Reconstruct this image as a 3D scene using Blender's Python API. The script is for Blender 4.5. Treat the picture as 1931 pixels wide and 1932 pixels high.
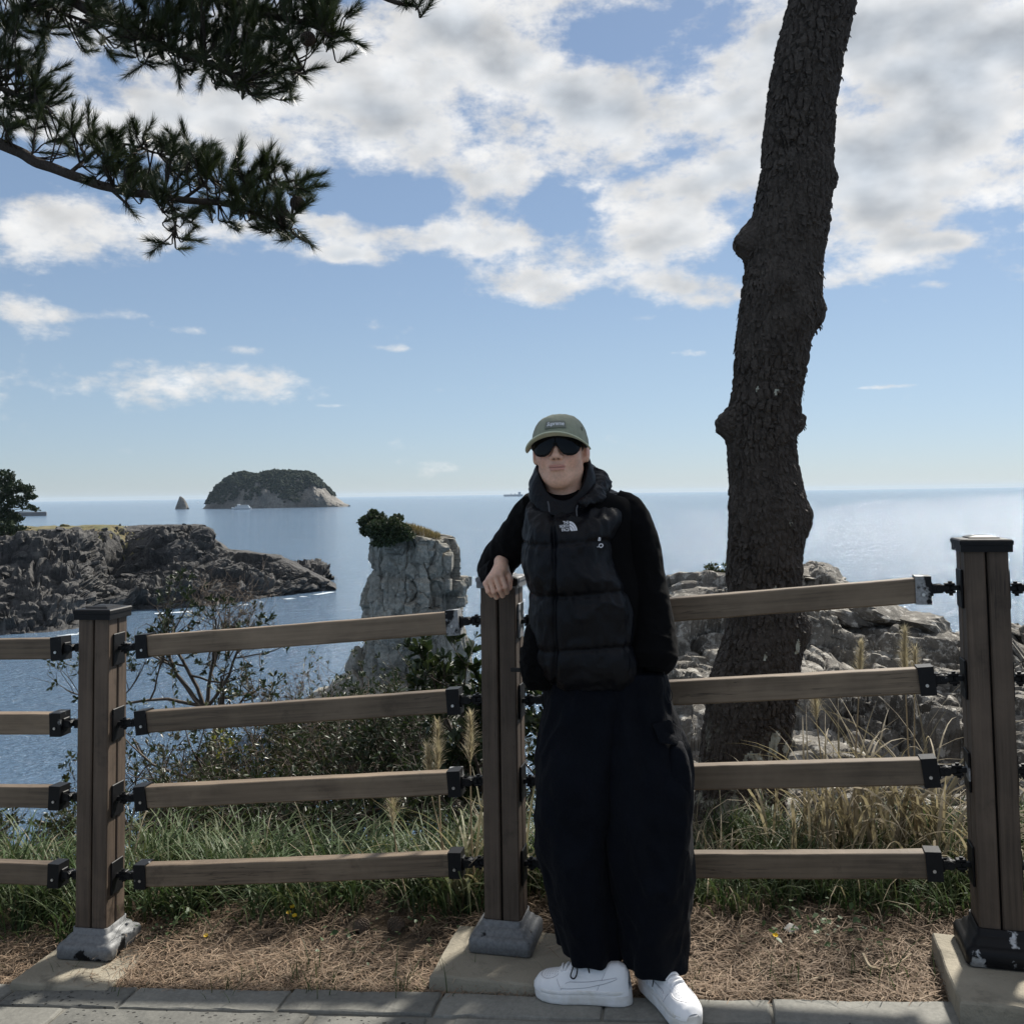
import bpy, bmesh, math, random
import numpy as np
from mathutils import Vector, Matrix
for o in list(bpy.data.objects): bpy.data.objects.remove(o, do_unlink=True)
scn = bpy.context.scene
COL = scn.collection
PI = math.pi
rad = math.radians
# ------------------------------------------------------------------ camera
FPX, TH, RO, PPX, PPY = 1785.0, rad(3.3), 0.0145, 965.5, 829.0      # in units of a 1931 px wide picture
CAMP = np.array([0.0, 0.0, 1.5])
_F = np.array([0, math.cos(TH), math.sin(TH)]); _R0 = np.array([1.0, 0, 0]); _U0 = np.array([0, -math.sin(TH), math.cos(TH)])
_R = math.cos(RO)*_R0 - math.sin(RO)*_U0; _U = math.cos(RO)*_U0 + math.sin(RO)*_R0
cd = bpy.data.cameras.new('camera'); cam = bpy.data.objects.new('camera', cd); COL.objects.link(cam)
cam.matrix_world = Matrix(((_R[0], _U[0], -_F[0], CAMP[0]), (_R[1], _U[1], -_F[1], CAMP[1]), (_R[2], _U[2], -_F[2], CAMP[2]), (0, 0, 0, 1)))
cd.sensor_fit = 'HORIZONTAL'; cd.sensor_width = 36.0; cd.lens = 36.0*FPX/1931.0
cd.shift_y = -(966.0-PPY)/1931.0; cd.clip_start = 0.05; cd.clip_end = 120000.0
scn.camera = cam
# ------------------------------------------------------------------ sun and sky
SUN_AZ, SUN_EL = rad(36), rad(42)
sun_dir = Vector((math.sin(SUN_AZ)*math.cos(SUN_EL), math.cos(SUN_AZ)*math.cos(SUN_EL), math.sin(SUN_EL)))
sd = bpy.data.lights.new('sun', 'SUN'); sd.energy = 3.9; sd.angle = rad(5.0); sd.color = (1.0, 0.95, 0.86)
so = bpy.data.objects.new('sun', sd); COL.objects.link(so); so.rotation_euler = sun_dir.to_track_quat('Z', 'Y').to_euler()
scn.view_settings.view_transform = 'Standard'; scn.view_settings.look = 'None'
scn.view_settings.exposure = 0.95; scn.view_settings.gamma = 1.0; scn.view_settings.use_curve_mapping = False
scn.cycles.max_bounces = 6; scn.cycles.diffuse_bounces = 3; scn.cycles.glossy_bounces = 3; scn.cycles.transparent_max_bounces = 8
scn.cycles.transmission_bounces = 4; scn.cycles.volume_bounces = 1; scn.cycles.caustics_reflective = False; scn.cycles.caustics_refractive = False
scn.cycles.sample_clamp_indirect = 6.0

class NT:                                                           # small helper for node trees
    def __init__(s, tree): s.t = tree; s.n = tree.nodes; s.l = tree.links
    def new(s, typ, **kw):
        nd = s.n.new(typ)
        for k, v in kw.items(): setattr(nd, k, v)
        return nd
    def put(s, sock, v):
        if isinstance(v, bpy.types.NodeSocket): s.l.new(v, sock)
        elif v is not None: sock.default_value = v
    def math(s, op, a, b=None, c=None, clamp=False):
        nd = s.new('ShaderNodeMath', operation=op, use_clamp=clamp); s.put(nd.inputs[0], a)
        if b is not None: s.put(nd.inputs[1], b)
        if c is not None: s.put(nd.inputs[2], c)
        return nd.outputs[0]
    def vmath(s, op, a, b=None, out=0):
        nd = s.new('ShaderNodeVectorMath', operation=op); s.put(nd.inputs[0], a)
        if b is not None:
            if op == 'SCALE': s.put(nd.inputs['Scale'], b)
            else: s.put(nd.inputs[1], b)
        return nd.outputs[out]
    def noise(s, vec, scale, detail=4, rough=0.5, dist=0.0, out=0, lac=2.0):
        nd = s.new('ShaderNodeTexNoise'); s.put(nd.inputs['Vector'], vec); s.put(nd.inputs['Scale'], scale)
        nd.inputs['Detail'].default_value = detail; nd.inputs['Roughness'].default_value = rough
        nd.inputs['Distortion'].default_value = dist; nd.inputs['Lacunarity'].default_value = lac
        return nd.outputs[out]
    def voro(s, vec, scale, feature='F1', out='Distance', rnd=1.0):
        nd = s.new('ShaderNodeTexVoronoi', feature=feature); s.put(nd.inputs['Vector'], vec); s.put(nd.inputs['Scale'], scale)
        nd.inputs['Randomness'].default_value = rnd
        return nd.outputs[out]
    def rng(s, v, a, b, c=0.0, d=1.0, smooth=False):
        nd = s.new('ShaderNodeMapRange', interpolation_type='SMOOTHSTEP' if smooth else 'LINEAR'); s.put(nd.inputs[0], v)
        for i, x in zip((1, 2, 3, 4), (a, b, c, d)): s.put(nd.inputs[i], x)
        return nd.outputs[0]
    def mix(s, fac, a, b, blend='MIX'):
        nd = s.new('ShaderNodeMix', data_type='RGBA', blend_type=blend); s.put(nd.inputs[0], fac); s.put(nd.inputs[6], a); s.put(nd.inputs[7], b)
        return nd.outputs[2]
    def xyz(s, x, y, z):
        nd = s.new('ShaderNodeCombineXYZ'); s.put(nd.inputs[0], x); s.put(nd.inputs[1], y); s.put(nd.inputs[2], z); return nd.outputs[0]
    def sep(s, v):
        nd = s.new('ShaderNodeSeparateXYZ'); s.put(nd.inputs[0], v); return nd.outputs
def c4(c): return (c[0], c[1], c[2], 1.0)

world = bpy.data.worlds.new('World'); scn.world = world; world.use_nodes = True
def build_sky():
    g = NT(world.node_tree); g.n.clear()
    sky = g.new('ShaderNodeTexSky', sky_type='NISHITA'); sky.sun_disc = False
    sky.sun_elevation = SUN_EL; sky.sun_rotation = SUN_AZ; sky.altitude = 20; sky.air_density = 1.0; sky.dust_density = 0.15; sky.ozone_density = 2.2
    d = g.new('ShaderNodeTexCoord').outputs['Generated']
    x, y, z = g.sep(d)
    az = g.math('ARCTAN2', x, y); el = g.math('ARCSINE', z)
    ae = g.xyz(az, el, 0.0)
    zc = g.math('ADD', g.math('MAXIMUM', z, 0.0), 0.16)
    cp = g.xyz(g.math('DIVIDE', x, zc), g.math('DIVIDE', y, zc), 0.0)             # a flat cloud layer overhead
    wv = g.vmath('SUBTRACT', g.noise(g.vmath('MULTIPLY', ae, (1.0, 1.5, 1.0)), 7.0, 6, 0.6, out=1), (0.5, 0.5, 0.5))
    aw = g.vmath('ADD', ae, g.vmath('MULTIPLY', wv, (0.10, 0.055, 0.0)))          # ragged outlines
    n1 = g.noise(cp, 1.3, 6, 0.55, 0.2)
    st = g.vmath('MULTIPLY', ae, (1.0, 1.6, 1.0))
    fine = g.noise(st, 9.0, 10, 0.60, 0.0)
    nsoft = g.noise(st, 9.0, 2.5, 0.55, 0.0); wisp = g.noise(g.vmath('MULTIPLY', ae, (1.0, 1.9, 1.0)), 34.0, 8, 0.65)
    soft = g.noise(st, 12.0, 4, 0.5); soft2 = g.noise(g.vmath('ADD', st, (0.018, 0.034, 0.0)), 12.0, 4, 0.5)
    n = g.math('ADD', g.math('MULTIPLY', g.math('SUBTRACT', n1, 0.5), 0.55), g.math('ADD', g.math('MULTIPLY', g.math('SUBTRACT', fine, 0.5), 1.55), 0.5))
    # where the weather has put its cloud banks (azimuth, elevation, half widths, weight), and an even cover higher up
    bias = g.rng(el, rad(12), rad(32), -0.24, 0.13, True)
    B = CLOUDS
    an = g.vmath('ADD', ae, g.vmath('MULTIPLY', wv, (0.10, 0.018, 0.0)))
    for (px, py, rx, ry, w) in B:
        a = math.atan((px-965.5)/FPX/math.cos(rad(10))); e = math.atan((932-py)/FPX)
        q = g.vmath('MULTIPLY', g.vmath('SUBTRACT', aw if ry > 15 else an, (a, e, 0.0)), (FPX/rx, FPX/ry, 0.0))
        r = g.vmath('LENGTH', q, out=1)
        bias = g.math('ADD', bias, g.rng(r, 0.0, 1.6, w, 0.0, True))
    v = g.math('ADD', g.math('ADD', n, bias), g.math('MULTIPLY', g.math('SUBTRACT', wisp, 0.5), 0.42))
    vs = g.math('ADD', bias, g.math('ADD', g.math('MULTIPLY', g.math('SUBTRACT', nsoft, 0.5), 1.3), 0.5))
    alpha = g.rng(v, 0.43, 0.80, 0.0, 1.0, True)
    core = g.rng(vs, 0.60, 1.15, 0.0, 1.0, True)
    relief = g.math('SUBTRACT', soft, soft2)
    lum = g.math('ADD', g.rng(core, 0.0, 1.0, 4.6, 3.05), g.math('MULTIPLY', relief, 3.6))
    lum = g.math('MAXIMUM', lum, 2.6)
    cc = g.mix(core, (1.0, 0.985, 0.96, 1), (0.88, 0.95, 1.03, 1))
    cloud = g.vmath('SCALE', cc, lum)
    gm = g.new('ShaderNodeGamma'); g.put(gm.inputs[0], g.vmath('SCALE', sky.outputs[0], 0.1)); gm.inputs[1].default_value = SKYGAMMA
    skyc = g.mix(1.0, gm.outputs[0], SKYTINT, 'MULTIPLY')
    skyc = g.mix(1.0, skyc, g.mix(g.rng(el, 0.0, rad(9), 0.0, 1.0, True), (0.90, 0.955, 1.06, 1), (1, 1, 1, 1)), 'MULTIPLY')      # bluish sea air near the horizon
    col = g.mix(g.math('MULTIPLY', alpha, 0.93), skyc, cloud)
    bg = g.new('ShaderNodeBackground'); g.put(bg.inputs['Color'], col); bg.inputs['Strength'].default_value = 0.1
    out = g.new('ShaderNodeOutputWorld'); g.l.new(bg.outputs[0], out.inputs[0])
SKYTINT = (3.35, 3.7, 4.2, 1); SKYGAMMA = 0.62
CLOUDS = [  # picture position (1931 px frame) of each bank, half sizes, weight
    (330, 240, 430, 110, 0.36), (880, 170, 400, 170, 0.30), (1250, 220, 300, 110, 0.24), (1790, 140, 330, 190, 0.50),
    (1130, 45, 110, 45, -0.34), (1340, 55, 70, 60, -0.22), (60, 370, 200, 40, -0.26), (320, 350, 120, 35, -0.25), (1230, 330, 80, 22, -0.25), (620, 60, 120, 60, .1),
    (700, 370, 110, 32, -0.28), (1060, 385, 60, 35, -0.30), (150, 455, 180, 60, 0.36), (330, 430, 160, 50, 0.22), (540, 440, 170, 55, 0.26), (800, 440, 150, 55, 0.36),
    (930, 370, 90, 80, 0.28), (1310, 345, 230, 48, 0.38), (1150, 470, 270, 75, 0.42), (960, 548, 190, 32, 0.38), (1350, 560, 130, 42, 0.36), (1300, 430, 150, 40, .24),
    (1660, 500, 240, 62, 0.40), (1720, 350, 280, 75, 0.34), (1600, 430, 150, 60, .28), (1880, 430, 110, 40, 0.28), (80, 605, 200, 28, 0.36), (220, 730, 390, 48, 0.38),
    (560, 600, 60, 12, 0.27), (860, 735, 90, 9, 0.27), (380, 630, 55, 13, 0.27), (1090, 660, 45, 7, 0.25), (1640, 755, 110, 5, 0.27), (1760, 585, 60, 9, 0.28),
    (1290, 675, 50, 9, 0.27), (740, 655, 50, 8, 0.25), (490, 665, 40, 10, 0.27), (830, 763, 70, 5, 0.24), (640, 763, 50, 5, 0.24), (1210, 605, 40, 9, .24),
    (1060, 520, 90, 22, .2), (1520, 560, 120, 20, .22), (1800, 520, 90, 18, .25), (1850, 300, 120, 40, .15), (680, 480, 60, 14, .25), (620, 400, 70, 20, .22)]
build_sky()
world.cycles.sampling_method = 'MANUAL'; world.cycles.sample_map_resolution = 1024
# ------------------------------------------------------------------ helpers
def W(px, py, d): return CAMP + d*(_F + (px-PPX)/FPX*_R - (py-PPY)/FPX*_U)      # picture point at camera depth d -> world
def ray(px, py): return _F + (px-PPX)/FPX*_R - (py-PPY)/FPX*_U
def WZ(px, py, z):
    r = ray(px, py); return CAMP + r*((z-CAMP[2])/r[2])
def WY(px, py, y):
    r = ray(px, py); return CAMP + r*(y/r[1])
rng = np.random.default_rng(7)
random.seed(7)
def mesh_np(name, V, faces, smooth=False, uv=None):
    """V (n,3); faces: list of arrays (m,k) with fixed k each"""
    V = np.ascontiguousarray(V, dtype=np.float32)
    if not isinstance(faces, (list, tuple)): faces = [faces]
    faces = [np.asarray(f, dtype=np.int32) for f in faces if len(f)]
    me = bpy.data.meshes.new(name)
    nl = sum(f.size for f in faces); npoly = sum(len(f) for f in faces)
    me.vertices.add(len(V)); me.vertices.foreach_set('co', V.ravel())
    me.loops.add(nl); me.loops.foreach_set('vertex_index', np.concatenate([f.ravel() for f in faces]))
    me.polygons.add(npoly)
    tot = np.concatenate([np.full(len(f), f.shape[1], np.int32) for f in faces])
    st = np.concatenate([[0], np.cumsum(tot)[:-1]]).astype(np.int32)
    me.polygons.foreach_set('loop_start', st)
    me.polygons.foreach_set('use_smooth', np.full(npoly, bool(smooth)))
    me.update(calc_edges=True)
    return me
def obj(name, me, mat=None, parent=None, label=None, cat=None, group=None, kind=None, loc=None, rot=None):
    o = bpy.data.objects.new(name, me); COL.objects.link(o)
    if mat is not None and me is not None:
        if len(me.materials) == 0: me.materials.append(mat)
        elif me.materials[0] != mat: o.material_slots[0].link = 'OBJECT'; o.material_slots[0].material = mat
    if parent is not None: o.parent = parent
    if loc is not None: o.location = tuple(float(a) for a in loc)
    if rot is not None: o.rotation_euler = rot
    if label: o['label'] = label
    if cat: o['category'] = cat
    if group: o['group'] = group
    if kind: o['kind'] = kind
    return o
def thing(name, label, cat, loc=(0, 0, 0), rotz=0.0, group=None):
    return obj(name, None, None, None, label, cat, group, None, loc, (0, 0, rotz))
class MB:
    """collects shapes into one mesh"""
    def __init__(s): s.V = []; s.T = []; s.Q = []; s.n = 0
    def add(s, V, Q=None, T=None):
        V = np.asarray(V, float)
        if Q is not None and len(Q): s.Q.append(np.asarray(Q)+s.n)
        if T is not None and len(T): s.T.append(np.asarray(T)+s.n)
        s.V.append(V); s.n += len(V)
    def box(s, c, h, M=None, bev=0.0):
        """box, centre c, half sizes h, optional 3x3 matrix, bevelled edges"""
        h = np.array(h, float); b = min(bev, h.min()*0.9)
        if b <= 0:
            V = np.array([[x, y, z] for x in (-1, 1) for y in (-1, 1) for z in (-1, 1)], float)*h
            Q = [[0, 1, 3, 2], [4, 6, 7, 5], [0, 4, 5, 1], [2, 3, 7, 6], [0, 2, 6, 4], [1, 5, 7, 3]]; T = []
        else:
            V = []; idx = {}
            for sx in (-1, 1):
                for sy in (-1, 1):
                    for sz in (-1, 1):
                        for k in range(3):
                            p = np.array([sx*(h[0]-b), sy*(h[1]-b), sz*(h[2]-b)]); p[k] = (sx, sy, sz)[k]*h[k]
                            idx[(sx, sy, sz, k)] = len(V); V.append(p)
            V = np.array(V); Q = []; T = []
            for k in range(3):
                a, c_ = [(1, 2), (2, 0), (0, 1)][k]
                for s_ in (-1, 1):
                    def I(u, v):
                        t = [0, 0, 0]; t[k] = s_; t[a] = u; t[c_] = v; return idx[(*t, k)]
                    q = [I(-1, -1), I(1, -1), I(1, 1), I(-1, 1)]; Q.append(q if s_ > 0 else q[::-1])
            for k in range(3):
                a, c_ = [(1, 2), (2, 0), (0, 1)][k]
                for u in (-1, 1):
                    for v in (-1, 1):
                        def J(w, kk):
                            t = [0, 0, 0]; t[k] = w; t[a] = u; t[c_] = v; return idx[(*t, kk)]
                        q = [J(-1, a), J(1, a), J(1, c_), J(-1, c_)]; Q.append(q if u*v < 0 else q[::-1])
            for sx in (-1, 1):
                for sy in (-1, 1):
                    for sz in (-1, 1):
                        t = [idx[(sx, sy, sz, k)] for k in range(3)]; T.append(t if sx*sy*sz > 0 else t[::-1])
        if M is not None: V = V @ np.asarray(M).T
        s.add(V+np.asarray(c, float), Q, T)
    def tube(s, P, r, n=8, caps=True, squash=None):
        P = np.asarray(P, float); m = len(P); r = np.broadcast_to(np.asarray(r, float), (m,))
        tg = np.gradient(P, axis=0); tg /= np.linalg.norm(tg, axis=1)[:, None]+1e-12
        ref = np.array([0, 0, 1.0]) if abs(tg[0][2]) < 0.9 else np.array([1.0, 0, 0])
        a = np.cross(tg[0], ref); a /= np.linalg.norm(a); A = [a]
        for i in range(1, m):
            a = A[-1]-tg[i]*np.dot(A[-1], tg[i]); a /= np.linalg.norm(a)+1e-12; A.append(a)
        A = np.array(A); Bv = np.cross(tg, A); th = np.arange(n)*2*PI/n
        V = P[:, None]+r[:, None, None]*(np.cos(th)[None, :, None]*A[:, None]+np.sin(th)[None, :, None]*Bv[:, None])
        V = V.reshape(-1, 3); i = np.arange(m-1)[:, None]*n; j = np.arange(n)[None]
        Q = np.stack([i+j, i+(j+1) % n, i+n+(j+1) % n, i+n+j], -1).reshape(-1, 4); T = []
        if caps:
            V = np.vstack([V, P[0], P[-1]]); c0 = m*n
            T = [[c0, (k+1) % n, k] for k in range(n)]+[[c0+1, (m-1)*n+k, (m-1)*n+(k+1) % n] for k in range(n)]
        s.add(V, Q, T)
    def mesh(s, name, smooth=False):
        return mesh_np(name, np.vstack(s.V), [np.vstack(s.T)] if s.T and not s.Q else ([np.vstack(s.Q)] if not s.T else [np.vstack(s.Q), np.vstack(s.T)]), smooth)
def grid_faces(nu, nv, wrap=False):
    i = np.arange(nu-1)[:, None]; j = np.arange(nv if wrap else nv-1)[None]
    return np.stack([i*nv+j, (i+1)*nv+j, (i+1)*nv+(j+1) % nv, i*nv+(j+1) % nv], -1).reshape(-1, 4)
# ---- noise in numpy
def _h(ix, iy, iz, k=0):
    h = (ix.astype(np.int64)*374761393+iy.astype(np.int64)*668265263+iz.astype(np.int64)*2147483647+k*1274126177) & 0xffffffff
    h = ((h ^ (h >> 13))*1274126177) & 0xffffffff; h = ((h ^ (h >> 16))*2246822519) & 0xffffffff
    return ((h ^ (h >> 15)) & 0xffffff)/float(0xffffff)
def vnoise(p, k=0):
    i = np.floor(p).astype(np.int64); f = p-i; f = f*f*f*(f*(f*6-15)+10); x, y, z = i[..., 0], i[..., 1], i[..., 2]; r = 0
    for dx in (0, 1):
        wx = f[..., 0] if dx else 1-f[..., 0]
        for dy in (0, 1):
            wy = f[..., 1] if dy else 1-f[..., 1]
            for dz in (0, 1):
                wz = f[..., 2] if dz else 1-f[..., 2]
                r = r+wx*wy*wz*_h(x+dx, y+dy, z+dz, k)
    return r*2-1
def fbm(p, o=4, g=0.5, k=0):
    p = np.asarray(p, float); a = 1.0; r = 0; t = 0
    for i in range(o): r = r+a*vnoise(p*(2.03**i)+i*17.3, k+i); t += a; a *= g
    return r/t
def worley(p, k=0):
    """F1, F2, random of the nearest cell, second random"""
    p = np.asarray(p, float); i = np.floor(p).astype(np.int64); f1 = np.full(p.shape[:-1], 9.0); f2 = f1.copy(); c1 = np.zeros_like(f1); c2 = np.zeros_like(f1)
    for dx in (-1, 0, 1):
        for dy in (-1, 0, 1):
            for dz in (-1, 0, 1):
                X, Y, Z = i[..., 0]+dx, i[..., 1]+dy, i[..., 2]+dz
                d = np.sqrt((X+_h(X, Y, Z, k)-p[..., 0])**2+(Y+_h(X, Y, Z, k+1)-p[..., 1])**2+(Z+_h(X, Y, Z, k+2)-p[..., 2])**2)
                m = d < f1; f2 = np.where(m, f1, np.minimum(f2, d)); f1 = np.where(m, d, f1)
                c1 = np.where(m, _h(X, Y, Z, k+3), c1); c2 = np.where(m, _h(X, Y, Z, k+4), c2)
    return f1, f2, c1, c2
def facets(P, s, amp, tilt, crack, k=0, cw=0.05):
    """blocky rock relief: every cell has its own height and slant, thin joints between"""
    p = np.asarray(P, float)/np.array(s); i = np.floor(p).astype(np.int64); f1 = np.full(p.shape[:-1], 9.0); f2 = f1.copy(); C = np.zeros(p.shape); R = np.zeros(p.shape); c1 = np.zeros_like(f1)
    for dx in (-1, 0, 1):
        for dy in (-1, 0, 1):
            for dz in (-1, 0, 1):
                X, Y, Z = i[..., 0]+dx, i[..., 1]+dy, i[..., 2]+dz; q = np.stack([X+_h(X, Y, Z, k), Y+_h(X, Y, Z, k+1), Z+_h(X, Y, Z, k+2)], -1)
                v = np.abs(q-p); d = 0.55*np.sqrt((v*v).sum(-1))+0.45*v.max(-1)
                m = d < f1; f2 = np.where(m, f1, np.minimum(f2, d)); f1 = np.where(m, d, f1); C = np.where(m[..., None], q, C)
                R = np.where(m[..., None], np.stack([_h(X, Y, Z, k+5), _h(X, Y, Z, k+6), _h(X, Y, Z, k+7)], -1)-.5, R); c1 = np.where(m, _h(X, Y, Z, k+3), c1)
    return (c1-.5)*amp+tilt*((p-C)*R*2).sum(-1)-crack*np.exp(-((f2-f1)/cw)**2)
def sstep(a, b, x):
    t = np.clip((x-a)/(b-a), 0, 1); return t*t*(3-2*t)
def normals_grid(P):
    du = np.gradient(P, axis=0); dv = np.gradient(P, axis=1); n = np.cross(du, dv); return n/(np.linalg.norm(n, axis=-1, keepdims=True)+1e-12)
def resample(P, n):
    P = np.asarray(P, float); d = np.concatenate([[0], np.cumsum(np.linalg.norm(np.diff(P, axis=0), axis=1))]); t = np.linspace(0, d[-1], n)
    return np.stack([np.interp(t, d, P[:, k]) for k in range(P.shape[1])], 1)
def smooth_path(P, n):
    """Catmull-Rom through points"""
    P = np.asarray(P, float); Q = np.vstack([2*P[0]-P[1], P, 2*P[-1]-P[-2]]); out = []
    for i in range(len(P)-1):
        t = np.linspace(0, 1, n, endpoint=False)[:, None]; a, b, c, d = Q[i:i+4]
        out.append(0.5*((2*b)+(-a+c)*t+(2*a-5*b+4*c-d)*t*t+(-a+3*b-3*c+d)*t**3))
    return np.vstack(out+[P[-1:]])
def rotz(a): c, s = math.cos(a), math.sin(a); return np.array([[c, -s, 0], [s, c, 0], [0, 0, 1.0]])
# ---- materials
MATS = {}
def mat(name, c1, c2=None, scale=5.0, rough=0.7, bump=0.0, bscale=None, stretch=(1, 1, 1), metal=0.0, spec=0.5, detail=6, contrast=(0.35, 0.65), c3=None, c3scale=1.0, c3range=(0.55, 0.7), dist=0.0, rnd=0.0, transl=None, coat=0.0, bdist=0.01):
    m = bpy.data.materials.new(name); m.use_nodes = True; g = NT(m.node_tree); b = g.n['Principled BSDF']
    co = g.new('ShaderNodeTexCoord').outputs['Object']; co = g.vmath('MULTIPLY', co, stretch)
    oi = g.new('ShaderNodeObjectInfo').outputs['Random']
    co = g.vmath('ADD', co, g.vmath('SCALE', g.xyz(17.0, 9.0, 23.0), oi))
    col = c4(c1)
    if c2 is not None: col = g.mix(g.rng(g.noise(co, scale, detail, 0.6, dist), contrast[0], contrast[1]), c4(c1), c4(c2))
    if c3 is not None: col = g.mix(g.rng(g.noise(co, c3scale, 6, 0.65), c3range[0], c3range[1]), col, c4(c3))
    if rnd > 0: col = g.mix(1.0, col, g.xyz(*[g.rng(oi, 0, 1, 1-rnd, 1+rnd)]*3), 'MULTIPLY')
    g.put(b.inputs['Base Color'], col); b.inputs['Roughness'].default_value = rough; b.inputs['Metallic'].default_value = metal
    b.inputs['Specular IOR Level'].default_value = spec
    if coat: b.inputs['Coat Weight'].default_value = coat
    if bump:
        bn = g.new('ShaderNodeBump'); bn.inputs['Strength'].default_value = bump; bn.inputs['Distance'].default_value = bdist
        g.put(bn.inputs['Height'], g.noise(co, bscale or scale*3, 8, 0.6)); g.l.new(bn.outputs[0], b.inputs['Normal'])
    if transl is not None:
        tr = g.new('ShaderNodeBsdfTranslucent'); g.put(tr.inputs['Color'], c4(transl)); ad = g.new('ShaderNodeMixShader'); ad.inputs[0].default_value = 0.35
        g.l.new(b.outputs[0], ad.inputs[1]); g.l.new(tr.outputs[0], ad.inputs[2]); g.l.new(ad.outputs[0], g.n['Material Output'].inputs[0])
    MATS[name] = m
    return m
def leafmat(name, cols, rough=0.45, transl=0.3, spec=0.4, nscale=0.0, ntint=(0.6, 1.3)):
    """foliage: colour differs from leaf to leaf"""
    m = bpy.data.materials.new(name); m.use_nodes = True; g = NT(m.node_tree); b = g.n['Principled BSDF']
    r = g.new('ShaderNodeNewGeometry').outputs['Random Per Island']
    cr = g.new('ShaderNodeValToRGB'); g.put(cr.inputs[0], r); e = cr.color_ramp.elements
    e[0].color = c4(cols[0]); e[-1].color = c4(cols[-1])
    for i, c in enumerate(cols[1:-1]): k = e.new((i+1)/(len(cols)-1)); k.color = c4(c)
    col = cr.outputs[0]
    if nscale:
        co = g.new('ShaderNodeTexCoord').outputs['Object']; f = g.rng(g.noise(co, nscale, 3), 0.3, 0.7, ntint[0], ntint[1]); col = g.mix(1.0, col, g.xyz(f, f, f), 'MULTIPLY')
    g.put(b.inputs['Base Color'], col); b.inputs['Roughness'].default_value = rough; b.inputs['Specular IOR Level'].default_value = spec
    if transl:
        tr = g.new('ShaderNodeBsdfTranslucent'); g.put(tr.inputs['Color'], g.mix(1.0, col, (1.05, 1.08, 0.92, 1), 'MULTIPLY')); ad = g.new('ShaderNodeMixShader'); ad.inputs[0].default_value = transl
        g.l.new(b.outputs[0], ad.inputs[1]); g.l.new(tr.outputs[0], ad.inputs[2]); g.l.new(ad.outputs[0], g.n['Material Output'].inputs[0])
    return m
def rockmat(name, c1, c2, c3, scale, dark=0.35, lich=None, lscale=2.0, lr=(0.58, 0.68), bump=0.6, bdist=0.05, rough=0.85, moss=None):
    m = bpy.data.materials.new(name); m.use_nodes = True; g = NT(m.node_tree); b = g.n['Principled BSDF']
    co = g.new('ShaderNodeTexCoord').outputs['Object']
    n1 = g.noise(co, scale, 8, 0.65); n2 = g.noise(co, scale*5.3, 6, 0.7); n3 = g.noise(co, scale*0.3, 4, 0.5)
    col = g.mix(g.rng(n1, 0.35, 0.65), c4(c1), c4(c2)); col = g.mix(g.rng(n3, 0.45, 0.65), col, c4(c3))
    f = g.rng(n2, 0.3, 0.7, 1-dark, 1+dark); col = g.mix(1.0, col, g.xyz(f, f, f), 'MULTIPLY')
    if lich is not None: col = g.mix(g.rng(g.noise(co, lscale, 7, 0.7), lr[0], lr[1]), col, c4(lich))
    if moss is not None:
        nz = g.sep(g.new('ShaderNodeNewGeometry').outputs['Normal'])[2]
        col = g.mix(g.math('MULTIPLY', g.rng(nz, 0.55, 0.9), g.rng(g.noise(co, moss[1], 5, 0.6), 0.42, 0.6)), col, c4(moss[0]))
    g.put(b.inputs['Base Color'], col); b.inputs['Roughness'].default_value = rough; b.inputs['Specular IOR Level'].default_value = 0.3
    bn = g.new('ShaderNodeBump'); bn.inputs['Strength'].default_value = bump; bn.inputs['Distance'].default_value = bdist
    g.put(bn.inputs['Height'], g.noise(co, scale*7, 10, 0.7)); g.l.new(bn.outputs[0], b.inputs['Normal'])
    return m
SEA_Z = -20.5
# ------------------------------------------------------------------ sea
def sea():
    m = bpy.data.materials.new('sea_water'); m.use_nodes = True; g = NT(m.node_tree); b = g.n['Principled BSDF']
    co = g.new('ShaderNodeTexCoord').outputs['Object']
    w1 = g.noise(g.vmath('MULTIPLY', co, (0.75, 1.0, 1.0)), 0.28, 6, 0.6, 0.4)
    w2 = g.noise(g.vmath('MULTIPLY', co, (0.8, 1.0, 1.0)), 1.5, 6, 0.65, 0.3)
    w3 = g.noise(g.vmath('MULTIPLY', co, (0.55, 1.0, 1.0)), 0.035, 4, 0.55, 0.6)
    h = g.math('ADD', g.math('ADD', g.math('MULTIPLY', w1, 1.0), g.math('MULTIPLY', w2, 0.55)), g.math('MULTIPLY', w3, 1.5))
    bn = g.new('ShaderNodeBump'); bn.inputs['Strength'].default_value = 1.0; bn.inputs['Distance'].default_value = 0.95
    g.put(bn.inputs['Height'], h); g.l.new(bn.outputs[0], b.inputs['Normal'])
    far = g.rng(g.noise(g.vmath('MULTIPLY', co, (0.15, 1.0, 1.0)), 0.004, 4, 0.6), 0.35, 0.65)
    g.put(b.inputs['Base Color'], g.mix(far, (0.095, 0.155, 0.235, 1), (0.112, 0.175, 0.258, 1)))
    b.inputs['Roughness'].default_value = 0.11; b.inputs['IOR'].default_value = 1.333; b.inputs['Specular IOR Level'].default_value = 0.36
    # rings of growing size, so the sheet reaches the horizon
    th = np.linspace(0, 2*PI, 65)[:-1]; R = [0.01, 30, 100, 300, 1000, 3000, 9000, 28000]
    V = np.array([[r*math.cos(t), r*math.sin(t), 0] for r in R for t in th]); Q = grid_faces(len(R), 64, True)
    obj('sea', mesh_np('sea', V, Q[:, ::-1]), m, kind='structure', loc=(0, 0, SEA_Z))
sea()
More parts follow.
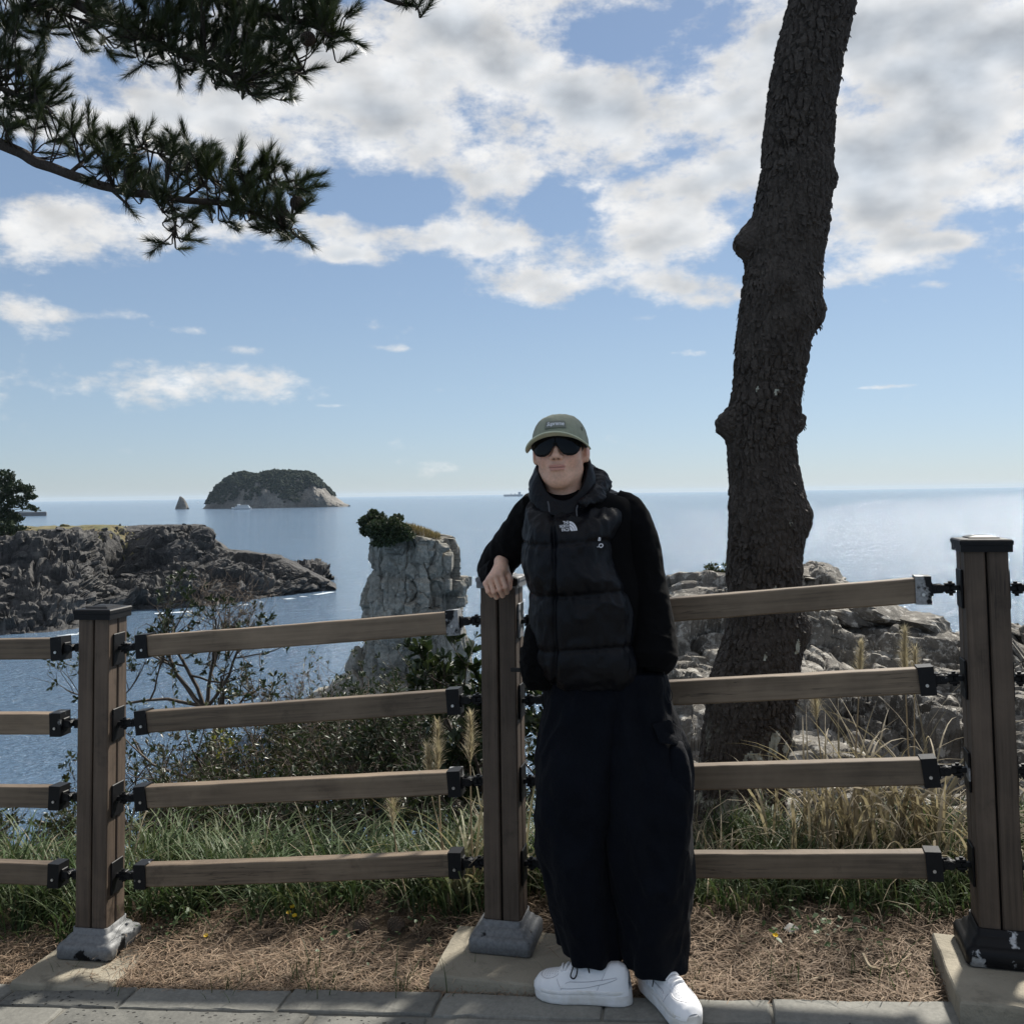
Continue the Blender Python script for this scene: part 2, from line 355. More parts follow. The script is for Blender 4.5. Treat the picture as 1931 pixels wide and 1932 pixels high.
# ------------------------------------------------------------------ path of basalt slabs
PO = np.array([-0.26, 2.945]); PE = np.array([1.0, -0.203]); PE /= np.linalg.norm(PE); PN = np.array([PE[1], -PE[0]]); PN = PN if PN[1] < 0 else -PN
def path_z(x): return 0.02+0.07*np.clip(x, -6, 6)
def path_pt(s, t, up=0.0):
    q = PO+s*PE+t*PN; return np.array([q[0], q[1], path_z(q[0])+up])
def slabmat(name, c1, c2, pits):
    m = bpy.data.materials.new(name); m.use_nodes = True; g = NT(m.node_tree); b = g.n['Principled BSDF']
    co = g.new('ShaderNodeTexCoord').outputs['Object']; oi = g.new('ShaderNodeObjectInfo').outputs['Random']
    co = g.vmath('ADD', co, g.vmath('SCALE', g.xyz(31.0, 19.0, 7.0), oi))
    col = g.mix(g.rng(g.noise(co, 3.2, 6, 0.65), 0.35, 0.65), c4(c1), c4(c2))
    col = g.mix(g.rng(g.noise(co, 60, 4, 0.7), 0.35, 0.7, 0, 0.5), col, c4([x*1.5 for x in c2]))
    f = g.rng(oi, 0, 1, 0.8, 1.2); col = g.mix(1.0, col, g.xyz(f, f, f), 'MULTIPLY')
    hgt = g.math('MULTIPLY', g.noise(co, 45, 8, 0.65), 0.35)
    pz = g.math('ADD', g.voro(g.vmath('MULTIPLY', co, (1, 1.4, 1)), pits[0]), g.math('MULTIPLY', g.noise(co, pits[0]*0.5, 3), 0.5))
    pit = g.rng(pz, pits[1], pits[1]+0.08, 0, 1, True)
    patch = g.rng(g.noise(co, 3.5, 3), 0.4, 0.6, pits[2], 1.0)
    hole = g.math('MULTIPLY', g.math('SUBTRACT', 1.0, pit), patch)
    hgt = g.math('SUBTRACT', hgt, g.math('MULTIPLY', hole, 1.6))
    col = g.mix(g.math('MULTIPLY', hole, 0.8), col, (0.012, 0.012, 0.012, 1))
    g.put(b.inputs['Base Color'], col); b.inputs['Roughness'].default_value = 0.8; b.inputs['Specular IOR Level'].default_value = 0.35
    bn = g.new('ShaderNodeBump'); bn.inputs['Strength'].default_value = 0.8; bn.inputs['Distance'].default_value = 0.006; g.put(bn.inputs['Height'], hgt); g.l.new(bn.outputs[0], b.inputs['Normal'])
    return m
M_SLAB = slabmat('smooth_basalt', (0.135, 0.133, 0.120), (0.185, 0.181, 0.162), (26, 0.20, 0.0))
M_PIT = slabmat('pitted_basalt', (0.095, 0.095, 0.087), (0.145, 0.143, 0.130), (38, 0.40, 0.75))
M_MORTAR = mat('mortar', (0.15, 0.145, 0.125), (0.21, 0.20, 0.175), 8, 0.9, 0.5, 60, bdist=0.004)
def slab(parent, poly, m, th=0.05, up=0.0, seed=0):
    """one paving stone from its (s,t) corners, slightly uneven edge and top"""
    r = np.random.default_rng(seed); P = np.asarray(poly, float); n = len(P); out = []
    for i in range(n):
        a, b = P[i], P[(i+1) % n]; L = np.linalg.norm(b-a); k = max(2, int(L/0.05))
        for j in range(k): out.append(a+(b-a)*j/k+(r.normal(0, 0.0022, 2) if j else 0))
    O = np.array(out); c = O.mean(0); n = len(O); rings = []
    for ins, z in ((0, -th), (0, -0.008), (0.004, -0.002), (0.010, 0.0)):
        d = c-O; L = np.linalg.norm(d, axis=1, keepdims=True); Q = O+d/L*ins
        rings.append(np.column_stack([Q, np.full(n, z+up)+(r.normal(0, 0.0008, n) if ins else 0)]))
    R = np.vstack(rings+[np.append(c, up+r.normal(0.0005, 0.001))[None]]); o0 = path_pt(c[0], c[1])
    V = np.array([path_pt(a, b, z) for a, b, z in R])-o0
    Q = grid_faces(4, n, True); T = [[3*n+i, 3*n+(i+1) % n, 4*n] for i in range(n)]
    me = mesh_np('paving_stone', V, [Q, np.array(T)]); return obj('paving_stone', me, m, parent, loc=o0)
def build_path():
    b = MB(); cs = [(-6, 0.01), (6, 0.01), (6, 6.0), (-6, 6.0)]
    top = np.array([path_pt(s, t, -0.009) for s, t in cs]); bot = np.array([path_pt(s, t, -0.3) for s, t in cs])
    g = np.array([path_pt(s, t, -0.009) for s in np.linspace(-6, 6, 60) for t in np.linspace(0.004, 6, 30)])
    path = obj('path', mesh_np('path_mortar_bed', g, grid_faces(60, 30)), M_MORTAR, kind='structure')
    r = random.Random(3); k = 0
    # kerb row along the bank; joints taken from the photograph: s positions
    js = [-3.6, -3.1, -2.65, -2.15, -1.70, -1.415, -0.985, -0.455, 0.03, 0.52, 0.985, 1.5, 2.0, 2.5, 3.0, 3.5]
    for i in range(len(js)-1):
        kw = 0.118
        slab(path, [(js[i]+0.003, 0.0), (js[i+1]-0.003, 0.0), (js[i+1]-0.003, kw), (js[i]+0.003, kw)], M_PIT if i in (5, 12) else M_SLAB, seed=k, up=r.uniform(-.002, .003)); k += 1
    t0 = 0.133; row = 0
    while t0 < 4.6:
        w = r.uniform(0.30, 0.42); s = -3.6+r.uniform(-.3, .1); 
        if row == 0: edges = [-3.5, -3.0, -2.42, -1.86, -1.62, -1.15, -0.33, 0.03, 0.09, 0.74, 1.35, 1.9, 2.5, 3.1, 3.6]
        else:
            edges = [s]
            while edges[-1] < 3.5: edges.append(edges[-1]+r.uniform(0.35, 0.75))
        for i in range(len(edges)-1):
            if edges[i+1]-edges[i] < 0.1: continue
            sk = r.uniform(-.03, .03); sk2 = r.uniform(-.03, .03)
            slab(path, [(edges[i]+.012, t0), (edges[i+1]-.012, t0), (edges[i+1]-.012+sk, t0+w), (edges[i]+.012+sk2, t0+w)], M_PIT if r.random() < .5 else M_SLAB, seed=k, up=r.uniform(-.003, .003)); k += 1
        t0 += w+0.022; row += 1
build_path()
# ------------------------------------------------------------------ bank behind the path, falling away to the sea
def edge_y(x): return np.interp(x, [-8, -3, -1.5, -0.3, 0.6, 1.4, 3, 8], [4.1, 4.15, 4.1, 3.95, 3.9, 3.8, 3.6, 3.3])
def ground_z(x, y):
    x = np.asarray(x, float); y = np.asarray(y, float)
    py = PO[1]+(x-PO[0])*PE[1]/PE[0]                      # path edge
    b = path_z(x)-0.012+0.03*sstep(0.05, 0.6, y-py)
    P = np.stack([x, y, 0*x], -1)
    b = b+0.018*fbm(P*5, 3)*sstep(0, 0.2, y-py)+0.05*fbm(P*1.3+4, 3)*sstep(0.3, 1.0, y-py)
    t = y-edge_y(x)-0.15*fbm(P*0.8+9, 3)
    fall = np.where(t > 0, 0.42*t+0.45*np.minimum(t, 1.5)**2+0.9*np.maximum(t-1.5, 0), 0.0)
    return b-fall+np.where(t > 0.5, 0.5*fbm(P*0.4, 4)*np.minimum(t, 4)*0.5, 0)
M_SOIL = mat('bank_soil', (0.055, 0.038, 0.024), (0.11, 0.075, 0.045), 9, 0.95, 0.8, 60, c3=(0.04, 0.045, 0.02), c3scale=2.5, bdist=0.02)
def build_bank():
    u = np.linspace(-9, 9, 260); v = np.concatenate([np.linspace(0.0, 3.0, 130), np.linspace(3.03, 24, 120)])
    X, Vv = np.meshgrid(u, v, indexing='ij'); Y = PO[1]+(X-PO[0])*PE[1]/PE[0]+Vv-0.004
    Z = ground_z(X, Y); P = np.stack([X, Y, np.maximum(Z, SEA_Z-1)], -1)
    obj('bank', mesh_np('bank', P.reshape(-1, 3), grid_faces(260, 250), True), M_SOIL, kind='structure')
build_bank()
# ------------------------------------------------------------------ headland on the left
M_LAVA = rockmat('dark_lava', (0.050, 0.048, 0.047), (0.090, 0.086, 0.081), (0.036, 0.035, 0.037), 0.22, 0.45, lich=(0.135, 0.128, 0.118), lscale=0.5, lr=(0.54, 0.68), bump=1.0, bdist=0.35)
M_DRY = mat('dry_turf', (0.16, 0.125, 0.06), (0.09, 0.095, 0.04), 0.5, 0.9, 0.8, 3, bdist=0.2)
def crackle(P, s, amp, k=0):
    f1, f2, c, c2 = worley(P/np.array(s), k); return (c-0.5)*amp-amp*1.0*np.exp(-((f2-f1)/0.10)**2)*0.6, c2
def build_headland():
    # shore, crest and back lines in the world (from where they show at the water's edge and against the sea)
    SH = [(-560, 1330), (-300, 1265), (-120, 1225), (0, 1209), (90, 1204), (150, 1196), (190, 1170), (250, 1160), (330, 1156), (410, 1150), (480, 1138), (560, 1128), (605, 1121), (634, 1116)]
    CR = [(-560, 1010, 205), (-300, 1003, 205), (-120, 999, 208), (0, 998, 210), (90, 997, 213), (150, 995, 215), (190, 994, 218), (250, 992, 222), (340, 991, 226), (386, 991, 226), (398, 1012, 226), (430, 1040, 226), (470, 1042, 226), (530, 1052, 225), (560, 1068, 224), (600, 1090, 223), (634, 1112, 221)]
    n, m = 420, 190
    S = np.array([WZ(a, b, SEA_Z-0.8) for a, b in SH]); C = np.array([W(a, b, d) for a, b, d in CR])
    # same picture column parameter for both
    cs = np.linspace(-560, 636, n)
    S = np.stack([np.interp(cs, [a for a, _ in SH], S[:, k]) for k in range(3)], 1); C = np.stack([np.interp(cs, [a for a, _, _ in CR], C[:, k]) for k in range(3)], 1)
    # gullies carve the front
    t = np.linspace(0, 1.35, m)
    prof_z = np.array([0, .30, .44, .58, .82, .95, 1.0]); prof_t = np.array([0, .10, .28, .42, .58, .78, 1.0])
    P = np.zeros((n, m, 3))
    nz = fbm(np.stack([cs*0.012, 0*cs, 0*cs], 1), 3)
    for j, tt in enumerate(t):
        if tt <= 1:
            zz = np.interp(tt, prof_t, prof_z); zz = np.clip(zz+0.10*nz*math.sin(PI*tt), 0, 1)
            xy = S[:, :2]*(1-tt)+C[:, :2]*tt; z = S[:, 2]*(1-zz)+C[:, 2]*zz
        else:
            k = (tt-1)/0.35; d = C[:, :2]/np.linalg.norm(C[:, :2], axis=1)[:, None]
            xy = C[:, :2]+d*k*30; z = C[:, 2]-0.3*k-(C[:, 2]-SEA_Z+1)*sstep(0.35, 1.0, np.full(n, k))
        P[:, j, :2] = xy; P[:, j, 2] = z
    N = normals_grid(P); N = np.where(N[..., 2:3] < 0, -N, N)
    sc = P.copy(); warp = np.stack([fbm(sc*0.06, 3, k=1), fbm(sc*0.06, 3, k=2), fbm(sc*0.06, 3, k=3)], -1)*4
    q = sc+warp
    d1 = facets(q, (10, 10, 3.2), 3.0, 2.0, .9, 1, .06); d2 = facets(q, (4.0, 4.0, 1.2), 1.2, 1.0, .5, 11, .07); d3 = facets(q+warp*.4, (1.6, 1.6, .55), .5, .5, .2, 23, .09)
    big = fbm(sc*0.035+3, 4)*2.0
    A = (sstep(0, 0.06, t)*(1-0.88*sstep(0.70, 0.98, t)))[None]
    # the dark cleft in the middle of the cliff
    col = cs[:, None]; cl = np.exp(-((col-(225+60*(t[None]-.4)))/32)**2)*np.exp(-((t[None]-.55)/.22)**2)*7
    D = (d1+d2+d3+big)*A-cl
    P = P+N*D[..., None]
    P[..., 2] = np.maximum(P[..., 2], SEA_Z-1.5); over = P[..., 2]-(C[:, 2][:, None]+.15); P[..., 2] = np.where(over > 0, P[..., 2]-over*.88, P[..., 2])
    F = grid_faces(n, m)
    h = obj('headland', mesh_np('headland', P.reshape(-1, 3), F), M_LAVA, kind='structure')
    # second, lower reef tongue behind the tip
    R = [(535, 1068, 246), (570, 1060, 246), (600, 1060, 246), (622, 1076, 244)]
    C2 = np.array([W(a, b, d) for a, b, d in R]); C2 = resample(C2, 60); B2 = C2.copy(); B2[:, 2] = SEA_Z-1
    rows = []
    for off, zf in ((-16, 0), (-11, .4), (-7, .6), (-3, .95), (0, 1), (4, .8), (9, 0)):
        L = B2*(1-zf)+C2*zf; L = L.copy(); L[:, 1] += off; rows.append(L)
    G = np.stack(rows, 1); G = np.stack([resample(G[i], 40) for i in range(60)]); N2 = normals_grid(G); N2 = np.where(N2[..., 2:3] < 0, -N2, N2)
    e1 = facets(G, (3, 3, 1.6), 1.4, 1.4, .5, 31); e2 = facets(G, (1.2, 1.2, .7), .5, .6, .2, 37); G = G+N2*(e1+e2)[..., None]
    obj('reef', mesh_np('reef', G.reshape(-1, 3), grid_faces(60, 40)), M_LAVA, h)
    # broken blocks lying on the slopes: each its own piece
    protos = [rock_mesh('boulder', 90+i, (1, .8, .6), 0.35, 8, 7) for i in range(6)]
    r = random.Random(5); ii = 0
    while ii < 150:
        a = r.randrange(130, n-6); b = r.randrange(3, int(m*.60)); p = P[a, b]
        if p[2] < SEA_Z-0.2: continue
        s = r.choice((.5, .7, .9, 1.3, 1.6)); o = obj('boulder', protos[ii % 6], M_LAVA, h, loc=p+np.array([0, .1, -.1]), rot=(r.uniform(-.4, .4), r.uniform(-.4, .4), r.uniform(0, 6.3))); o.scale = (s*r.uniform(.8, 1.3), s, s*r.uniform(.6, 1)); ii += 1
    # turf on the plateau
    sel = (cs > -500) & (cs < 300); rows = np.where(sel)[0]; jj = np.where((t > .70) & (t < 1.10))[0]
    G = P[rows[0]:rows[-1]+1:3, jj[0]:jj[-1]+1].copy(); k = fbm(G*0.12, 3)
    edge = np.minimum.reduce([sstep(300, 200, cs[rows[0]:rows[-1]+1:3])[:, None]+0*G[..., 0], sstep(.70, .80, t[jj[0]:jj[-1]+1])[None]+0*G[..., 0]])
    G[..., 2] += -0.75+1.05*edge+0.5*k+0.12*fbm(G*1.5, 2)
    obj('turf', mesh_np('turf', G.reshape(-1, 3), grid_faces(*G.shape[:2]), True), M_DRY, h, kind='stuff')
    # breaking water along the shore
    r = np.random.default_rng(6); V = []; F_ = []; SP = np.array([WZ(a, b, SEA_Z+.04) for a, b in SH[3:]]); L = resample(SP, 420); dirs = nrm_(np.gradient(L, axis=0)); out = np.stack([dirs[:, 1], -dirs[:, 0], 0*dirs[:, 0]], 1); out[out[:, 1] > 0] *= -1
    wv = fbm(np.stack([np.arange(420)*.09, np.zeros(420), np.zeros(420)], 1), 4); wd = np.clip((wv-.08)*2.0, 0, .4)
    for i in range(420):
        j = r.uniform(-.25, .25); V += [L[i]+out[i]*(-1.2), L[i]+out[i]*(.1+wd[i]*(1+j))]
        if i and wd[i] > .02 and wd[i-1] > .02: F_.append([2*i-2, 2*i-1, 2*i+1, 2*i])
    obj('foam', mesh_np('foam', np.array(V), np.array(F_)), mat('shore_foam', (.60, .64, .67), (.30, .36, .42), 2.5, .85), kind='stuff', label='white surf along the foot of the headland')
    return P, cs, t
def nrm_(v): return v/(np.linalg.norm(v, axis=-1, keepdims=True)+1e-12)
def rock_mesh(name, seed, dims, rough, nu=10, nv=8):
    """angular boulder: a sphere pressed flat by a few planes"""
    r = np.random.default_rng(seed); th = np.linspace(0, 2*PI, nu, endpoint=False); ph = np.linspace(0.15, PI-0.15, nv)
    D = np.array([[math.sin(p)*math.cos(t), math.sin(p)*math.sin(t), math.cos(p)] for p in ph for t in th]); D = np.vstack([D, [0, 0, 1], [0, 0, -1]])
    R = np.ones(len(D))*1.25
    A_, _r = np.linalg.qr(r.normal(size=(3, 3)))
    for _ in range(13):
        nrm = (A_[_//2]*(1 if _ % 2 else -1)+r.normal(0, .12, 3)) if _ < 6 else r.normal(size=3); nrm /= np.linalg.norm(nrm); dd = r.uniform(0.60, 0.78) if _ < 6 else r.uniform(.8, 1.0); c = D@nrm; R = np.where(c > 0.01, np.minimum(R, dd/np.maximum(c, .01)), R)
    R *= 1+rough*0.25*fbm(D*2.2+seed, 2)
    V = D*R[:, None]*np.array(dims); k = len(ph)*nu
    T = [[k, j, (j+1) % nu] for j in range(nu)]+[[k+1, (nv-1)*nu+(j+1) % nu, (nv-1)*nu+j] for j in range(nu)]
    return mesh_np(name, V, [grid_faces(nv, nu, True), np.array(T)])
HEAD_P, HEAD_CS, HEAD_T = build_headland()
def headland_stones():
    o = obj('rock_mound', rock_mesh('rock_mound', 33, (1.5, 1.3, 1.0), .4, 18, 12), M_DRY, None, 'small pointed mound on the headland plateau right of the pine', 'mound', loc=W(122, 997, 216)); o.scale = (1, 1, 1.2)
    for px, py, s, lb in ((213, 995, .42, 'small pale upright stone on the headland, leftmost of the four'), (226, 993, .62, 'dark upright stone on the headland between the pale stones'), (238, 994, .40, 'small pale upright stone right of the dark stone on the headland'), (268, 994, .38, 'small pale upright stone on the headland, rightmost of the four')):
        obj('standing_stone', rock_mesh('standing_stone', px, (.55*s, .5*s, s), .4, 10, 8), M_LAVA if s > .5 else mat('pale_rock%d' % px, (.34, .32, .29), rough=.9), None, lb, 'stone', 'upright stones on the headland', loc=W(px, py, 219))
headland_stones()
# ------------------------------------------------------------------ sea stack
M_STACK = rockmat('stack_rock', (0.215, 0.203, 0.172), (0.32, 0.303, 0.262), (0.165, 0.152, 0.128), 0.55, 0.40, lich=(0.36, 0.35, 0.32), lscale=1.4, lr=(0.56, 0.70), bump=0.9, bdist=0.12)
def build_stack():
    Dp = 98.0
    zx = lambda X, Y: (636.8+X*.2197, 943.4+Y*.2197)
    L = [(340, 150), (330, 250), (335, 380), (320, 480), (300, 600), (265, 690), (255, 850), (250, 960), (235, 1040), (232, 1230), (205, 1330), (205, 1420), (212, 1540), (190, 1700), (120, 1900), (60, 2200)]
    Rr = [(345, 150), (740, 250), (1015, 345), (1045, 430), (1072, 560), (1058, 655), (1112, 690), (1118, 770), (1090, 810), (1120, 900), (1140, 1200), (1165, 1400), (1180, 1560), (1230, 1700), (1300, 1900), (1380, 2200)]
    ys = np.concatenate([np.linspace(150, 380, 40), np.linspace(385, 2200, 230)]); n = 360
    lx = np.interp(ys, [b for a, b in L], [a for a, b in L]); rx = np.interp(ys, [b for a, b in Rr], [a for a, b in Rr])
    base = np.array([636.8+700*.2197, 0]); rows = []
    th = np.linspace(0, 2*PI, n, endpoint=False)
    for y, a, b in zip(ys, lx, rx):
        pa = W(*zx(a, y), Dp); pb = W(*zx(b, y), Dp); c = (pa+pb)/2; hw = max((pb[0]-pa[0])/2, .05); hd = min(hw*.85+0.3, 5.2)
        ct, st = np.cos(th), np.sin(th); e = 0.78
        rows.append(np.stack([c[0]-.45+hw*np.sign(ct)*np.abs(ct)**e, c[1]+1.5+hd*np.sign(st)*np.abs(st)**e, np.full(n, c[2])], 1))
    P = np.stack(rows); top_z = P[:, 0, 2]
    q = P+np.stack([fbm(P*.25, 3, k=1), fbm(P*.25, 3, k=2), fbm(P*.25, 3, k=3)], -1)*0.9
    cx = P.mean(1, keepdims=True); out = P-cx; out[..., 2] = 0; out /= np.linalg.norm(out, axis=-1, keepdims=True)+1e-9
    d1 = facets(q, (2.0, 2.0, 5.2), .9, 1.0, .28, 3, .03)-.18; d2 = facets(q, (.9, .9, 2.0), .26, .36, .09, 13, .05); d3 = 0.10*fbm(q*1.6, 4)+.05*fbm(q*5, 3)
    P = P+out*((d1+d2+d3)*np.minimum(1, np.arange(len(ys))/12+.15)[:, None])[..., None]
    Vt = np.vstack([P.reshape(-1, 3), P[0].mean(0)]); k = len(Vt)-1
    T = [[k, (j+1) % n, j] for j in range(n)]
    st = obj('sea_stack', mesh_np('sea_stack', Vt, [grid_faces(len(ys), n, True)[:, ::-1], np.array(T)[:, ::-1]]), M_STACK, None,
             'tall free-standing grey rock pillar with a bushy top rising from the sea', 'rock')
    # fallen shoulder blocks at its left foot and joints on the face
    for i, (a, b, s, d) in enumerate([(170, 1440, (1.3, 1.5, 2.2), 97), (110, 1610, (2.6, 2.2, 2.0), 96), (-20, 1720, (3.4, 2.5, 1.8), 95.5), (40, 1800, (3.5, 3, 2.4), 94.5), (300, 1820, (4, 3, 2.6), 93.5), (600, 1850, (4, 3, 2.8), 93), (950, 1880, (4, 3, 2.8), 93), (-160, 1850, (3, 3, 1.6), 94)]):
        me = rock_mesh('boulder', 40+i, s, 0.5, 26, 20); obj('boulder', me, M_STACK, st, loc=W(*zx(a, b), d), rot=(0.1*i, 0.15, i*1.3))
    for i, (a, b, s) in enumerate([(460, 545, (1.5, .9, 1.8)), (720, 470, (1.1, .9, 1.5)), (840, 610, (1.0, .8, 1.4)), (530, 400, (1.0, .8, .9)), (960, 520, (1.7, 1.1, 1.9)), (810, 440, (1.0, .8, .8)), (900, 400, (1.6, 1, .8)), (350, 760, (1.3, .8, 1.9)), (650, 590, (.9, .7, 1.4)), (520, 740, (1, .7, 1.2)), (950, 720, (1.3, .9, 1.5)),
                                       (560, 900, (1.3, .9, 1.7)), (330, 1300, (1.4, 1, 2.4)), (470, 1350, (1.2, .9, 2)), (640, 1260, (1.2, .9, 1.8)), (860, 1300, (1.4, .9, 1.8)), (300, 1480, (1.2, .9, 1.7)), (740, 1380, (1, .8, 1.2)), (880, 1540, (1.4, .9, 1.5)), (600, 1560, (1.2, .9, 1.5)), (1000, 1460, (1.6, 1, 1.9)), (1080, 740, (.7, .8, 1.2))]):
        me = rock_mesh('block', 70+i, np.array(s)*.62, 0.3, 18, 14); p = W(*zx(a, b), Dp); obj('block', me, M_STACK, st, loc=(p[0], p[1]-np.interp(abs(a-680), [0, 430], [2.55, 1.0]), p[2]), rot=(.05, .05*(i % 3-1), .5*i))
    return P, zx, Dp
STACK_P, STACK_ZX, STACK_D = build_stack()
# ------------------------------------------------------------------ crag on the right
M_CRAG = rockmat('crag_rock', (0.13, 0.118, 0.10), (0.22, 0.202, 0.175), (0.085, 0.077, 0.066), 1.1, 0.45, lich=(0.40, 0.38, 0.34), lscale=7.0, lr=(0.53, 0.60), bump=1.0, bdist=0.05)
def build_crag():
    # skyline (picture x, y, depth) and foot line
    SK = [(1080, 1420, 14), (1215, 1200, 15.5), (1262, 1150, 16), (1295, 1112, 16.5), (1350, 1085, 17.5), (1420, 1078, 18), (1500, 1074, 19), (1560, 1078, 19), (1592, 1102, 18.5), (1640, 1135, 17.5), (1690, 1152, 17), (1760, 1180, 16.5), (1815, 1194, 16.2), (1870, 1196, 16), (1925, 1180, 15.5), (2030, 1170, 15.5), (2200, 1180, 15.5)]
    FT = [(1080, 1660, 9.0), (1215, 1620, 9.0), (1300, 1640, 9.0), (1600, 1650, 9.0), (1900, 1640, 9), (2200, 1650, 9)]
    n, m = 460, 330; cs = np.linspace(1080, 2200, n)
    C = np.array([W(*a) for a in SK]); Fo = np.array([W(*a) for a in FT])
    C = np.stack([np.interp(cs, [a[0] for a in SK], C[:, k]) for k in range(3)], 1); Fo = np.stack([np.interp(cs, [a[0] for a in FT], Fo[:, k]) for k in range(3)], 1)
    t = np.linspace(0, 1.4, m); P = np.zeros((n, m, 3)); nz = fbm(np.stack([cs*.01, 0*cs, 0*cs], 1), 3)
    for j, tt in enumerate(t):
        if tt <= 1:
            zz = np.interp(tt, [0, .25, .38, .48, .62, .8, .92, 1], [0, .30, .40, .52, .66, .86, .97, 1.0])+.05*nz*math.sin(PI*tt)
            P[:, j] = Fo*(1-tt)+C*tt; P[:, j, 2] = Fo[:, 2]*(1-zz)+C[:, 2]*zz
        else:
            k = (tt-1)/.4; P[:, j] = C; P[:, j, 1] += 4*k; P[:, j, 2] -= 0.25*k+9*k*k*k
    N = normals_grid(P); N = np.where(N[..., 2:3] < 0, -N, N)
    w = np.stack([fbm(P*.45, 3, k=1), fbm(P*.45, 3, k=2), fbm(P*.45, 3, k=3)], -1)*.5; q = P+w; q[..., 2] += 0.22*q[..., 0]
    d1 = facets(q, (3.0, 3.0, .55), .45, .34, .20, 5, .035); d2 = facets(q, (1.1, 1.1, .24), .17, .16, .07, 15, .05); d3 = facets(q+w*.3, (.30, .30, .11), .06, .07, .03, 25, .08)
    big = fbm(P*.3, 3)*.5
    A = (sstep(0, .05, t)*(1-.55*sstep(.9, 1.0, t)))[None]
    # the long overhung crack in the lower half
    cr = -1.0*np.exp(-((t[None]-(.50-.00018*(cs[:, None]-1500)+.02*nz[:, None]))/.012)**2)*sstep(1480, 1540, cs)[:, None]*sstep(1760, 1690, cs)[:, None]
    P = P+N*((d1+d2+d3+big)*A+cr)[..., None]
    o = obj('crag', mesh_np('crag', P.reshape(-1, 3), grid_faces(n, m)), M_CRAG, None, 'weathered layered grey rock crag behind the leaning pine trunk', 'rock')
    protos = [rock_mesh('stone', 120+i, (1, .8, .5), .3, 12, 9) for i in range(8)]; r = random.Random(8); ii = 0
    while ii < 110:
        a = r.randrange(5, n-100); b = r.randrange(25, int(m*.74)); p = P[a, b]; 
        if fbm(np.array([p*.6]), 2)[0] < -0.25: continue
        s = r.uniform(.08, .19); oo = obj('stone', protos[ii % 8], M_CRAG, o, loc=p-N[a, b]*s*.35, rot=(r.uniform(-.25, .25)+.25, r.uniform(-.2, .2)+.18, r.uniform(-.6, .6))); oo.scale = (s*r.uniform(1.2, 2.0), s, s*r.uniform(.5, .8)); ii += 1
    for (x, y, d, s) in [(1530, 1086, 18.6, (.75, .5, .14)), (1560, 1100, 18.3, (.7, .5, .13)), (1480, 1095, 18.4, (.8, .5, .15)), (1350, 1094, 17.2, (.5, .4, .15)), (1310, 1110, 16.6, (.45, .4, .12)), (1330, 1130, 16, (.6, .5, .2)), (1285, 1165, 15.3, (.5, .4, .3)), (1665, 1160, 16.6, (.8, .5, .22)), (1730, 1178, 16.4, (.6, .5, .25)), (1600, 1165, 16.6, (.6, .5, .18))]:
        me = rock_mesh('slab', int(x), s, .25, 22, 12); obj('slab', me, M_CRAG, o, loc=W(x, y, d), rot=(.1, .15, .1*(x % 7)))
build_crag()
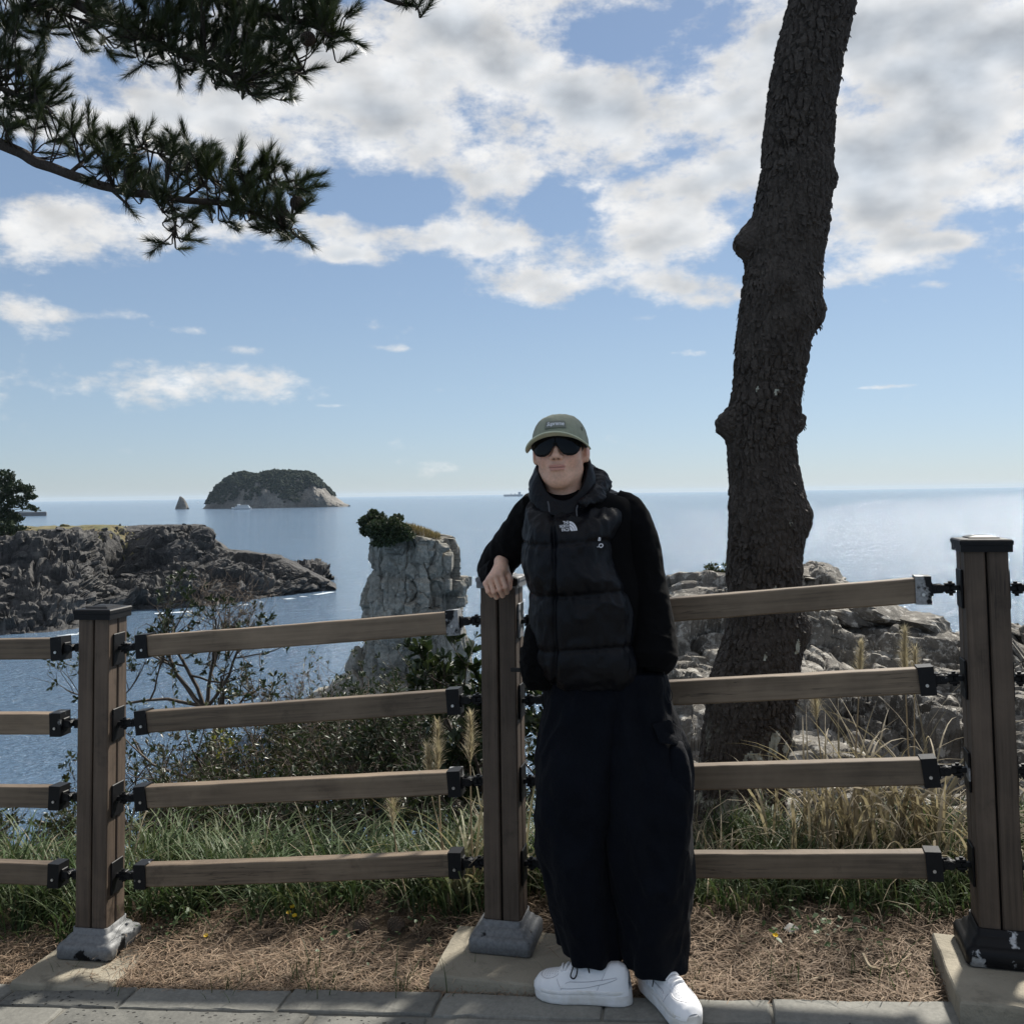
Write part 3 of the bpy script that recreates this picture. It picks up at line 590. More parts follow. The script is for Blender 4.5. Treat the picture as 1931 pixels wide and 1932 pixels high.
# ------------------------------------------------------------------ island, islet, boats, breakwater
M_ISL = rockmat('island_rock', (0.12, 0.11, 0.098), (0.20, 0.186, 0.165), (0.085, 0.078, 0.068), 0.05, 0.5, bump=0.8, bdist=2.0)
M_FOR = leafmat('island_forest', [(0.014, 0.021, 0.013), (0.020, 0.028, 0.017), (0.016, 0.024, 0.016)], 0.9, 0, 0.1)
def build_island():
    D = 2050.0; zi = lambda X, Y: (306.6+X*.1954, 858.5+Y*.1954)
    PR = [(438, 506), (446, 455), (470, 385), (500, 335), (560, 280), (620, 232), (720, 186), (800, 176), (870, 196), (920, 196), (980, 182), (1100, 165), (1250, 165), (1400, 178), (1450, 200), (1520, 268), (1570, 318), (1640, 395), (1730, 462), (1798, 484)]
    n, m = 260, 90; X = np.linspace(438, 1798, n)
    top = np.array([W(*zi(a, np.interp(a, [p[0] for p in PR], [p[1] for p in PR])), D) for a in X])
    yb = SEA_Z-1
    dep = 95*np.sqrt(np.clip(1-((X-1080)/720)**2, 0.02, 1))
    t = np.linspace(-1, 1, m); P = np.zeros((n, m, 3))
    h = np.clip((top[:, 2]-yb), 0, 999)
    for j, s in enumerate(t):
        f = (1-np.abs(s)**2.6)**0.75
        P[:, j, 0] = top[:, 0]; P[:, j, 1] = top[:, 1]+dep*s; P[:, j, 2] = yb+h*f
    # gullies between the buttresses
    q = P*np.array([.035, .02, .012]); g = 1-np.abs(fbm(q, 4))*2
    ridge = fbm(P*np.array([.02, .01, .005])+5, 3)
    P[..., 1] += (ridge*26+(g-.5)*16+5*(1-2*np.abs(fbm(P*np.array([.11, .11, .03]), 3)))+2.5*fbm(P*.2, 3))*(1-np.abs(t)[None]**8)
    N = normals_grid(P)
    o = obj('island', mesh_np('island', P.reshape(-1, 3), grid_faces(n, m), False), M_ISL, None, 'far forested island with pale cliffs at its foot', 'island')
    # forest: every crown a small clump, standing only where the slope carries trees
    r = np.random.default_rng(4); base_d = rock_dirs(); b = MB(); cnt = 0
    XX = np.repeat(X[:, None], m, 1); Zp = P[..., 2]-SEA_Z; rel = Zp/np.maximum(h[:, None], 1)
    py = 506-Zp*FPX/D/.1954
    nse = fbm(P*.03, 3)
    ok = (py < np.interp(XX, [438, 700, 790, 850, 900, 1000, 1080, 1180, 1240, 1400, 1410, 1470, 1560, 1640, 1800], [455, 462, 440, 320, 330, 265, 320, 350, 445, 440, 360, 300, 315, 310, 200])+34*nse)
    ok |= (py < 425+25*nse) & (XX > 890) & (XX < 1060) & (py > 300+60*nse)
    ok |= (t[None] > 0.0) & (py < 400)
    I, J = np.where(ok & (t[None] < .9))
    pick = r.choice(len(I), min(4600, len(I)), replace=False)
    for k in pick:
        p = P[I[k], J[k]]+r.normal(0, 1.0, 3); s = r.uniform(2.2, 4.6)
        if r.random() < .05: s *= 1.35
        Vd = base_d[0]*(1+.35*r.normal(size=(len(base_d[0]), 1)))*np.array([s, s, s*.8])
        b.add(Vd+p+np.array([0, -1, s*.25]), T=base_d[1])
    obj('forest', b.mesh('forest'), M_FOR, o, kind='stuff')
    # islet
    PI_ = [(133, 510), (140, 470), (160, 420), (168, 397), (185, 402), (205, 420), (225, 450), (240, 480), (246, 508)]
    X = np.linspace(133, 246, 70); top = np.array([W(*zi(a, np.interp(a, [p[0] for p in PI_], [p[1] for p in PI_])), 2000.0) for a in X]); h = top[:, 2]-yb; P = np.zeros((70, 40, 3)); t = np.linspace(-1, 1, 40)
    for j, s in enumerate(t):
        P[:, j] = top; P[:, j, 1] += 9*s; P[:, j, 2] = yb+h*(1-abs(s)**2.2)**.7
    P += .9*np.stack([fbm(P*.25, 3, k=4), fbm(P*.25, 3, k=5), 0*P[..., 0]], -1)
    obj('islet', mesh_np('islet', P.reshape(-1, 3), grid_faces(70, 40)), M_ISL, None, 'small pointed rock islet left of the forested island', 'islet')
def rock_dirs():
    g = (1+5**.5)/2; V = np.array([[-1, g, 0], [1, g, 0], [-1, -g, 0], [1, -g, 0], [0, -1, g], [0, 1, g], [0, -1, -g], [0, 1, -g], [g, 0, -1], [g, 0, 1], [-g, 0, -1], [-g, 0, 1]])/math.sqrt(1+g*g)
    T = np.array([[0, 11, 5], [0, 5, 1], [0, 1, 7], [0, 7, 10], [0, 10, 11], [1, 5, 9], [5, 11, 4], [11, 10, 2], [10, 7, 6], [7, 1, 8], [3, 9, 4], [3, 4, 2], [3, 2, 6], [3, 6, 8], [3, 8, 9], [4, 9, 5], [2, 4, 11], [6, 2, 10], [8, 6, 7], [9, 8, 1]])
    return V, T
build_island()
M_WHITE = mat('boat_white', (0.78, 0.79, 0.80), rough=0.4); M_HULL = mat('boat_hull', (0.62, 0.64, 0.66), rough=0.4); M_GLASSD = mat('dark_window', (0.03, 0.04, 0.05), rough=0.15); M_RAILB = mat('boat_trim', (0.30, 0.33, 0.36), rough=0.5)
M_FOAM = mat('foam', (0.75, 0.78, 0.80), (0.6, 0.65, 0.7), 0.8, 0.8)
def build_boats():
    c = WZ(456, 961.0, SEA_Z); L = 36.0
    f = thing('ferry', 'white excursion ferry with two decks sailing past the foot of the island', 'ferry', c, rad(4))
    # hull: lofted sections, bow to the left
    xs = np.linspace(-L/2, L/2, 15); rows = []
    for x in xs:
        u = (x+L/2)/L; w = 4.2*min(1, (u*3.2)**.7+.02); sh = 3.2+1.3*max(0, 1-u*3)**2
        rows.append([[x-(1.6*max(0, 1-u*4)), -w, sh], [x, -w*.85, .6], [x, 0, -.6], [x, w*.85, .6], [x-(1.6*max(0, 1-u*4)), w, sh], [x, 0, sh-.02]])
    obj('hull', mesh_np('hull', np.array(rows).reshape(-1, 3), grid_faces(15, 6, True)), M_HULL, f)
    b = MB(); b.box((1.5, 0, 4.4), (13.5, 3.8, 1.2), bev=.2); d1 = obj('lower_deck', b.mesh('lower_deck'), M_WHITE, f)
    b = MB(); b.box((2.5, 0, 6.75), (10.5, 3.4, 1.1), bev=.2); d2 = obj('upper_deck', b.mesh('upper_deck'), M_WHITE, f)
    b = MB(); b.box((-5.5, 0, 8.9), (2.6, 2.2, 1.0), bev=.3); obj('wheelhouse', b.mesh('wheelhouse'), M_WHITE, f)
    b = MB(); b.box((1.5, 0, 5.66), (14.5, 4.0, .1)); b.box((2, 0, 7.95), (12.0, 3.6, .1)); obj('roof', b.mesh('roof'), M_RAILB, f)
    b = MB(); b.box((0, 0, 0), (.8, .06, .42)); wm = b.mesh('window')
    for i in range(11): obj('window', wm, M_GLASSD, d1, loc=(-10+i*2.2, -3.82, 4.5))
    for i in range(8): obj('window', wm, M_GLASSD, d2, loc=(-6+i*2.3, -3.42, 6.85))
    b = MB(); b.tube([(-3, 0, 9.8), (-3, 0, 14)], .14, 6); b.tube([(-4, 0, 12.5), (-2, 0, 12.5)], .08, 5); b.tube([(8, 0, 8), (8, 0, 11)], .12, 6); obj('mast', b.mesh('mast'), M_RAILB, f)
    b = MB()
    for i in range(14): b.tube([(-9.5+i*1.75, -3.5, 8.05), (-9.5+i*1.75, -3.5, 9.1)], .05, 4)
    b.tube([(-9.5, -3.5, 9.1), (13.3, -3.5, 9.1)], .06, 4); obj('railing', b.mesh('railing'), M_WHITE, f)
    # wake behind it
    r = np.random.default_rng(2); n = 90; x = np.linspace(0, 95, n); V = []
    for i, xx in enumerate(x):
        w = 3.0*(1-xx/110)+r.uniform(-.6, .6); V += [[L/2-2+xx, -w-r.uniform(0, .5), .03], [L/2-2+xx, w*.3, .04]]
    V = np.array(V)@rotz(rad(4)).T+c; obj('wake', mesh_np('wake', V, grid_faces(n, 2)), M_FOAM, kind='stuff')
    # far freighter, a pale shape on the horizon
    c = WZ(968, 936.6, SEA_Z); s = thing('freighter', 'faint far-off cargo ship on the horizon left of the capped man', 'ship', c)
    b = MB(); b.box((0, 0, 9), (85, 12, 9), bev=2); obj('hull', b.mesh('hull'), M_RAILB, s)
    b = MB(); b.box((55, 0, 28), (12, 10, 11), bev=1); b.box((-20, 0, 22), (3, 3, 5)); b.box((15, 0, 22), (3, 3, 5)); obj('superstructure', b.mesh('superstructure'), M_RAILB, s)
    # small motor boat far left
    c = WZ(373*1.0, 947.5, SEA_Z); 
    s = thing('motor_boat', 'tiny white boat near the horizon between the headland pine and the islet', 'boat', c)
    b = MB(); b.box((0, 0, .8), (6, 2, .9), bev=.5); obj('hull', b.mesh('hull'), M_WHITE, s); b = MB(); b.box((1, 0, 2.6), (2, 1.4, 1), bev=.2); obj('cabin', b.mesh('cabin'), M_WHITE, s)
    # breakwater pier behind the headland pine
    a = WZ(-220, 979, SEA_Z); e = WZ(88, 973, SEA_Z); c = (a+e)/2; hl = np.linalg.norm(e-a)/2; ya = math.atan2(e[1]-a[1], e[0]-a[0])
    p = thing('breakwater', 'grey breakwater wall on the water behind the headland pine at the left edge', 'breakwater', c, ya); mc = mat('wall_concrete', (0.10, 0.10, 0.11), (0.14, 0.14, 0.15), .1, .9)
    b = MB(); b.box((0, 0, 2.2), (hl, 3.0, 3.0), bev=.3); obj('wall', b.mesh('wall'), mc, p); b = MB(); b.box((0, 1.8, 5.6), (hl-1, .6, .38)); obj('parapet', b.mesh('parapet'), mc, p)
build_boats()
# ------------------------------------------------------------------ plants
def nrm(v): return v/(np.linalg.norm(v, axis=-1, keepdims=True)+1e-12)
def blades(P, L, w, az, lean, droop, seg=5, twist=0.0):
    """grass blades: (N) arrays -> vertices, quads"""
    N = len(P); s = np.linspace(0, 1, seg+1); th = lean[:, None]+droop[:, None]*s[None]**1.3; ds = (L/seg)[:, None]
    r = np.concatenate([np.zeros((N, 1)), np.cumsum(np.sin(th[:, :-1])*ds, 1)], 1); z = np.concatenate([np.zeros((N, 1)), np.cumsum(np.cos(th[:, :-1])*ds, 1)], 1)
    d = np.stack([np.cos(az), np.sin(az)], 1); sd = np.stack([-np.sin(az), np.cos(az)], 1)
    C = np.stack([P[:, None, 0]+r*d[:, None, 0], P[:, None, 1]+r*d[:, None, 1], P[:, None, 2]+z], -1)
    ww = w[:, None]*(1-s[None]**2.2)*0.5*np.minimum(1, .6+2*s[None]); ww[:, -1] = w*.02
    off = np.stack([sd[:, None, 0]*ww, sd[:, None, 1]*ww, twist*ww], -1)
    V = np.stack([C-off, C+off], 2).reshape(-1, 3); k = (np.arange(N)*(seg+1)*2)[:, None]; j = (np.arange(seg)*2)[None]
    Q = np.stack([k+j, k+j+1, k+j+3, k+j+2], -1).reshape(-1, 4)
    return V, Q
LEAF_V = np.array([[0, 0, 0], [.30, .10, .35], [.30, -.10, .35], [.72, .16, .9], [.72, -.16, .9], [1.0, 0, .6], [.72, 0, .55], [.30, 0, .15]])
LEAF_T = np.array([[0, 7, 1], [0, 2, 7], [1, 7, 6], [1, 6, 3], [2, 6, 7], [2, 4, 6], [3, 6, 5], [4, 5, 6]])
def leaves(P, D, U, L, wf=1.0):
    """place leaves: base P, along D, upper side U, length L"""
    D = nrm(D); S = nrm(np.cross(U, D)); U = np.cross(D, S); T = LEAF_V*np.array([1, wf*1.15, .12])
    V = P[:, None]+L[:, None, None]*(T[None, :, 0:1]*D[:, None]+T[None, :, 1:2]*S[:, None]+T[None, :, 2:3]*U[:, None])
    F = (np.arange(len(P))*len(T))[:, None, None]+LEAF_T[None]
    return V.reshape(-1, 3), F.reshape(-1, 3)
def rdir(r, n): return nrm(r.normal(size=(n, 3)))
def twig(b, p0, d, L, r0, rr, lvl, tips, nseg=5, wob=.25, up=.12, kids=(3, 4), spread=.7, shrink=.62, minr=.0012):
    P = [np.array(p0, float)]; d = np.array(d, float)/np.linalg.norm(d)
    for i in range(nseg): d = d+rr.normal(0, wob, 3)*.5+np.array([0, 0, up*.3]); d /= np.linalg.norm(d); P.append(P[-1]+d*L/nseg)
    P = np.array(P); rad_ = np.linspace(r0, max(r0*.55, minr), nseg+1); b.tube(P, rad_, 5 if lvl > 1 else 4, caps=False)
    if lvl == 0: tips.append((P[-1], d, P)); return
    for k in range(rr.integers(kids[0], kids[1]+1)):
        f = rr.uniform(.35, 1.0) if k else 1.0; i = min(int(f*nseg), nseg-1); q = P[i]+(P[i+1]-P[i])*(f*nseg-i); dd = nrm(P[i+1]-P[i]+spread*rr.normal(0, 1, 3)*.7+np.array([0, 0, up]))
        twig(b, q, dd, L*shrink*rr.uniform(.75, 1.2), max(np.interp(f, [0, 1], [r0, r0*.55])*.7, minr), rr, lvl-1, tips, nseg, wob, up, kids, spread, shrink, minr)
M_BARK_D = mat('shrub_bark', (0.055, 0.042, 0.032), (0.10, 0.082, 0.065), 12, .85, .5, 40, bdist=.004)
M_TWIG = mat('bare_twig', (0.13, 0.095, 0.07), (0.20, 0.16, 0.125), 9, .85)
M_LEAF = leafmat('glossy_leaf', [(0.018, 0.031, 0.013), (0.028, 0.044, 0.017), (0.040, 0.054, 0.021), (0.022, 0.034, 0.016)], .45, .20, .32)
M_LEAF2 = leafmat('shrub_leaf', [(0.018, 0.030, 0.012), (0.035, 0.050, 0.018), (0.06, 0.070, 0.025), (0.05, 0.038, 0.018)], .4, .25, .4)
M_YLEAF = leafmat('yellow_green_leaf', [(0.13, 0.14, 0.025), (0.18, 0.17, 0.03), (0.09, 0.12, 0.03)], .5, .4, .3)
def rosettes(tips, rr, per, L, wf, along=0, tilt=.8):
    P, D, U, Ls = [], [], [], []
    for p, d, path in tips:
        for k in range(per):
            a = rr.uniform(0, 2*PI); s = nrm(np.cross(d, rdir(rr, 1)[0])); dd = nrm(d*rr.uniform(.25, .9)+s*tilt+np.array([0, 0, .1])); q = p
            if along and rr.random() < along: i = rr.integers(1, len(path)); q = path[i-1]+(path[i]-path[i-1])*rr.random()
            P.append(q-d*rr.uniform(0, .012)); D.append(dd); U.append(nrm(d+.3*rr.normal(size=3))); Ls.append(L*rr.uniform(.6, 1.15))
    return leaves(np.array(P), np.array(D), np.array(U), np.array(Ls), wf)
def shrub(name, label, base, stems, leafL, per, wf, seed, lm=None, bm=None, lvl=3, group=None, drop=0.0, along=.3, **kw):
    """stems: list of (offset, direction, length, radius)"""
    rr = np.random.default_rng(seed); b = MB(); tips = []; base = np.array(base, float)
    for off, d, L, r0 in stems: twig(b, np.array(off, float), d, L, r0, rr, lvl, tips, **kw)
    t = thing(name, label, 'shrub', base, group=group)
    obj('stem', b.mesh('stem', True), bm or M_BARK_D, t)
    tp = [x for x in tips if rr.random() >= drop]
    V, T = rosettes(tp, rr, per, leafL, wf, along); obj('foliage', mesh_np('foliage', V, T), lm or M_LEAF, t, kind='stuff')
    return t, tips
def build_shrubs():
    # left spreading shrub behind the upper rails (trunk fork low, flat tiers of glossy leaves)
    base = W(388, 1345, 7.6)
    stems = [((0, 0, -.5), (.02, 0, 1), .62, .034), ((0, 0, 0.02), (-.75, .1, .75), .62, .022), ((0, 0, .05), (-1.0, -.1, .30), .75, .016), ((.0, 0, .02), (.30, .1, 1.0), .52, .020), ((0, 0, .03), (.75, 0, .62), .55, .016), ((0, 0, -.02), (-.35, .1, 1.0), .60, .020)]
    t, tips = shrub('coastal_shrub', 'spreading evergreen shrub with tiered leaf clusters behind the left fence bay', base, stems, .048, 12, .95, 21, lvl=3, up=.30, kids=(3, 5), wob=.24, spread=.75, shrink=.60, along=.35, drop=.30)
    # its bare dry crown on top
    b = MB(); rr = np.random.default_rng(5); tp = []
    for k in range(9): twig(b, np.array([.06+rr.uniform(-.05, .12), rr.uniform(-.1, .1), .42]), (rr.uniform(-.3, .6), rr.uniform(-.3, .3), 1), .42, .006, rr, 3, tp, kids=(3, 4), up=.25, wob=.3)
    obj('dead_branches', b.mesh('dead_branches'), M_TWIG, t)
    # darker tangled shrub below it
    base = W(420, 1560, 6.2)
    stems = [((.18, 0, -.35), (-.75, 0, .8), .75, .03), ((-.3, 0, -.35), (-.3, 0, 1), .6, .018), ((0, .1, -.4), (.3, 0, 1), .7, .02), ((.25, 0, -.3), (.5, .1, .9), .6, .016), ((-.5, 0, -.3), (-.1, 0, 1), .55, .014), ((.4, -.1, -.3), (.1, 0, 1), .62, .015)]
    shrub('tangled_shrub', 'dense dark shrub with tangled stems low behind the left fence bay', base, stems, .042, 12, 1.0, 31, M_LEAF2, lvl=3, up=.2, kids=(3, 5), along=.5, drop=.38, wob=.4)
    t2 = thing('sprig', 'yellow-green leafy sprig in the tangled shrub left of centre', 'plant', W(415, 1400, 6.0)); b = MB(); tips = []; rr = np.random.default_rng(77)
    twig(b, (0.05, 0, -.25), (-.1, 0, 1), .26, .005, rr, 2, tips, kids=(3, 4)); obj('stem', b.mesh('stem'), M_TWIG, t2); V, T = rosettes(tips, rr, 7, .035, 1.1, .4); obj('foliage', mesh_np('foliage', V, T), M_YLEAF, t2, kind='stuff')
    # dark bushes under the stack between the posts
    defs = [('wind_clipped_bush', 'brown-tinged twiggy bush below the sea stack', (610, 1480), 6.6, .036, 41, M_LEAF2, .42, 7), ('evergreen_bush', 'dark evergreen bush right of the twiggy bush behind the second rail', (745, 1450), 5.9, .042, 42, M_LEAF, .36, 9), ('evergreen_bush', 'dark leafy bush filling the lower left fence bay above the grass', (640, 1600), 5.3, .042, 43, M_LEAF, .33, 9),
            ('evergreen_bush', 'low dark bush beside the left post above the grass tufts', (330, 1600), 5.2, .040, 44, M_LEAF2, .28, 8), ('evergreen_bush', 'dark bush behind the reed clump left of the middle post', (830, 1560), 5.0, .042, 45, M_LEAF, .30, 9), ('evergreen_bush', 'small dark bush in the far left fence bay', (60, 1580), 5.2, .038, 46, M_LEAF2, .22, 7), ('evergreen_bush', 'dark bush between the left post and the twiggy bush', (490, 1570), 5.6, .038, 47, M_LEAF2, .30, 8),
            ('thicket_bush', 'dense brownish thicket behind the twiggy bush below the bare twigs', (575, 1500), 7.4, .036, 48, M_LEAF2, .46, 14), ('thicket_bush', 'dense dark thicket right of the brownish one under the stack', (690, 1470), 7.2, .038, 49, M_LEAF, .44, 14), ('thicket_bush', 'dense thicket behind the reed plumes', (810, 1470), 6.8, .038, 50, M_LEAF2, .42, 14), ('thicket_bush', 'low thicket behind the tangled shrub at the left', (400, 1540), 7.2, .036, 52, M_LEAF2, .36, 14)]
    for nm, lb, (px, py), d, lf, sd_, lm, hgt, per in defs:
        base = W(px, py, d); rr = np.random.default_rng(sd_); stems = []
        for k in range(16 if nm != 'thicket_bush' else 20): a = rr.uniform(0, 6.3); stems.append(((rr.uniform(-.34, .34), rr.uniform(-.2, .2), -.30), (math.cos(a)*.55, math.sin(a)*.4, 1), hgt*rr.uniform(.95, 1.5), .012))
        shrub(nm, lb, base, stems, lf, per, .95, sd_, lm, lvl=3, up=.18, kids=(3, 4), along=.55, drop=.2, wob=.4, bm=M_TWIG if sd_ == 41 else None, shrink=.68)
    # bare twigs against the sea
    b = MB(); rr = np.random.default_rng(9); tp = []; t3 = thing('bare_bush', 'bare twiggy bush against the sea between the shrub and the sea stack', 'shrub', W(560, 1330, 6.8))
    for k in range(13): twig(b, (rr.uniform(-.30, .35), rr.uniform(-.1, .1), -.15), (rr.uniform(-.6, .6), rr.uniform(-.2, .2), 1), .24, .0032, rr, 3, tp, kids=(2, 3), up=.2, wob=.35, minr=.0011)
    obj('twigs', b.mesh('twigs'), M_TWIG, t3, kind='stuff'); V, T = rosettes(tp[::9], rr, 3, .03, .8, 0); obj('withered_leaf', mesh_np('withered_leaf', V, T), leafmat('withered', [(.07, .045, .03), (.05, .035, .03)], .7), t3, kind='stuff')
    # broad-leaved shrub against the stack, by the middle post
    base = W(925, 1420, 4.55)
    stems = [((0, 0, -.35), (-.25, .05, 1), .40, .016), ((-.02, 0, -.2), (-.75, .1, .9), .42, .014), ((-.05, .05, -.2), (-.45, .1, 1), .50, .013), ((.0, 0, -.2), (.0, 0, 1), .46, .012), ((.12, .1, -.3), (.25, .1, 1), .44, .012), ((.1, 0, -.4), (.5, .1, .8), .40, .011), ((0, 0, -.4), (-.8, 0, .55), .36, .01), ((-.1, .1, -.3), (-.2, 0, 1), .42, .012)]
    shrub('broadleaf_shrub', 'broad-leaved evergreen shrub in front of the sea stack behind the middle post', base, stems, .066, 10, 1.15, 51, M_LEAF, lvl=3, up=.30, kids=(3, 4), wob=.18, spread=.6, shrink=.50, along=.2, drop=.15)
    for (px, py, d, lb) in [(985, 1262, 5.6, None)][:0]: pass
    base = W(700, 1350, 7.2); rr = np.random.default_rng(61)
    shrub('leafy_sapling', 'small leafy shrub poking above the second rail at the foot of the sea stack', base, [((rr.uniform(-.2, .25), 0, -.2), (rr.uniform(-.3, .3), 0, 1), .22, .007) for k in range(7)], .06, 8, 1.0, 62, M_LEAF, lvl=2, up=.3, along=.4)
    base = W(502, 1310, 6.9); shrub('leafy_sapling', 'single leafy shoot right of the left shrub trunk', base, [((0, 0, -.1), (.05, 0, 1), .16, .006), ((0.02, 0, -.1), (.2, 0, 1), .14, .005)], .055, 8, 1.0, 63, M_LEAF, lvl=1, up=.3, along=.5)
    base = W(625, 1300, 6.4); shrub('leafy_sapling', 'thin upright leafy twig left of the sea stack foot', base, [((0, 0, -.12), (.02, 0, 1), .18, .004)], .035, 7, .8, 64, M_LEAF2, lvl=1, up=.3, along=.6)
    # tuft of shrub on the crag
    base = W(1356, 1090, 17.2); shrub('cliff_shrub', 'small green shrub on top of the crag left of the pine trunk', base, [((rr.uniform(-.2, .2), 0, -.05), (rr.uniform(-.5, .5), 0, 1), .17, .01) for k in range(7)], .09, 6, 1.0, 65, M_LEAF2, lvl=2, along=.5)
build_shrubs()
# ------------------------------------------------------------------ growth on the sea stack
def build_stack_growth():
    zx, D = STACK_ZX, STACK_D; rr = np.random.default_rng(3)
    def blob_tree(name, label, pads, mats, trunk, dens=1.0, L=.30):
        base = W(*zx(*trunk[0]), D+.5); t = thing(name, label, 'shrub', base); b = MB()
        for pts in [trunk]: b.tube(smooth_path([W(*zx(a, c), D+.3)-base for a, c in pts], 4), np.linspace(.16, .05, (len(pts)-1)*4+1), 6)
        obj('trunk', b.mesh('trunk'), M_BARK_D, t); P = []
        for (x, y, rx, ry, n) in pads:
            q = rdir(rr, int(n*dens))*np.cbrt(rr.uniform(.15, 1, (int(n*dens), 1))); c = W(*zx(x, y), D-(1.2 if x < 340 or y < 175 else 3.4)); sc = D/FPX*.2197; P.append(c+q*np.array([rx*sc, rx*sc*.8+.4, ry*sc])-base)
        P = np.vstack(P); V, T = leaves(P, rdir(rr, len(P))+np.array([0, 0, .3]), rdir(rr, len(P))+np.array([0, 0, 1]), rr.uniform(.6, 1.2, len(P))*L, 2.2); obj('foliage', mesh_np('foliage', V, T), mats, t, kind='stuff')
    M_SG = leafmat('stack_green', [(.020, .034, .014), (.035, .052, .020), (.05, .064, .025), (.026, .038, .018)], .6, .15, .3)
    blob_tree('windswept_tree', 'windswept dark green tree leaning left over the top of the sea stack', [(270, 190, 85, 55, 900), (330, 150, 80, 40, 700), (250, 270, 60, 40, 500), (360, 250, 110, 80, 1500), (460, 230, 100, 70, 1100), (430, 320, 110, 55, 1100), (210, 195, 30, 20, 150), (300, 105, 35, 12, 120), (520, 300, 80, 60, 700), (600, 310, 60, 40, 350), (380, 370, 90, 30, 500)], M_SG, [(400, 400), (370, 300), (300, 200)])
    blob_tree('scrub_bush', 'small rounded bush on the ridge of the sea stack behind the windswept tree', [(510, 160, 55, 28, 400), (560, 260, 70, 45, 500)], M_SG, [(520, 250), (515, 190), (512, 160)])
    # dry grass along the top
    N = 2600; X = rr.uniform(450, 880, N); Yl = np.interp(X, [400, 520, 640, 740, 870], [220, 215, 225, 255, 310])+rr.uniform(0, 75, N); P = np.array([W(*zx(a, c), D+rr.uniform(-1.5, 1)) for a, c in zip(X, Yl)])
    V, Q = blades(P, rr.uniform(.25, .65, N), np.full(N, .06), rr.uniform(0, 6.3, N), rr.uniform(0, .5, N), rr.uniform(.2, 1.2, N), 3)
    obj('dry_grass', mesh_np('dry_grass', V, Q), leafmat('straw_far', [(.20, .15, .075), (.13, .11, .05), (.27, .20, .10), (.08, .085, .035)], .9, .3, .2), kind='stuff', label='dry yellow grass on the sea stack top')
build_stack_growth()
# ------------------------------------------------------------------ pines
M_NEEDLE = leafmat('pine_needle', [(.020, .032, .010), (.034, .050, .015), (.050, .064, .020), (.018, .027, .012)], .38, .18, .45)
def barkmat(name, c1, c2, c3, s, lichen=None):
    m = bpy.data.materials.new(name); m.use_nodes = True; g = NT(m.node_tree); b = g.n['Principled BSDF']
    co = g.new('ShaderNodeTexCoord').outputs['Object']
    n1 = g.noise(g.vmath('MULTIPLY', co, (1, 1, .45)), s, 7, .65); n2 = g.noise(co, s*6, 6, .7)
    col = g.mix(g.rng(n1, .35, .65), c4(c1), c4(c2)); col = g.mix(g.rng(n2, .5, .75), col, c4(c3))
    if lichen is not None:
        lz = g.sep(co)[2]; lm = g.math('MULTIPLY', g.rng(g.noise(g.vmath('ADD', co, (3.1, 1.7, .4)), 7.0, 6, .62), .555, .585), g.rng(lz, lichen[1], lichen[2], 1.0, 0.0)); col = g.mix(lm, col, c4(lichen[0]))
    g.put(b.inputs['Base Color'], col); b.inputs['Roughness'].default_value = .9; b.inputs['Specular IOR Level'].default_value = .25
    bn = g.new('ShaderNodeBump'); bn.inputs['Strength'].default_value = .9; bn.inputs['Distance'].default_value = .012
    g.put(bn.inputs['Height'], g.math('ADD', g.noise(g.vmath('MULTIPLY', co, (1, 1, .5)), s*4, 8, .7), g.math('MULTIPLY', g.voro(g.vmath('MULTIPLY', co, (1, 1, .5)), s*2.2), .8))); g.l.new(bn.outputs[0], b.inputs['Normal'])
    return m
M_PBARK = barkmat('pine_bark', (.042, .035, .030), (.074, .062, .053), (.115, .099, .087), 14, ((.34, .345, .28), .35, 1.0))
M_PBR = barkmat('pine_branch_bark', (.035, .028, .022), (.06, .048, .04), (.08, .07, .06), 30)
def shoots(P, D, rr, n=120, L=.085, w=.0016, ax=.10):
    """needle shoots: positions, directions -> one triangle per needle"""
    N = len(P); D = nrm(D); A = nrm(np.cross(D, nrm(rr.normal(size=(N, 3))))); Bv = np.cross(D, A)
    s = rr.uniform(0, 1, (N, n)); ph = rr.uniform(0, 2*PI, (N, n)); sp = rr.uniform(.35, 1.0, (N, n))*(1.05-.55*s)
    base = P[:, None]+D[:, None]*(s*ax)[..., None]
    dr = np.cos(sp)[..., None]*D[:, None]+np.sin(sp)[..., None]*(np.cos(ph)[..., None]*A[:, None]+np.sin(ph)[..., None]*Bv[:, None]); dr[..., 2] += .10; dr = nrm(dr)
    ln = L*rr.uniform(.65, 1.1, (N, n)); tip = base+dr*ln[..., None]; sd_ = nrm(np.cross(dr, nrm(rr.normal(size=(N, n, 3)))))*w
    V = np.stack([base-sd_, base+sd_, tip], 2).reshape(-1, 3); T = np.arange(len(V)).reshape(-1, 3)
    return V, T
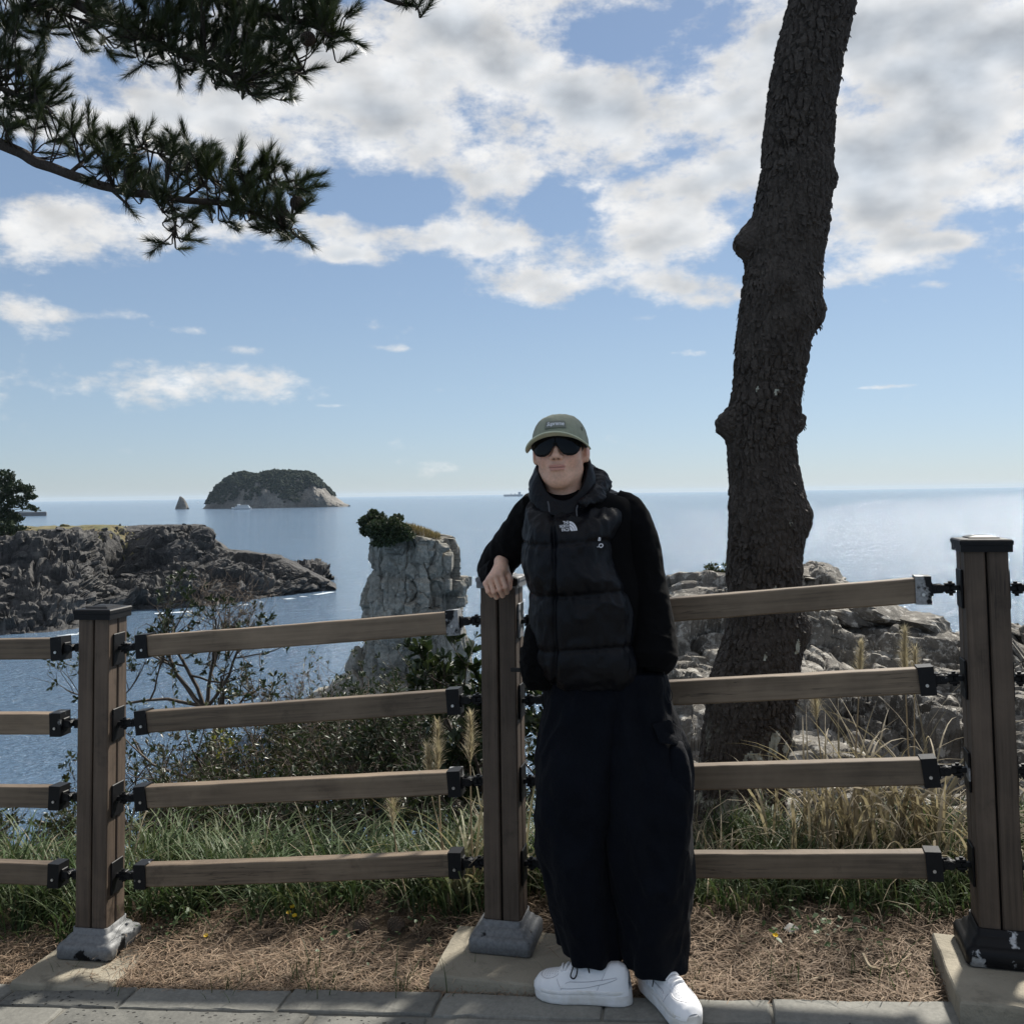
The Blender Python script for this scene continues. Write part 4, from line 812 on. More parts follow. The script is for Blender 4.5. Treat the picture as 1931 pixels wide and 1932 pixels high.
def build_overhead_pine():
    rr = np.random.default_rng(12); root = np.array([-3.35, 4.6, float(ground_z(-3.35, 4.4))])
    t = thing('pine_tree', 'dark pine whose needled branches hang into the upper left of the picture', 'pine tree', root)
    b = MB(); b.tube(smooth_path([(0, 0, -.3), (.05, 0, 1.2), (-.1, .05, 2.5), (.1, 0, 3.6), (.3, -.1, 5.2), (.2, 0, 7)], 6), np.linspace(.22, .07, 31), 12); obj('trunk', b.mesh('trunk', True), M_PBARK, t)
    def wp(px, py, d): return W(px, py, d)-root
    br = {'lower': ([(.0, .0, 2.9)], [(-260, 160, 4.4), (-90, 235, 4.3), (0, 272, 4.2), (60, 298, 4.15), (130, 325, 4.1), (200, 352, 4.1), (285, 368, 4.05), (345, 376, 4.0), (440, 388, 4.0), (500, 412, 3.95), (545, 432, 3.9)], .034, .008),
          'twig_a': ([], [(200, 352, 4.1), (230, 375, 4.08), (245, 390, 4.05)], .009, .004), 'twig_b': ([], [(300, 370, 4.05), (330, 400, 4.0), (330, 440, 3.98)], .010, .004), 'twig_c': ([], [(345, 376, 4.0), (390, 340, 4.05), (400, 300, 4.1)], .008, .004),
          'twig_d': ([], [(130, 325, 4.1), (170, 290, 4.2), (230, 270, 4.2), (300, 290, 4.2)], .010, .004), 'twig_e': ([], [(440, 388, 4.0), (510, 350, 4.0), (580, 340, 3.95)], .009, .004),
          'upper': ([(.12, -.03, 3.7)], [(-250, -60, 4.5), (-80, -40, 4.4), (60, -30, 4.3), (170, 20, 4.25), (250, 60, 4.2), (330, 95, 4.15), (400, 125, 4.1), (460, 150, 4.05)], .036, .010),
          'upper_b': ([(.15, -.03, 4.2)], [(-100, -190, 4.5), (150, -110, 4.4), (330, -40, 4.3), (430, 8, 4.2), (500, 28, 4.15), (550, 35, 4.1), (620, 60, 4.05), (660, 60, 4.0)], .03, .008), 'upper_c': ([], [(500, 28, 4.15), (540, 70, 4.1), (560, 110, 4.1), (575, 140, 4.05)], .012, .005),
          'left': ([(.02, 0, 3.2)], [(-200, 60, 4.5), (-90, 120, 4.4), (-10, 160, 4.3), (50, 190, 4.25), (90, 200, 4.2)], .022, .007), 'sprig': ([(.25, -.05, 4.9)], [(100, -330, 4.2), (400, -160, 3.9), (620, -60, 3.7), (730, -4, 3.6), (765, 6, 3.6), (785, 12, 3.6)], .02, .005), 'left_top': ([], [(60, -30, 4.3), (100, 15, 4.3), (160, 40, 4.3), (200, 70, 4.3)], .012, .005)}
    pads = [  # picture centre, half size, depth, shoots: where needles crowd
        (75, 262, 95, 28, 4.2, 20), (170, 275, 55, 30, 4.2, 14), (205, 300, 60, 45, 4.15, 22), (265, 285, 45, 30, 4.15, 14), (240, 330, 70, 40, 4.1, 26), (340, 290, 45, 40, 4.1, 16), (345, 330, 60, 35, 4.1, 20), (400, 325, 30, 35, 4.05, 10), (430, 350, 60, 30, 4.0, 20), (500, 340, 50, 35, 3.95, 16), (560, 345, 45, 30, 3.95, 14), (590, 365, 20, 35, 3.9, 6), (480, 400, 60, 30, 3.95, 20), (545, 415, 55, 35, 3.9, 22), (330, 400, 40, 35, 4.0, 14), (330, 445, 28, 28, 3.98, 8), (420, 402, 35, 28, 4.0, 8), (270, 370, 60, 22, 4.05, 10), (580, 440, 20, 14, 3.9, 5),
        (20, 20, 60, 40, 4.35, 24), (90, 30, 70, 45, 4.3, 30), (170, 20, 60, 40, 4.3, 22), (200, 65, 35, 35, 4.25, 14), (260, 40, 60, 45, 4.2, 26), (270, 95, 60, 40, 4.15, 24), (340, 30, 70, 45, 4.2, 30), (350, 95, 70, 50, 4.15, 36), (420, 60, 70, 55, 4.1, 34), (430, 130, 70, 50, 4.1, 34), (500, 100, 60, 55, 4.1, 28), (500, 165, 60, 25, 4.05, 18), (555, 130, 40, 40, 4.05, 16), (580, 80, 45, 45, 4.05, 18), (560, 20, 70, 30, 4.1, 24), (640, 40, 40, 50, 4.0, 26), (650, 80, 30, 35, 4.0, 12), (480, 10, 70, 25, 4.15, 18), (615, 5, 70, 20, 4.1, 16), (400, 5, 80, 20, 4.2, 16), (60, 85, 45, 15, 4.3, 5), (120, 70, 50, 16, 4.3, 8),
        (20, 110, 35, 50, 4.35, 22), (15, 170, 50, 45, 4.3, 24), (60, 150, 50, 30, 4.25, 12), (70, 190, 45, 20, 4.25, 12), (20, 220, 50, 25, 4.25, 14), (-80, 60, 90, 110, 4.4, 60), (-60, 210, 60, 60, 4.35, 24), (772, 8, 16, 8, 3.6, 6), (790, 20, 12, 10, 3.6, 3), (150, -70, 260, 50, 4.3, 60), (480, -70, 200, 40, 4.2, 40)]
    bb = {}; allp = []
    for k, (pre, pts, r0, r1) in br.items():
        P = np.array([np.array(p) for p in pre]+[wp(*p) for p in pts]); P = smooth_path(P, 6); P = P+.012*np.stack([fbm(P*6, 2, k=1), fbm(P*6, 2, k=2), fbm(P*6, 2, k=3)], 1); m = MB(); m.tube(P, np.linspace(r0, r1, len(P)), 8)
        o = obj('branch', m.mesh('branch', True), M_PBR, t); allp.append(P)
    AP = np.vstack(allp); SP, SD = [], []; tw = MB()
    for (px, py, rx, ry, d, n) in pads:
        px = px-22 if 470 < px < 700 else px; n = max(3, int(n*.92)); c = wp(px, py, d); sc = d/FPX; a = rdir(rr, n)*np.cbrt(rr.uniform(.05, 1, (n, 1)))*np.array([rx*sc, .22, ry*sc])*.85; Q = c+a
        for q in Q:
            k = np.argmin(((AP-q)**2).sum(1)+.15*np.maximum(0, AP[:, 0]-q[0])); p0 = AP[k]; v = q-p0; L = np.linalg.norm(v)
            up = np.array([0, 0, .25*L]); mid = p0+v*.5-up*.3
            dd = nrm((q-mid)*.8+rr.normal(0, .35, 3)*max(L, .08)+np.array([.22, 0, .30])*max(L, .08)); tw.tube(smooth_path([p0, mid, q, q+dd*.07], 3), np.linspace(.0045, .0022, 10), 4, caps=False); SP.append(q); SD.append(dd)
    obj('twigs', tw.mesh('twigs'), M_PBR, t, kind='stuff')
    V, T = shoots(np.array(SP), np.array(SD), rr, 220, .064, .00095, .09); obj('needles', mesh_np('needles', V, T), M_NEEDLE, t, kind='stuff')
    # cones
    cm = cone_mesh()
    for (px, py, d) in [(590, 72, 3.97), (604, 32, 3.97), (556, 376, 3.90), (540, 404, 3.90)]: obj('pine_cone', cm, mat('pine_cone%d' % px, (.05, .035, .025), (.08, .055, .04), 30, .8), t, loc=wp(px, py, d), rot=(2.0, .4, px))
def cone_mesh():
    b = MB(); n = 12
    for i in range(n):
        for j in range(8):
            a = (j+.5*(i % 2))*PI/4; z = i/n; r = .022*math.sin(PI*(.15+.8*z))**.8+.003; c = np.array([r*math.cos(a), r*math.sin(a), z*.055]); b.box(c, (.006, .005, .0022), rotz(a)@np.array([[math.cos(.5), 0, -math.sin(.5)], [0, 1, 0], [math.sin(.5), 0, math.cos(.5)]]))
    return b.mesh('pine_cone')
build_overhead_pine()
M_LICHEN = mat('lichen', (.30, .305, .25), (.40, .40, .335), 25, .95, .5, 90, c3=(.16, .15, .12), c3scale=18, bdist=.004)
def build_trunk_pine():
    rr = np.random.default_rng(15); D0 = 4.6
    # centre line and half widths from the picture; it leans right going up
    prof = [(1760, 1285, 1490), (1680, 1292, 1484), (1620, 1300, 1478), (1530, 1308, 1480), (1450, 1318, 1482), (1380, 1326, 1492), (1300, 1340, 1503), (1230, 1356, 1512), (1180, 1372, 1516), (1120, 1372, 1508), (1060, 1372, 1510), (1010, 1374, 1518), (960, 1374, 1522), (915, 1377, 1512), (860, 1374, 1502), (820, 1370, 1500), (770, 1374, 1508), (720, 1384, 1516), (660, 1388, 1526), (600, 1392, 1540), (560, 1398, 1548), (500, 1406, 1548), (440, 1414, 1560), (380, 1424, 1566), (330, 1434, 1570), (270, 1440, 1570), (200, 1446, 1574), (120, 1458, 1588), (40, 1476, 1606), (-60, 1500, 1628), (-200, 1535, 1665), (-400, 1590, 1710), (-620, 1660, 1770)]
    base = W(1392, 1560, D0); root = np.array([base[0], base[1], float(ground_z(base[0], base[1]))]); t = thing('pine_tree', 'thick leaning pine trunk with knots and flaky bark behind the right fence bay', 'pine tree', root)
    ys = np.array([p[0] for p in prof], float); nz, n = 620, 240; yy = np.linspace(1760, -620, nz); lx = np.interp(yy, ys[::-1], [p[1] for p in prof][::-1]); rx = np.interp(yy, ys[::-1], [p[2] for p in prof][::-1])
    k = np.ones(9)/9; lx = np.convolve(np.pad(lx, 4, 'edge'), k, 'valid'); rx = np.convolve(np.pad(rx, 4, 'edge'), k, 'valid')
    C = np.array([W((a+c)/2, y, D0) for a, c, y in zip(lx, rx, yy)]); Rr = (rx-lx)/2*D0/FPX
    C[:, 1] += 0.0
    th = np.linspace(0, 2*PI, n, endpoint=False)
    rr_ = np.repeat(Rr[:, None], n, 1)
    P = np.stack([C[:, None, 0]+rr_*np.cos(th), C[:, None, 1]+rr_*np.sin(th), np.repeat(C[:, None, 2], n, 1)], -1)
    out = np.stack([np.cos(th)+0*rr_, np.sin(th)+0*rr_, 0*rr_], -1)
    # knots and stubs: picture y, angle (pi = left, 0 = right, -pi/2 = towards us), size, height
    for (y, a, s, h) in [(455, PI, .075, .075), (430, PI-.3, .06, .03), (340, 0, .05, .03), (410, .1, .03, .015), (595, 0, .08, .040), (800, PI, .065, .062), (800, 0, .05, .045), (980, 0, .08, .03), (580, -PI/2-.1, .055, -.03), (545, -PI/2-.3, .10, .022), (600, -PI/2+.2, .10, .022), (330, -PI/2-.35, .05, .012), (1190, 0, .09, .035), (1300, PI, .12, .02)]:
        ci = np.argmin(abs(yy-y)); pc = C[ci]+Rr[ci]*np.array([math.cos(a), math.sin(a), 0]); d2 = ((P-pc)**2).sum(-1); P = P+out*(h*np.exp(-(d2/s**2)**1.5))[..., None]
    # root flare
    fl = np.exp(-(P[..., 2]-root[2])/.18)*.06*(1+.7*np.sin(3*th+1)[None]); P = P+out*np.clip(fl, 0, .12)[..., None]
    q = P*np.array([1, 1, .5]); q = q+.02*np.stack([fbm(P*14, 3, k=1), fbm(P*14, 3, k=2), fbm(P*14, 3, k=3)], -1)
    q = q*np.array([1, 1, .85]); f1, f2, c, c2 = worley(q*33, 2); g1, g2, cc, _ = worley(q*75, 9); mod = .55+.6*sstep(-.3, .4, fbm(P*4, 2))
    disp = ((c-.4)*.010-.012*np.exp(-((f2-f1)/.15)**2))*mod+(cc-.5)*.004-.003*np.exp(-((g2-g1)/.2)**2)+.007*fbm(P*6, 3)
    P = P+out*disp[..., None]
    obj('trunk', mesh_np('trunk', P.reshape(-1, 3)-root, grid_faces(nz, n, True)[:, ::-1]), M_PBARK, t)
    # lichen crusts on the lower trunk
    for (cy_, ca, sy, sa, sd_) in [(1425, -PI/2-.05, 36, .42, 1), (1390, -PI/2+.38, 34, .16, 2), (1400, -PI/2+.75, 22, .14, 3), (1290, -PI/2+.62, 16, .10, 4), (1225, -PI/2-.15, 13, .08, 5), (1215, -PI/2+.75, 18, .12, 6), (1510, -PI/2+.25, 22, .30, 7), (1560, -PI/2+.55, 26, .16, 8), (1110, -PI/2+.05, 14, .12, 9), (745, -PI/2+.02, 10, .10, 10), (740, -PI/2-.55, 9, .08, 11), (985, -PI/2+.35, 9, .07, 12)]:
        A2, Y2 = np.meshgrid(th-2*PI*(th > PI), yy, indexing='xy'); dd_ = np.sqrt(((Y2-cy_)/sy)**2+((A2-ca)/sa)**2); msk = dd_+.55*fbm(np.stack([A2*7, Y2*.06, 0*A2+sd_*3.7], -1), 4) < .85
        fq = grid_faces(nz, n, True)[:, ::-1]; mk = msk.ravel(); fq = fq[mk[fq].all(1)]
        if len(fq) < 4: continue
        u_, inv = np.unique(fq.ravel(), return_inverse=True); pv = P.reshape(-1, 3)[u_]+out.reshape(-1, 3)[u_]*.0022-root; obj('lichen_patch', mesh_np('lichen_patch', pv, inv.reshape(-1, 4)), M_LICHEN, t)
    # lifted bark flakes
    N = 1700; iz = rr.integers(10, nz-160, N); it = rr.integers(0, n, N); pos = P[iz, it]; o = out[iz, it]; tan = np.stack([-o[:, 1], o[:, 0], 0*o[:, 0]], 1); s = rr.uniform(.006, .016, N); hh = rr.uniform(.010, .03, N); lift = rr.uniform(.003, .012, N)
    V = np.stack([pos-tan*s[:, None]-o*.002, pos+tan*s[:, None]-o*.002, pos+tan*(s*.6)[:, None]-np.array([0, 0, 1])*hh[:, None]+o*lift[:, None], pos-tan*(s*.7)[:, None]-np.array([0, 0, 1])*(hh*.8)[:, None]+o*(lift*.8)[:, None]], 1)
    obj('bark_flakes', mesh_np('bark_flakes', V.reshape(-1, 3)-root, np.arange(N*4).reshape(-1, 4)), M_PBARK, t, kind='stuff')
    # unseen crown above the picture: limbs and needle pads set to dapple the sun
    top = C[-1]-root; b = None; tips = []
    limbs = [(0, (1.6, 2.6, 1.6)), (0, (2.6, 1.2, 1.3)), (0, (.6, 3.0, 1.9)), (-60, (1.8, .3, 1.2)), (0, (1.0, 1.2, 2.2)), (-40, (2.9, 2.4, 1.0)), (0, (-.6, 1.6, 2.0)), (-20, (-1.0, .2, 1.8)), (0, (3.4, 3.2, 1.8))]
    SP, SD = [], []
    for ofs, v in limbs:
        p0 = C[ofs-1]-root; v = np.array(v); P_ = smooth_path([p0, p0+v*.35+np.array([0, 0, .15]), p0+v*.7, p0+v], 5); m = MB(); m.tube(P_, np.linspace(.07, .02, len(P_)), 7); obj('limb', m.mesh('limb', True), M_PBR, t)
        for k in range(19):
            f = rr.uniform(.35, 1.08); q = p0+v*f+rr.normal(0, 1, 3)*np.array([.55, .55, .18])+np.array([0, 0, .15]); SP.append(q); SD.append(np.array([rr.normal()*.5, rr.normal()*.5, .8]))
    V, T = shoots(np.array(SP), np.array(SD), rr, 110, .16, .006, .22); obj('needles', mesh_np('needles', V, T), M_NEEDLE, t, kind='stuff')
build_trunk_pine()
def far_pine(name, label, px, py, d, hgt, pads, seed):
    rr = np.random.default_rng(seed); root = W(px, py, d); t = thing(name, label, 'pine tree', root); sc = d/FPX
    b = MB(); b.tube(smooth_path([(0, 0, -1), (.2, 0, hgt*.4), (-.3, 0, hgt*.8), (0, 0, hgt)], 5), np.linspace(.28, .06, 16), 7); obj('trunk', b.mesh('trunk'), M_PBR, t)
    P = []; b = MB()
    for (x, y, rx, ry, n) in pads:
        c = W(x, y, d)-root; q = rdir(rr, n)*np.cbrt(rr.uniform(.1, 1, (n, 1)))*np.array([rx*sc, rx*sc*.9, ry*sc]); P.append(c+q); b.tube(smooth_path([(0, 0, max(.5, c[2]*.75)), c*np.array([.5, .5, 1])-np.array([0, 0, .3]), c-np.array([0, 0, ry*sc*.5])], 3), np.linspace(.10, .04, 7), 5, caps=False)
    obj('branches', b.mesh('branches'), M_PBR, t)
    P = np.vstack(P); V, T = leaves(P, rdir(rr, len(P))+np.array([0, 0, .9]), rdir(rr, len(P))+np.array([0, 0, .5]), rr.uniform(.6, 1.25, len(P))*.62, 1.5); obj('foliage', mesh_np('foliage', V, T), M_FPINE, t, kind='stuff')
M_FPINE = leafmat('far_pine', [(.016, .028, .014), (.026, .042, .019), (.038, .055, .024), (.018, .030, .016)], .7, .1, .2, .4, (.6, 1.35))
far_pine('headland_pine', 'dark layered pine on the headland at the left edge', 12, 1000, 205, 12.5, [(5, 900, 22, 12, 600), (-5, 925, 35, 20, 1200), (25, 920, 20, 14, 500), (50, 925, 14, 9, 300), (58, 938, 12, 6, 200), (35, 945, 20, 9, 300), (8, 950, 25, 16, 800), (50, 958, 14, 6, 200), (66, 962, 8, 4, 90), (10, 975, 25, 12, 700), (-35, 960, 30, 50, 2200), (30, 980, 14, 8, 250), (-75, 950, 40, 55, 2000)], 5)
far_pine('headland_pine', 'low dark pine scrub under the headland pine', 10, 1010, 200, 2.0, [(0, 992, 30, 12, 900), (-40, 1000, 40, 18, 1500), (35, 1000, 14, 7, 300), (10, 1008, 30, 10, 800), (48, 1003, 9, 5, 150)], 6)
# ------------------------------------------------------------------ grass, reeds, litter and small things on the bank
M_GRASS = leafmat('green_grass', [(.040, .070, .024), (.052, .088, .030), (.075, .108, .042), (.095, .108, .046), (.042, .066, .030)], .55, .25, .22, 1.6, (.75, 1.2))
M_STRAW = leafmat('dry_grass', [(.30, .25, .17), (.20, .165, .11), (.38, .32, .225), (.14, .115, .075), (.24, .20, .135)], .7, .3, .3)
M_RUST = leafmat('fallen_needles', [(.235, .160, .105), (.30, .215, .145), (.165, .108, .070), (.36, .275, .195), (.12, .082, .056)], .75, 0, .3)
def scatter(n, fx, fy, rr): x = fx(n); return x, fy(x, n)
def build_grass():
    rr = np.random.default_rng(20); py = lambda x: PO[1]+(x-PO[0])*PE[1]/PE[0]
    def tufts(N, per, xr, off, L, w, m, name, lean, droop, kindlabel, twist=.3, edge_cut=True):
        X = rr.uniform(xr[0], xr[1], N); o = rr.uniform(0, 1, N); lo = np.interp(X, [-3, -1.6, -1.2, -.3, .1, .5, 1.2, 3], off[0]); hi = edge_y(X)-py(X)+off[1]; Y = py(X)+lo+(hi-lo)*o
        X = np.repeat(X, per)+rr.normal(0, .03, N*per); Y = np.repeat(Y, per)+rr.normal(0, .03, N*per); az = np.repeat(rr.uniform(0, 6.3, N), per)*0+rr.uniform(0, 6.3, N*per)
        P = np.stack([X, Y, ground_z(X, Y)-.01], 1); n = N*per; sz = np.repeat(rr.uniform(.7, 1.25, N), per)
        V, Q = blades(P, sz*rr.uniform(L[0], L[1], n), rr.uniform(w[0], w[1], n), az, rr.uniform(lean[0], lean[1], n), rr.uniform(droop[0], droop[1], n), 6, twist)
        obj(name, mesh_np(name, V, Q), m, kind='stuff', label=kindlabel)
    tufts(270, 26, (-3.2, .5), ([.30, .30, .42, .46, .5, .5, .5, .5], .25), (.16, .36), (.005, .010), M_GRASS, 'grass', (.1, .7), (.8, 2.4), 'green grass tufts on the bank behind the left fence bays')
    tufts(230, 30, (.3, 3.2), ([.5, .5, .5, .5, .5, .50, .48, .45], .0), (.10, .24), (.004, .008), M_GRASS, 'grass', (.1, .6), (.6, 2.2), 'dark green grass on the bank below the pine trunk')
    tufts(90, 10, (.6, 3.2), ([.5, .5, .5, .5, .5, .5, .48, .42], .0), (.20, .46), (.003, .006), M_STRAW, 'dry_grass', (.1, .8), (1.2, 2.9), 'dry straw-coloured grass beside the right fence post')
    tufts(40, 7, (-3.0, .6), ([.5]*8, .1), (.2, .4), (.004, .008), M_STRAW, 'dry_grass', (.1, .7), (.8, 2.4), 'dry straw blades among the grass of the left bays')
    tufts(50, 7, (-2.6, 2.6), ([.12]*8, -1.0), (.05, .14), (.002, .004), M_GRASS, 'grass', (.05, .6), (.2, 1.3), 'thin grass blades growing through the needle litter')
    # needle litter: thin lying strands, two segments each
    N = 30000; X = rr.uniform(-3.4, 3.2, N); o = rr.beta(1.0, 1.5, N)*.62+.004; keep = fbm(np.stack([X*2.2, o*3, 0*X], 1), 3) > -.55; X = X[keep]; o = o[keep]; N = len(X); Y = py(X)+o
    a = rr.uniform(0, 2*PI, N); L = rr.uniform(.035, .10, N); P = np.stack([X, Y, ground_z(X, Y)+rr.gamma(1.4, .006, N)], 1); d = np.stack([np.cos(a), np.sin(a), rr.normal(0, .16, N)], 1); sdv = np.stack([-np.sin(a), np.cos(a), rr.normal(0, .3, N)], 1)*rr.uniform(.0007, .0013, N)[:, None]; bend = np.stack([-np.sin(a), np.cos(a), rr.uniform(-.3, .5, N)], 1)*(L*rr.normal(0, .09, N))[:, None]
    p0, p2 = P-d*(L/2)[:, None], P+d*(L/2)[:, None]; p1 = P+bend+np.array([0, 0, .004]); lim = py(np.minimum(p0[:, 0], p2[:, 0]))
    for pp in (p0, p2): pp[:, 2] = np.maximum(pp[:, 2], ground_z(pp[:, 0], pp[:, 1])+.001)
    V = np.stack([p0-sdv, p0+sdv, p1-sdv, p1+sdv, p2-sdv*.4, p2+sdv*.4], 1).reshape(-1, 3); k = np.arange(N)[:, None]*6; Q = np.concatenate([k+np.array([0, 1, 3, 2]), k+np.array([2, 3, 5, 4])], 0)
    obj('needle_litter', mesh_np('needle_litter', V, Q), M_RUST, kind='stuff', label='brown fallen pine needles covering the strip beside the path')
    # small leafy herbs: low ground cover
    N = 900; X = np.concatenate([rr.normal(-1.02, .16, 450), rr.normal(-2.2, .3, 250), rr.normal(.95, .10, 80), rr.normal(-1.25, .06, 60), rr.normal(-.45, .15, 60)]); Y = py(X)+np.concatenate([rr.normal(.66, .10, 450), rr.normal(.6, .12, 250), rr.normal(.33, .05, 80), rr.normal(.34, .04, 60), rr.normal(.28, .08, 60)]); P = np.stack([X, Y, ground_z(X, Y)+np.abs(rr.normal(.03, .04, N))], 1)
    V, T = leaves(P, rdir(rr, N)*np.array([1, 1, .3])+np.array([0, -.2, .2]), np.tile([0, 0, 1.0], (N, 1))+.4*rr.normal(size=(N, 3)), rr.uniform(.012, .028, N), 1.8); obj('ground_cover', mesh_np('ground_cover', V, T), leafmat('herb', [(.05, .09, .035), (.075, .115, .045), (.055, .09, .04)], .5, .25, .3), kind='stuff', label='small-leaved green herbs among the grass')
def reed_clump(label, base, n, H, seed, plumes, spread=.12, leafn=30, group=None):
    rr = np.random.default_rng(seed); base = np.array(base, float); t = thing('silver_grass', label, 'grass', base, group=group)
    P = np.column_stack([rr.normal(0, spread, leafn), rr.normal(0, spread*.6, leafn), np.zeros(leafn)]); az = rr.uniform(0, 6.3, leafn)
    V, Q = blades(P, rr.uniform(.5, 1.0, leafn)*H, rr.uniform(.008, .016, leafn), az, rr.uniform(.02, .30, leafn), rr.uniform(.6, 2.6, leafn), 10, .5); obj('leaves', mesh_np('leaves', V, Q), M_STRAW if seed % 2 else M_STRAWG, t, kind='stuff')
    b = MB()
    for (dx, dz, hh, lx) in plumes:
        p = np.array([dx, 0, 0]); tip = np.array([dx+lx, rr.uniform(-.05, .05), hh]); S = smooth_path([p, p*.6+tip*.4+np.array([-.01, 0, .02]), tip], 5); b = MB(); b.tube(S, np.linspace(.0045, .0025, len(S)), 5); st = obj('stalk', b.mesh('stalk'), M_STALK, t)
        N = 420; s = rr.uniform(0, 1, N); bp = tip+np.outer(s, np.array([lx*.25+.01, 0, .17])); a = rr.uniform(0, 6.3, N)
        V, Q = blades(bp, rr.uniform(.03, .085, N)*(1.1-.5*s), np.full(N, .0022), a, rr.uniform(.1, .55, N), rr.uniform(.1, 1.7, N), 3, .3); obj('plume', mesh_np('plume', V, Q), M_PLUME, st, kind='stuff')
M_STRAWG = leafmat('half_green_blade', [(.26, .215, .14), (.13, .15, .06), (.32, .27, .19), (.10, .125, .05), (.30, .25, .17)], .6, .35, .3)
M_STALK = mat('dry_stalk', (.26, .20, .12), (.33, .26, .16), 20, .7); M_PLUME = leafmat('plume', [(.40, .34, .245), (.48, .42, .31), (.33, .28, .20)], .8, .4, .2)
build_grass()
def on_ground(px, py): 
    """picture point on the bank: walk along the ray until it meets the ground"""
    r = ray(px, py)
    for d in np.arange(2.2, 9, .02):
        p = CAMP+r*d
        if p[2] <= float(ground_z(p[0], p[1])): return p
    return CAMP+r*6
def build_bank_things():
    reed_clump('tall dry silver grass with feathery seed heads left of the middle post', on_ground(880, 1720), 30, .60, 30, [(-.20, 0, .30, -.06), (-.06, 0, .48, -.04), (-.02, 0, .40, -.10), (.04, 0, .52, -.02)], .07, 60)
    for (px, py, H, sd_, lb, pl) in [(1640, 1625, .75, 41, 'dry silver grass with two pale plumes standing before the crag', [(-.05, 0, .62, .02), (.18, 0, .66, -.02)]), (1735, 1630, .8, 43, 'dry silver grass with one tall plume left of the right post', [(.0, 0, .60, .0)]), (1580, 1620, .65, 45, 'dry drooping silver grass between the trunk and the right post', [(.0, 0, .50, -.06)]), (1800, 1660, .6, 47, 'bleached drooping grass clump at the foot of the right post', [])]:
        reed_clump(lb, on_ground(px, py), 20, H, sd_, pl, .13, 46)
    reed_clump('tuft of long grass beside the trousers behind the middle post', on_ground(1015, 1700), 10, .55, 32, [], .08, 30)
    # pine cones, stone, flowers, straw
    cm = cone_mesh(); M = mat('cone_brown', (.07, .05, .035), (.12, .085, .06), 40, .85)
    for (px, py, lb) in [(675, 1768, 'pine cone lying in the needles, left one of two by the grass'), (758, 1762, 'pine cone lying in the needles nearer the middle post')]:
        p = on_ground(px, py); obj('pine_cone', cm, M, None, lb, 'pine cone', 'fallen pine cones', loc=p+np.array([0, 0, .015]), rot=(1.35, .3, px))
    p = on_ground(1493, 1760); obj('pale_stone', rock_mesh('pale_stone', 5, (.028, .02, .014), .2, 16, 10), mat('pale_stone', (.42, .40, .36), (.5, .48, .44), 20, .8), None, 'small pale stone in front of the grass below the trunk', 'stone', loc=p+np.array([0, 0, .01]), rot=(0, .2, .4))
    yl = mat('yellow_petal', (.75, .50, .02), rough=.5); gs = mat('flower_stem', (.08, .12, .04), rough=.6)
    for i, (px, py, h, lb) in enumerate([(545, 1742, .05, 'leftmost yellow flower of the small group by the herbs'), (556, 1745, .045, 'yellow flower right of the group by the herbs'), (552, 1736, .06, 'topmost yellow flower of the group by the herbs'), (389, 1772, .025, 'single tiny yellow flower near the left plinth'), (1462, 1776, .03, 'single tiny yellow flower by the grass below the trunk')]):
        p = on_ground(px, py+8); t = thing('yellow_flower', lb, 'flower', p, group='small yellow flowers'); b = MB(); b.tube([(0, 0, -.01), (.002, 0, h*.5), (0, -.003, h)], .0012, 5); obj('stem', b.mesh('stem'), gs, t)
        a = np.linspace(0, 2*PI, 8)[:-1]; V, T = leaves(np.tile([0, -.003, h], (7, 1)), np.stack([np.cos(a), np.sin(a)-.25, .5+.3*np.sin(a)], 1), np.tile([0, -.6, .8], (7, 1)), np.full(7, .011), 2.2); obj('petals', mesh_np('petals', V, T), yl, t)
    b = MB(); 
    for i, (pts, r0) in enumerate([([(1530, 1857), (1590, 1843), (1650, 1832)], .004), ([(1600, 1846), (1680, 1840), (1720, 1815)], .0035), ([(1628, 1822), (1640, 1845), (1652, 1848)], .006)]):
        P = np.array([on_ground(*q)+np.array([0, 0, .012+.01*i]) for q in pts]); c = P.mean(0); b = MB(); b.tube(smooth_path(P-c, 5), r0, 6); obj('dry_straw', b.mesh('dry_straw'), M_STALK, None, ['long pale straw lying on the litter by the right plinth', 'thin curved straw lying on the litter by the right plinth', 'short thick pale husk on the litter by the right plinth'][i], 'straw', loc=c)
    # blue-green sheet half hidden in the bushes
    c = W(745, 1515, 5.6); X, Yv = np.meshgrid(np.linspace(-.13, .13, 24), np.linspace(-.11, .10, 20), indexing='ij'); Z = .04*fbm(np.stack([X*9, Yv*9, 0*X], -1), 3); P = np.stack([X, Z, Yv], -1)
    me = mesh_np('tarpaulin', P.reshape(-1, 3), grid_faces(24, 20), True); o = obj('tarpaulin', me, mat('teal_sheet', (.02, .085, .10), (.03, .11, .125), 6, .5), None, 'dark teal sheet half hidden in the bushes left of the reeds', 'sheet', loc=c); md = o.modifiers.new('t', 'SOLIDIFY'); md.thickness = .003
build_bank_things()
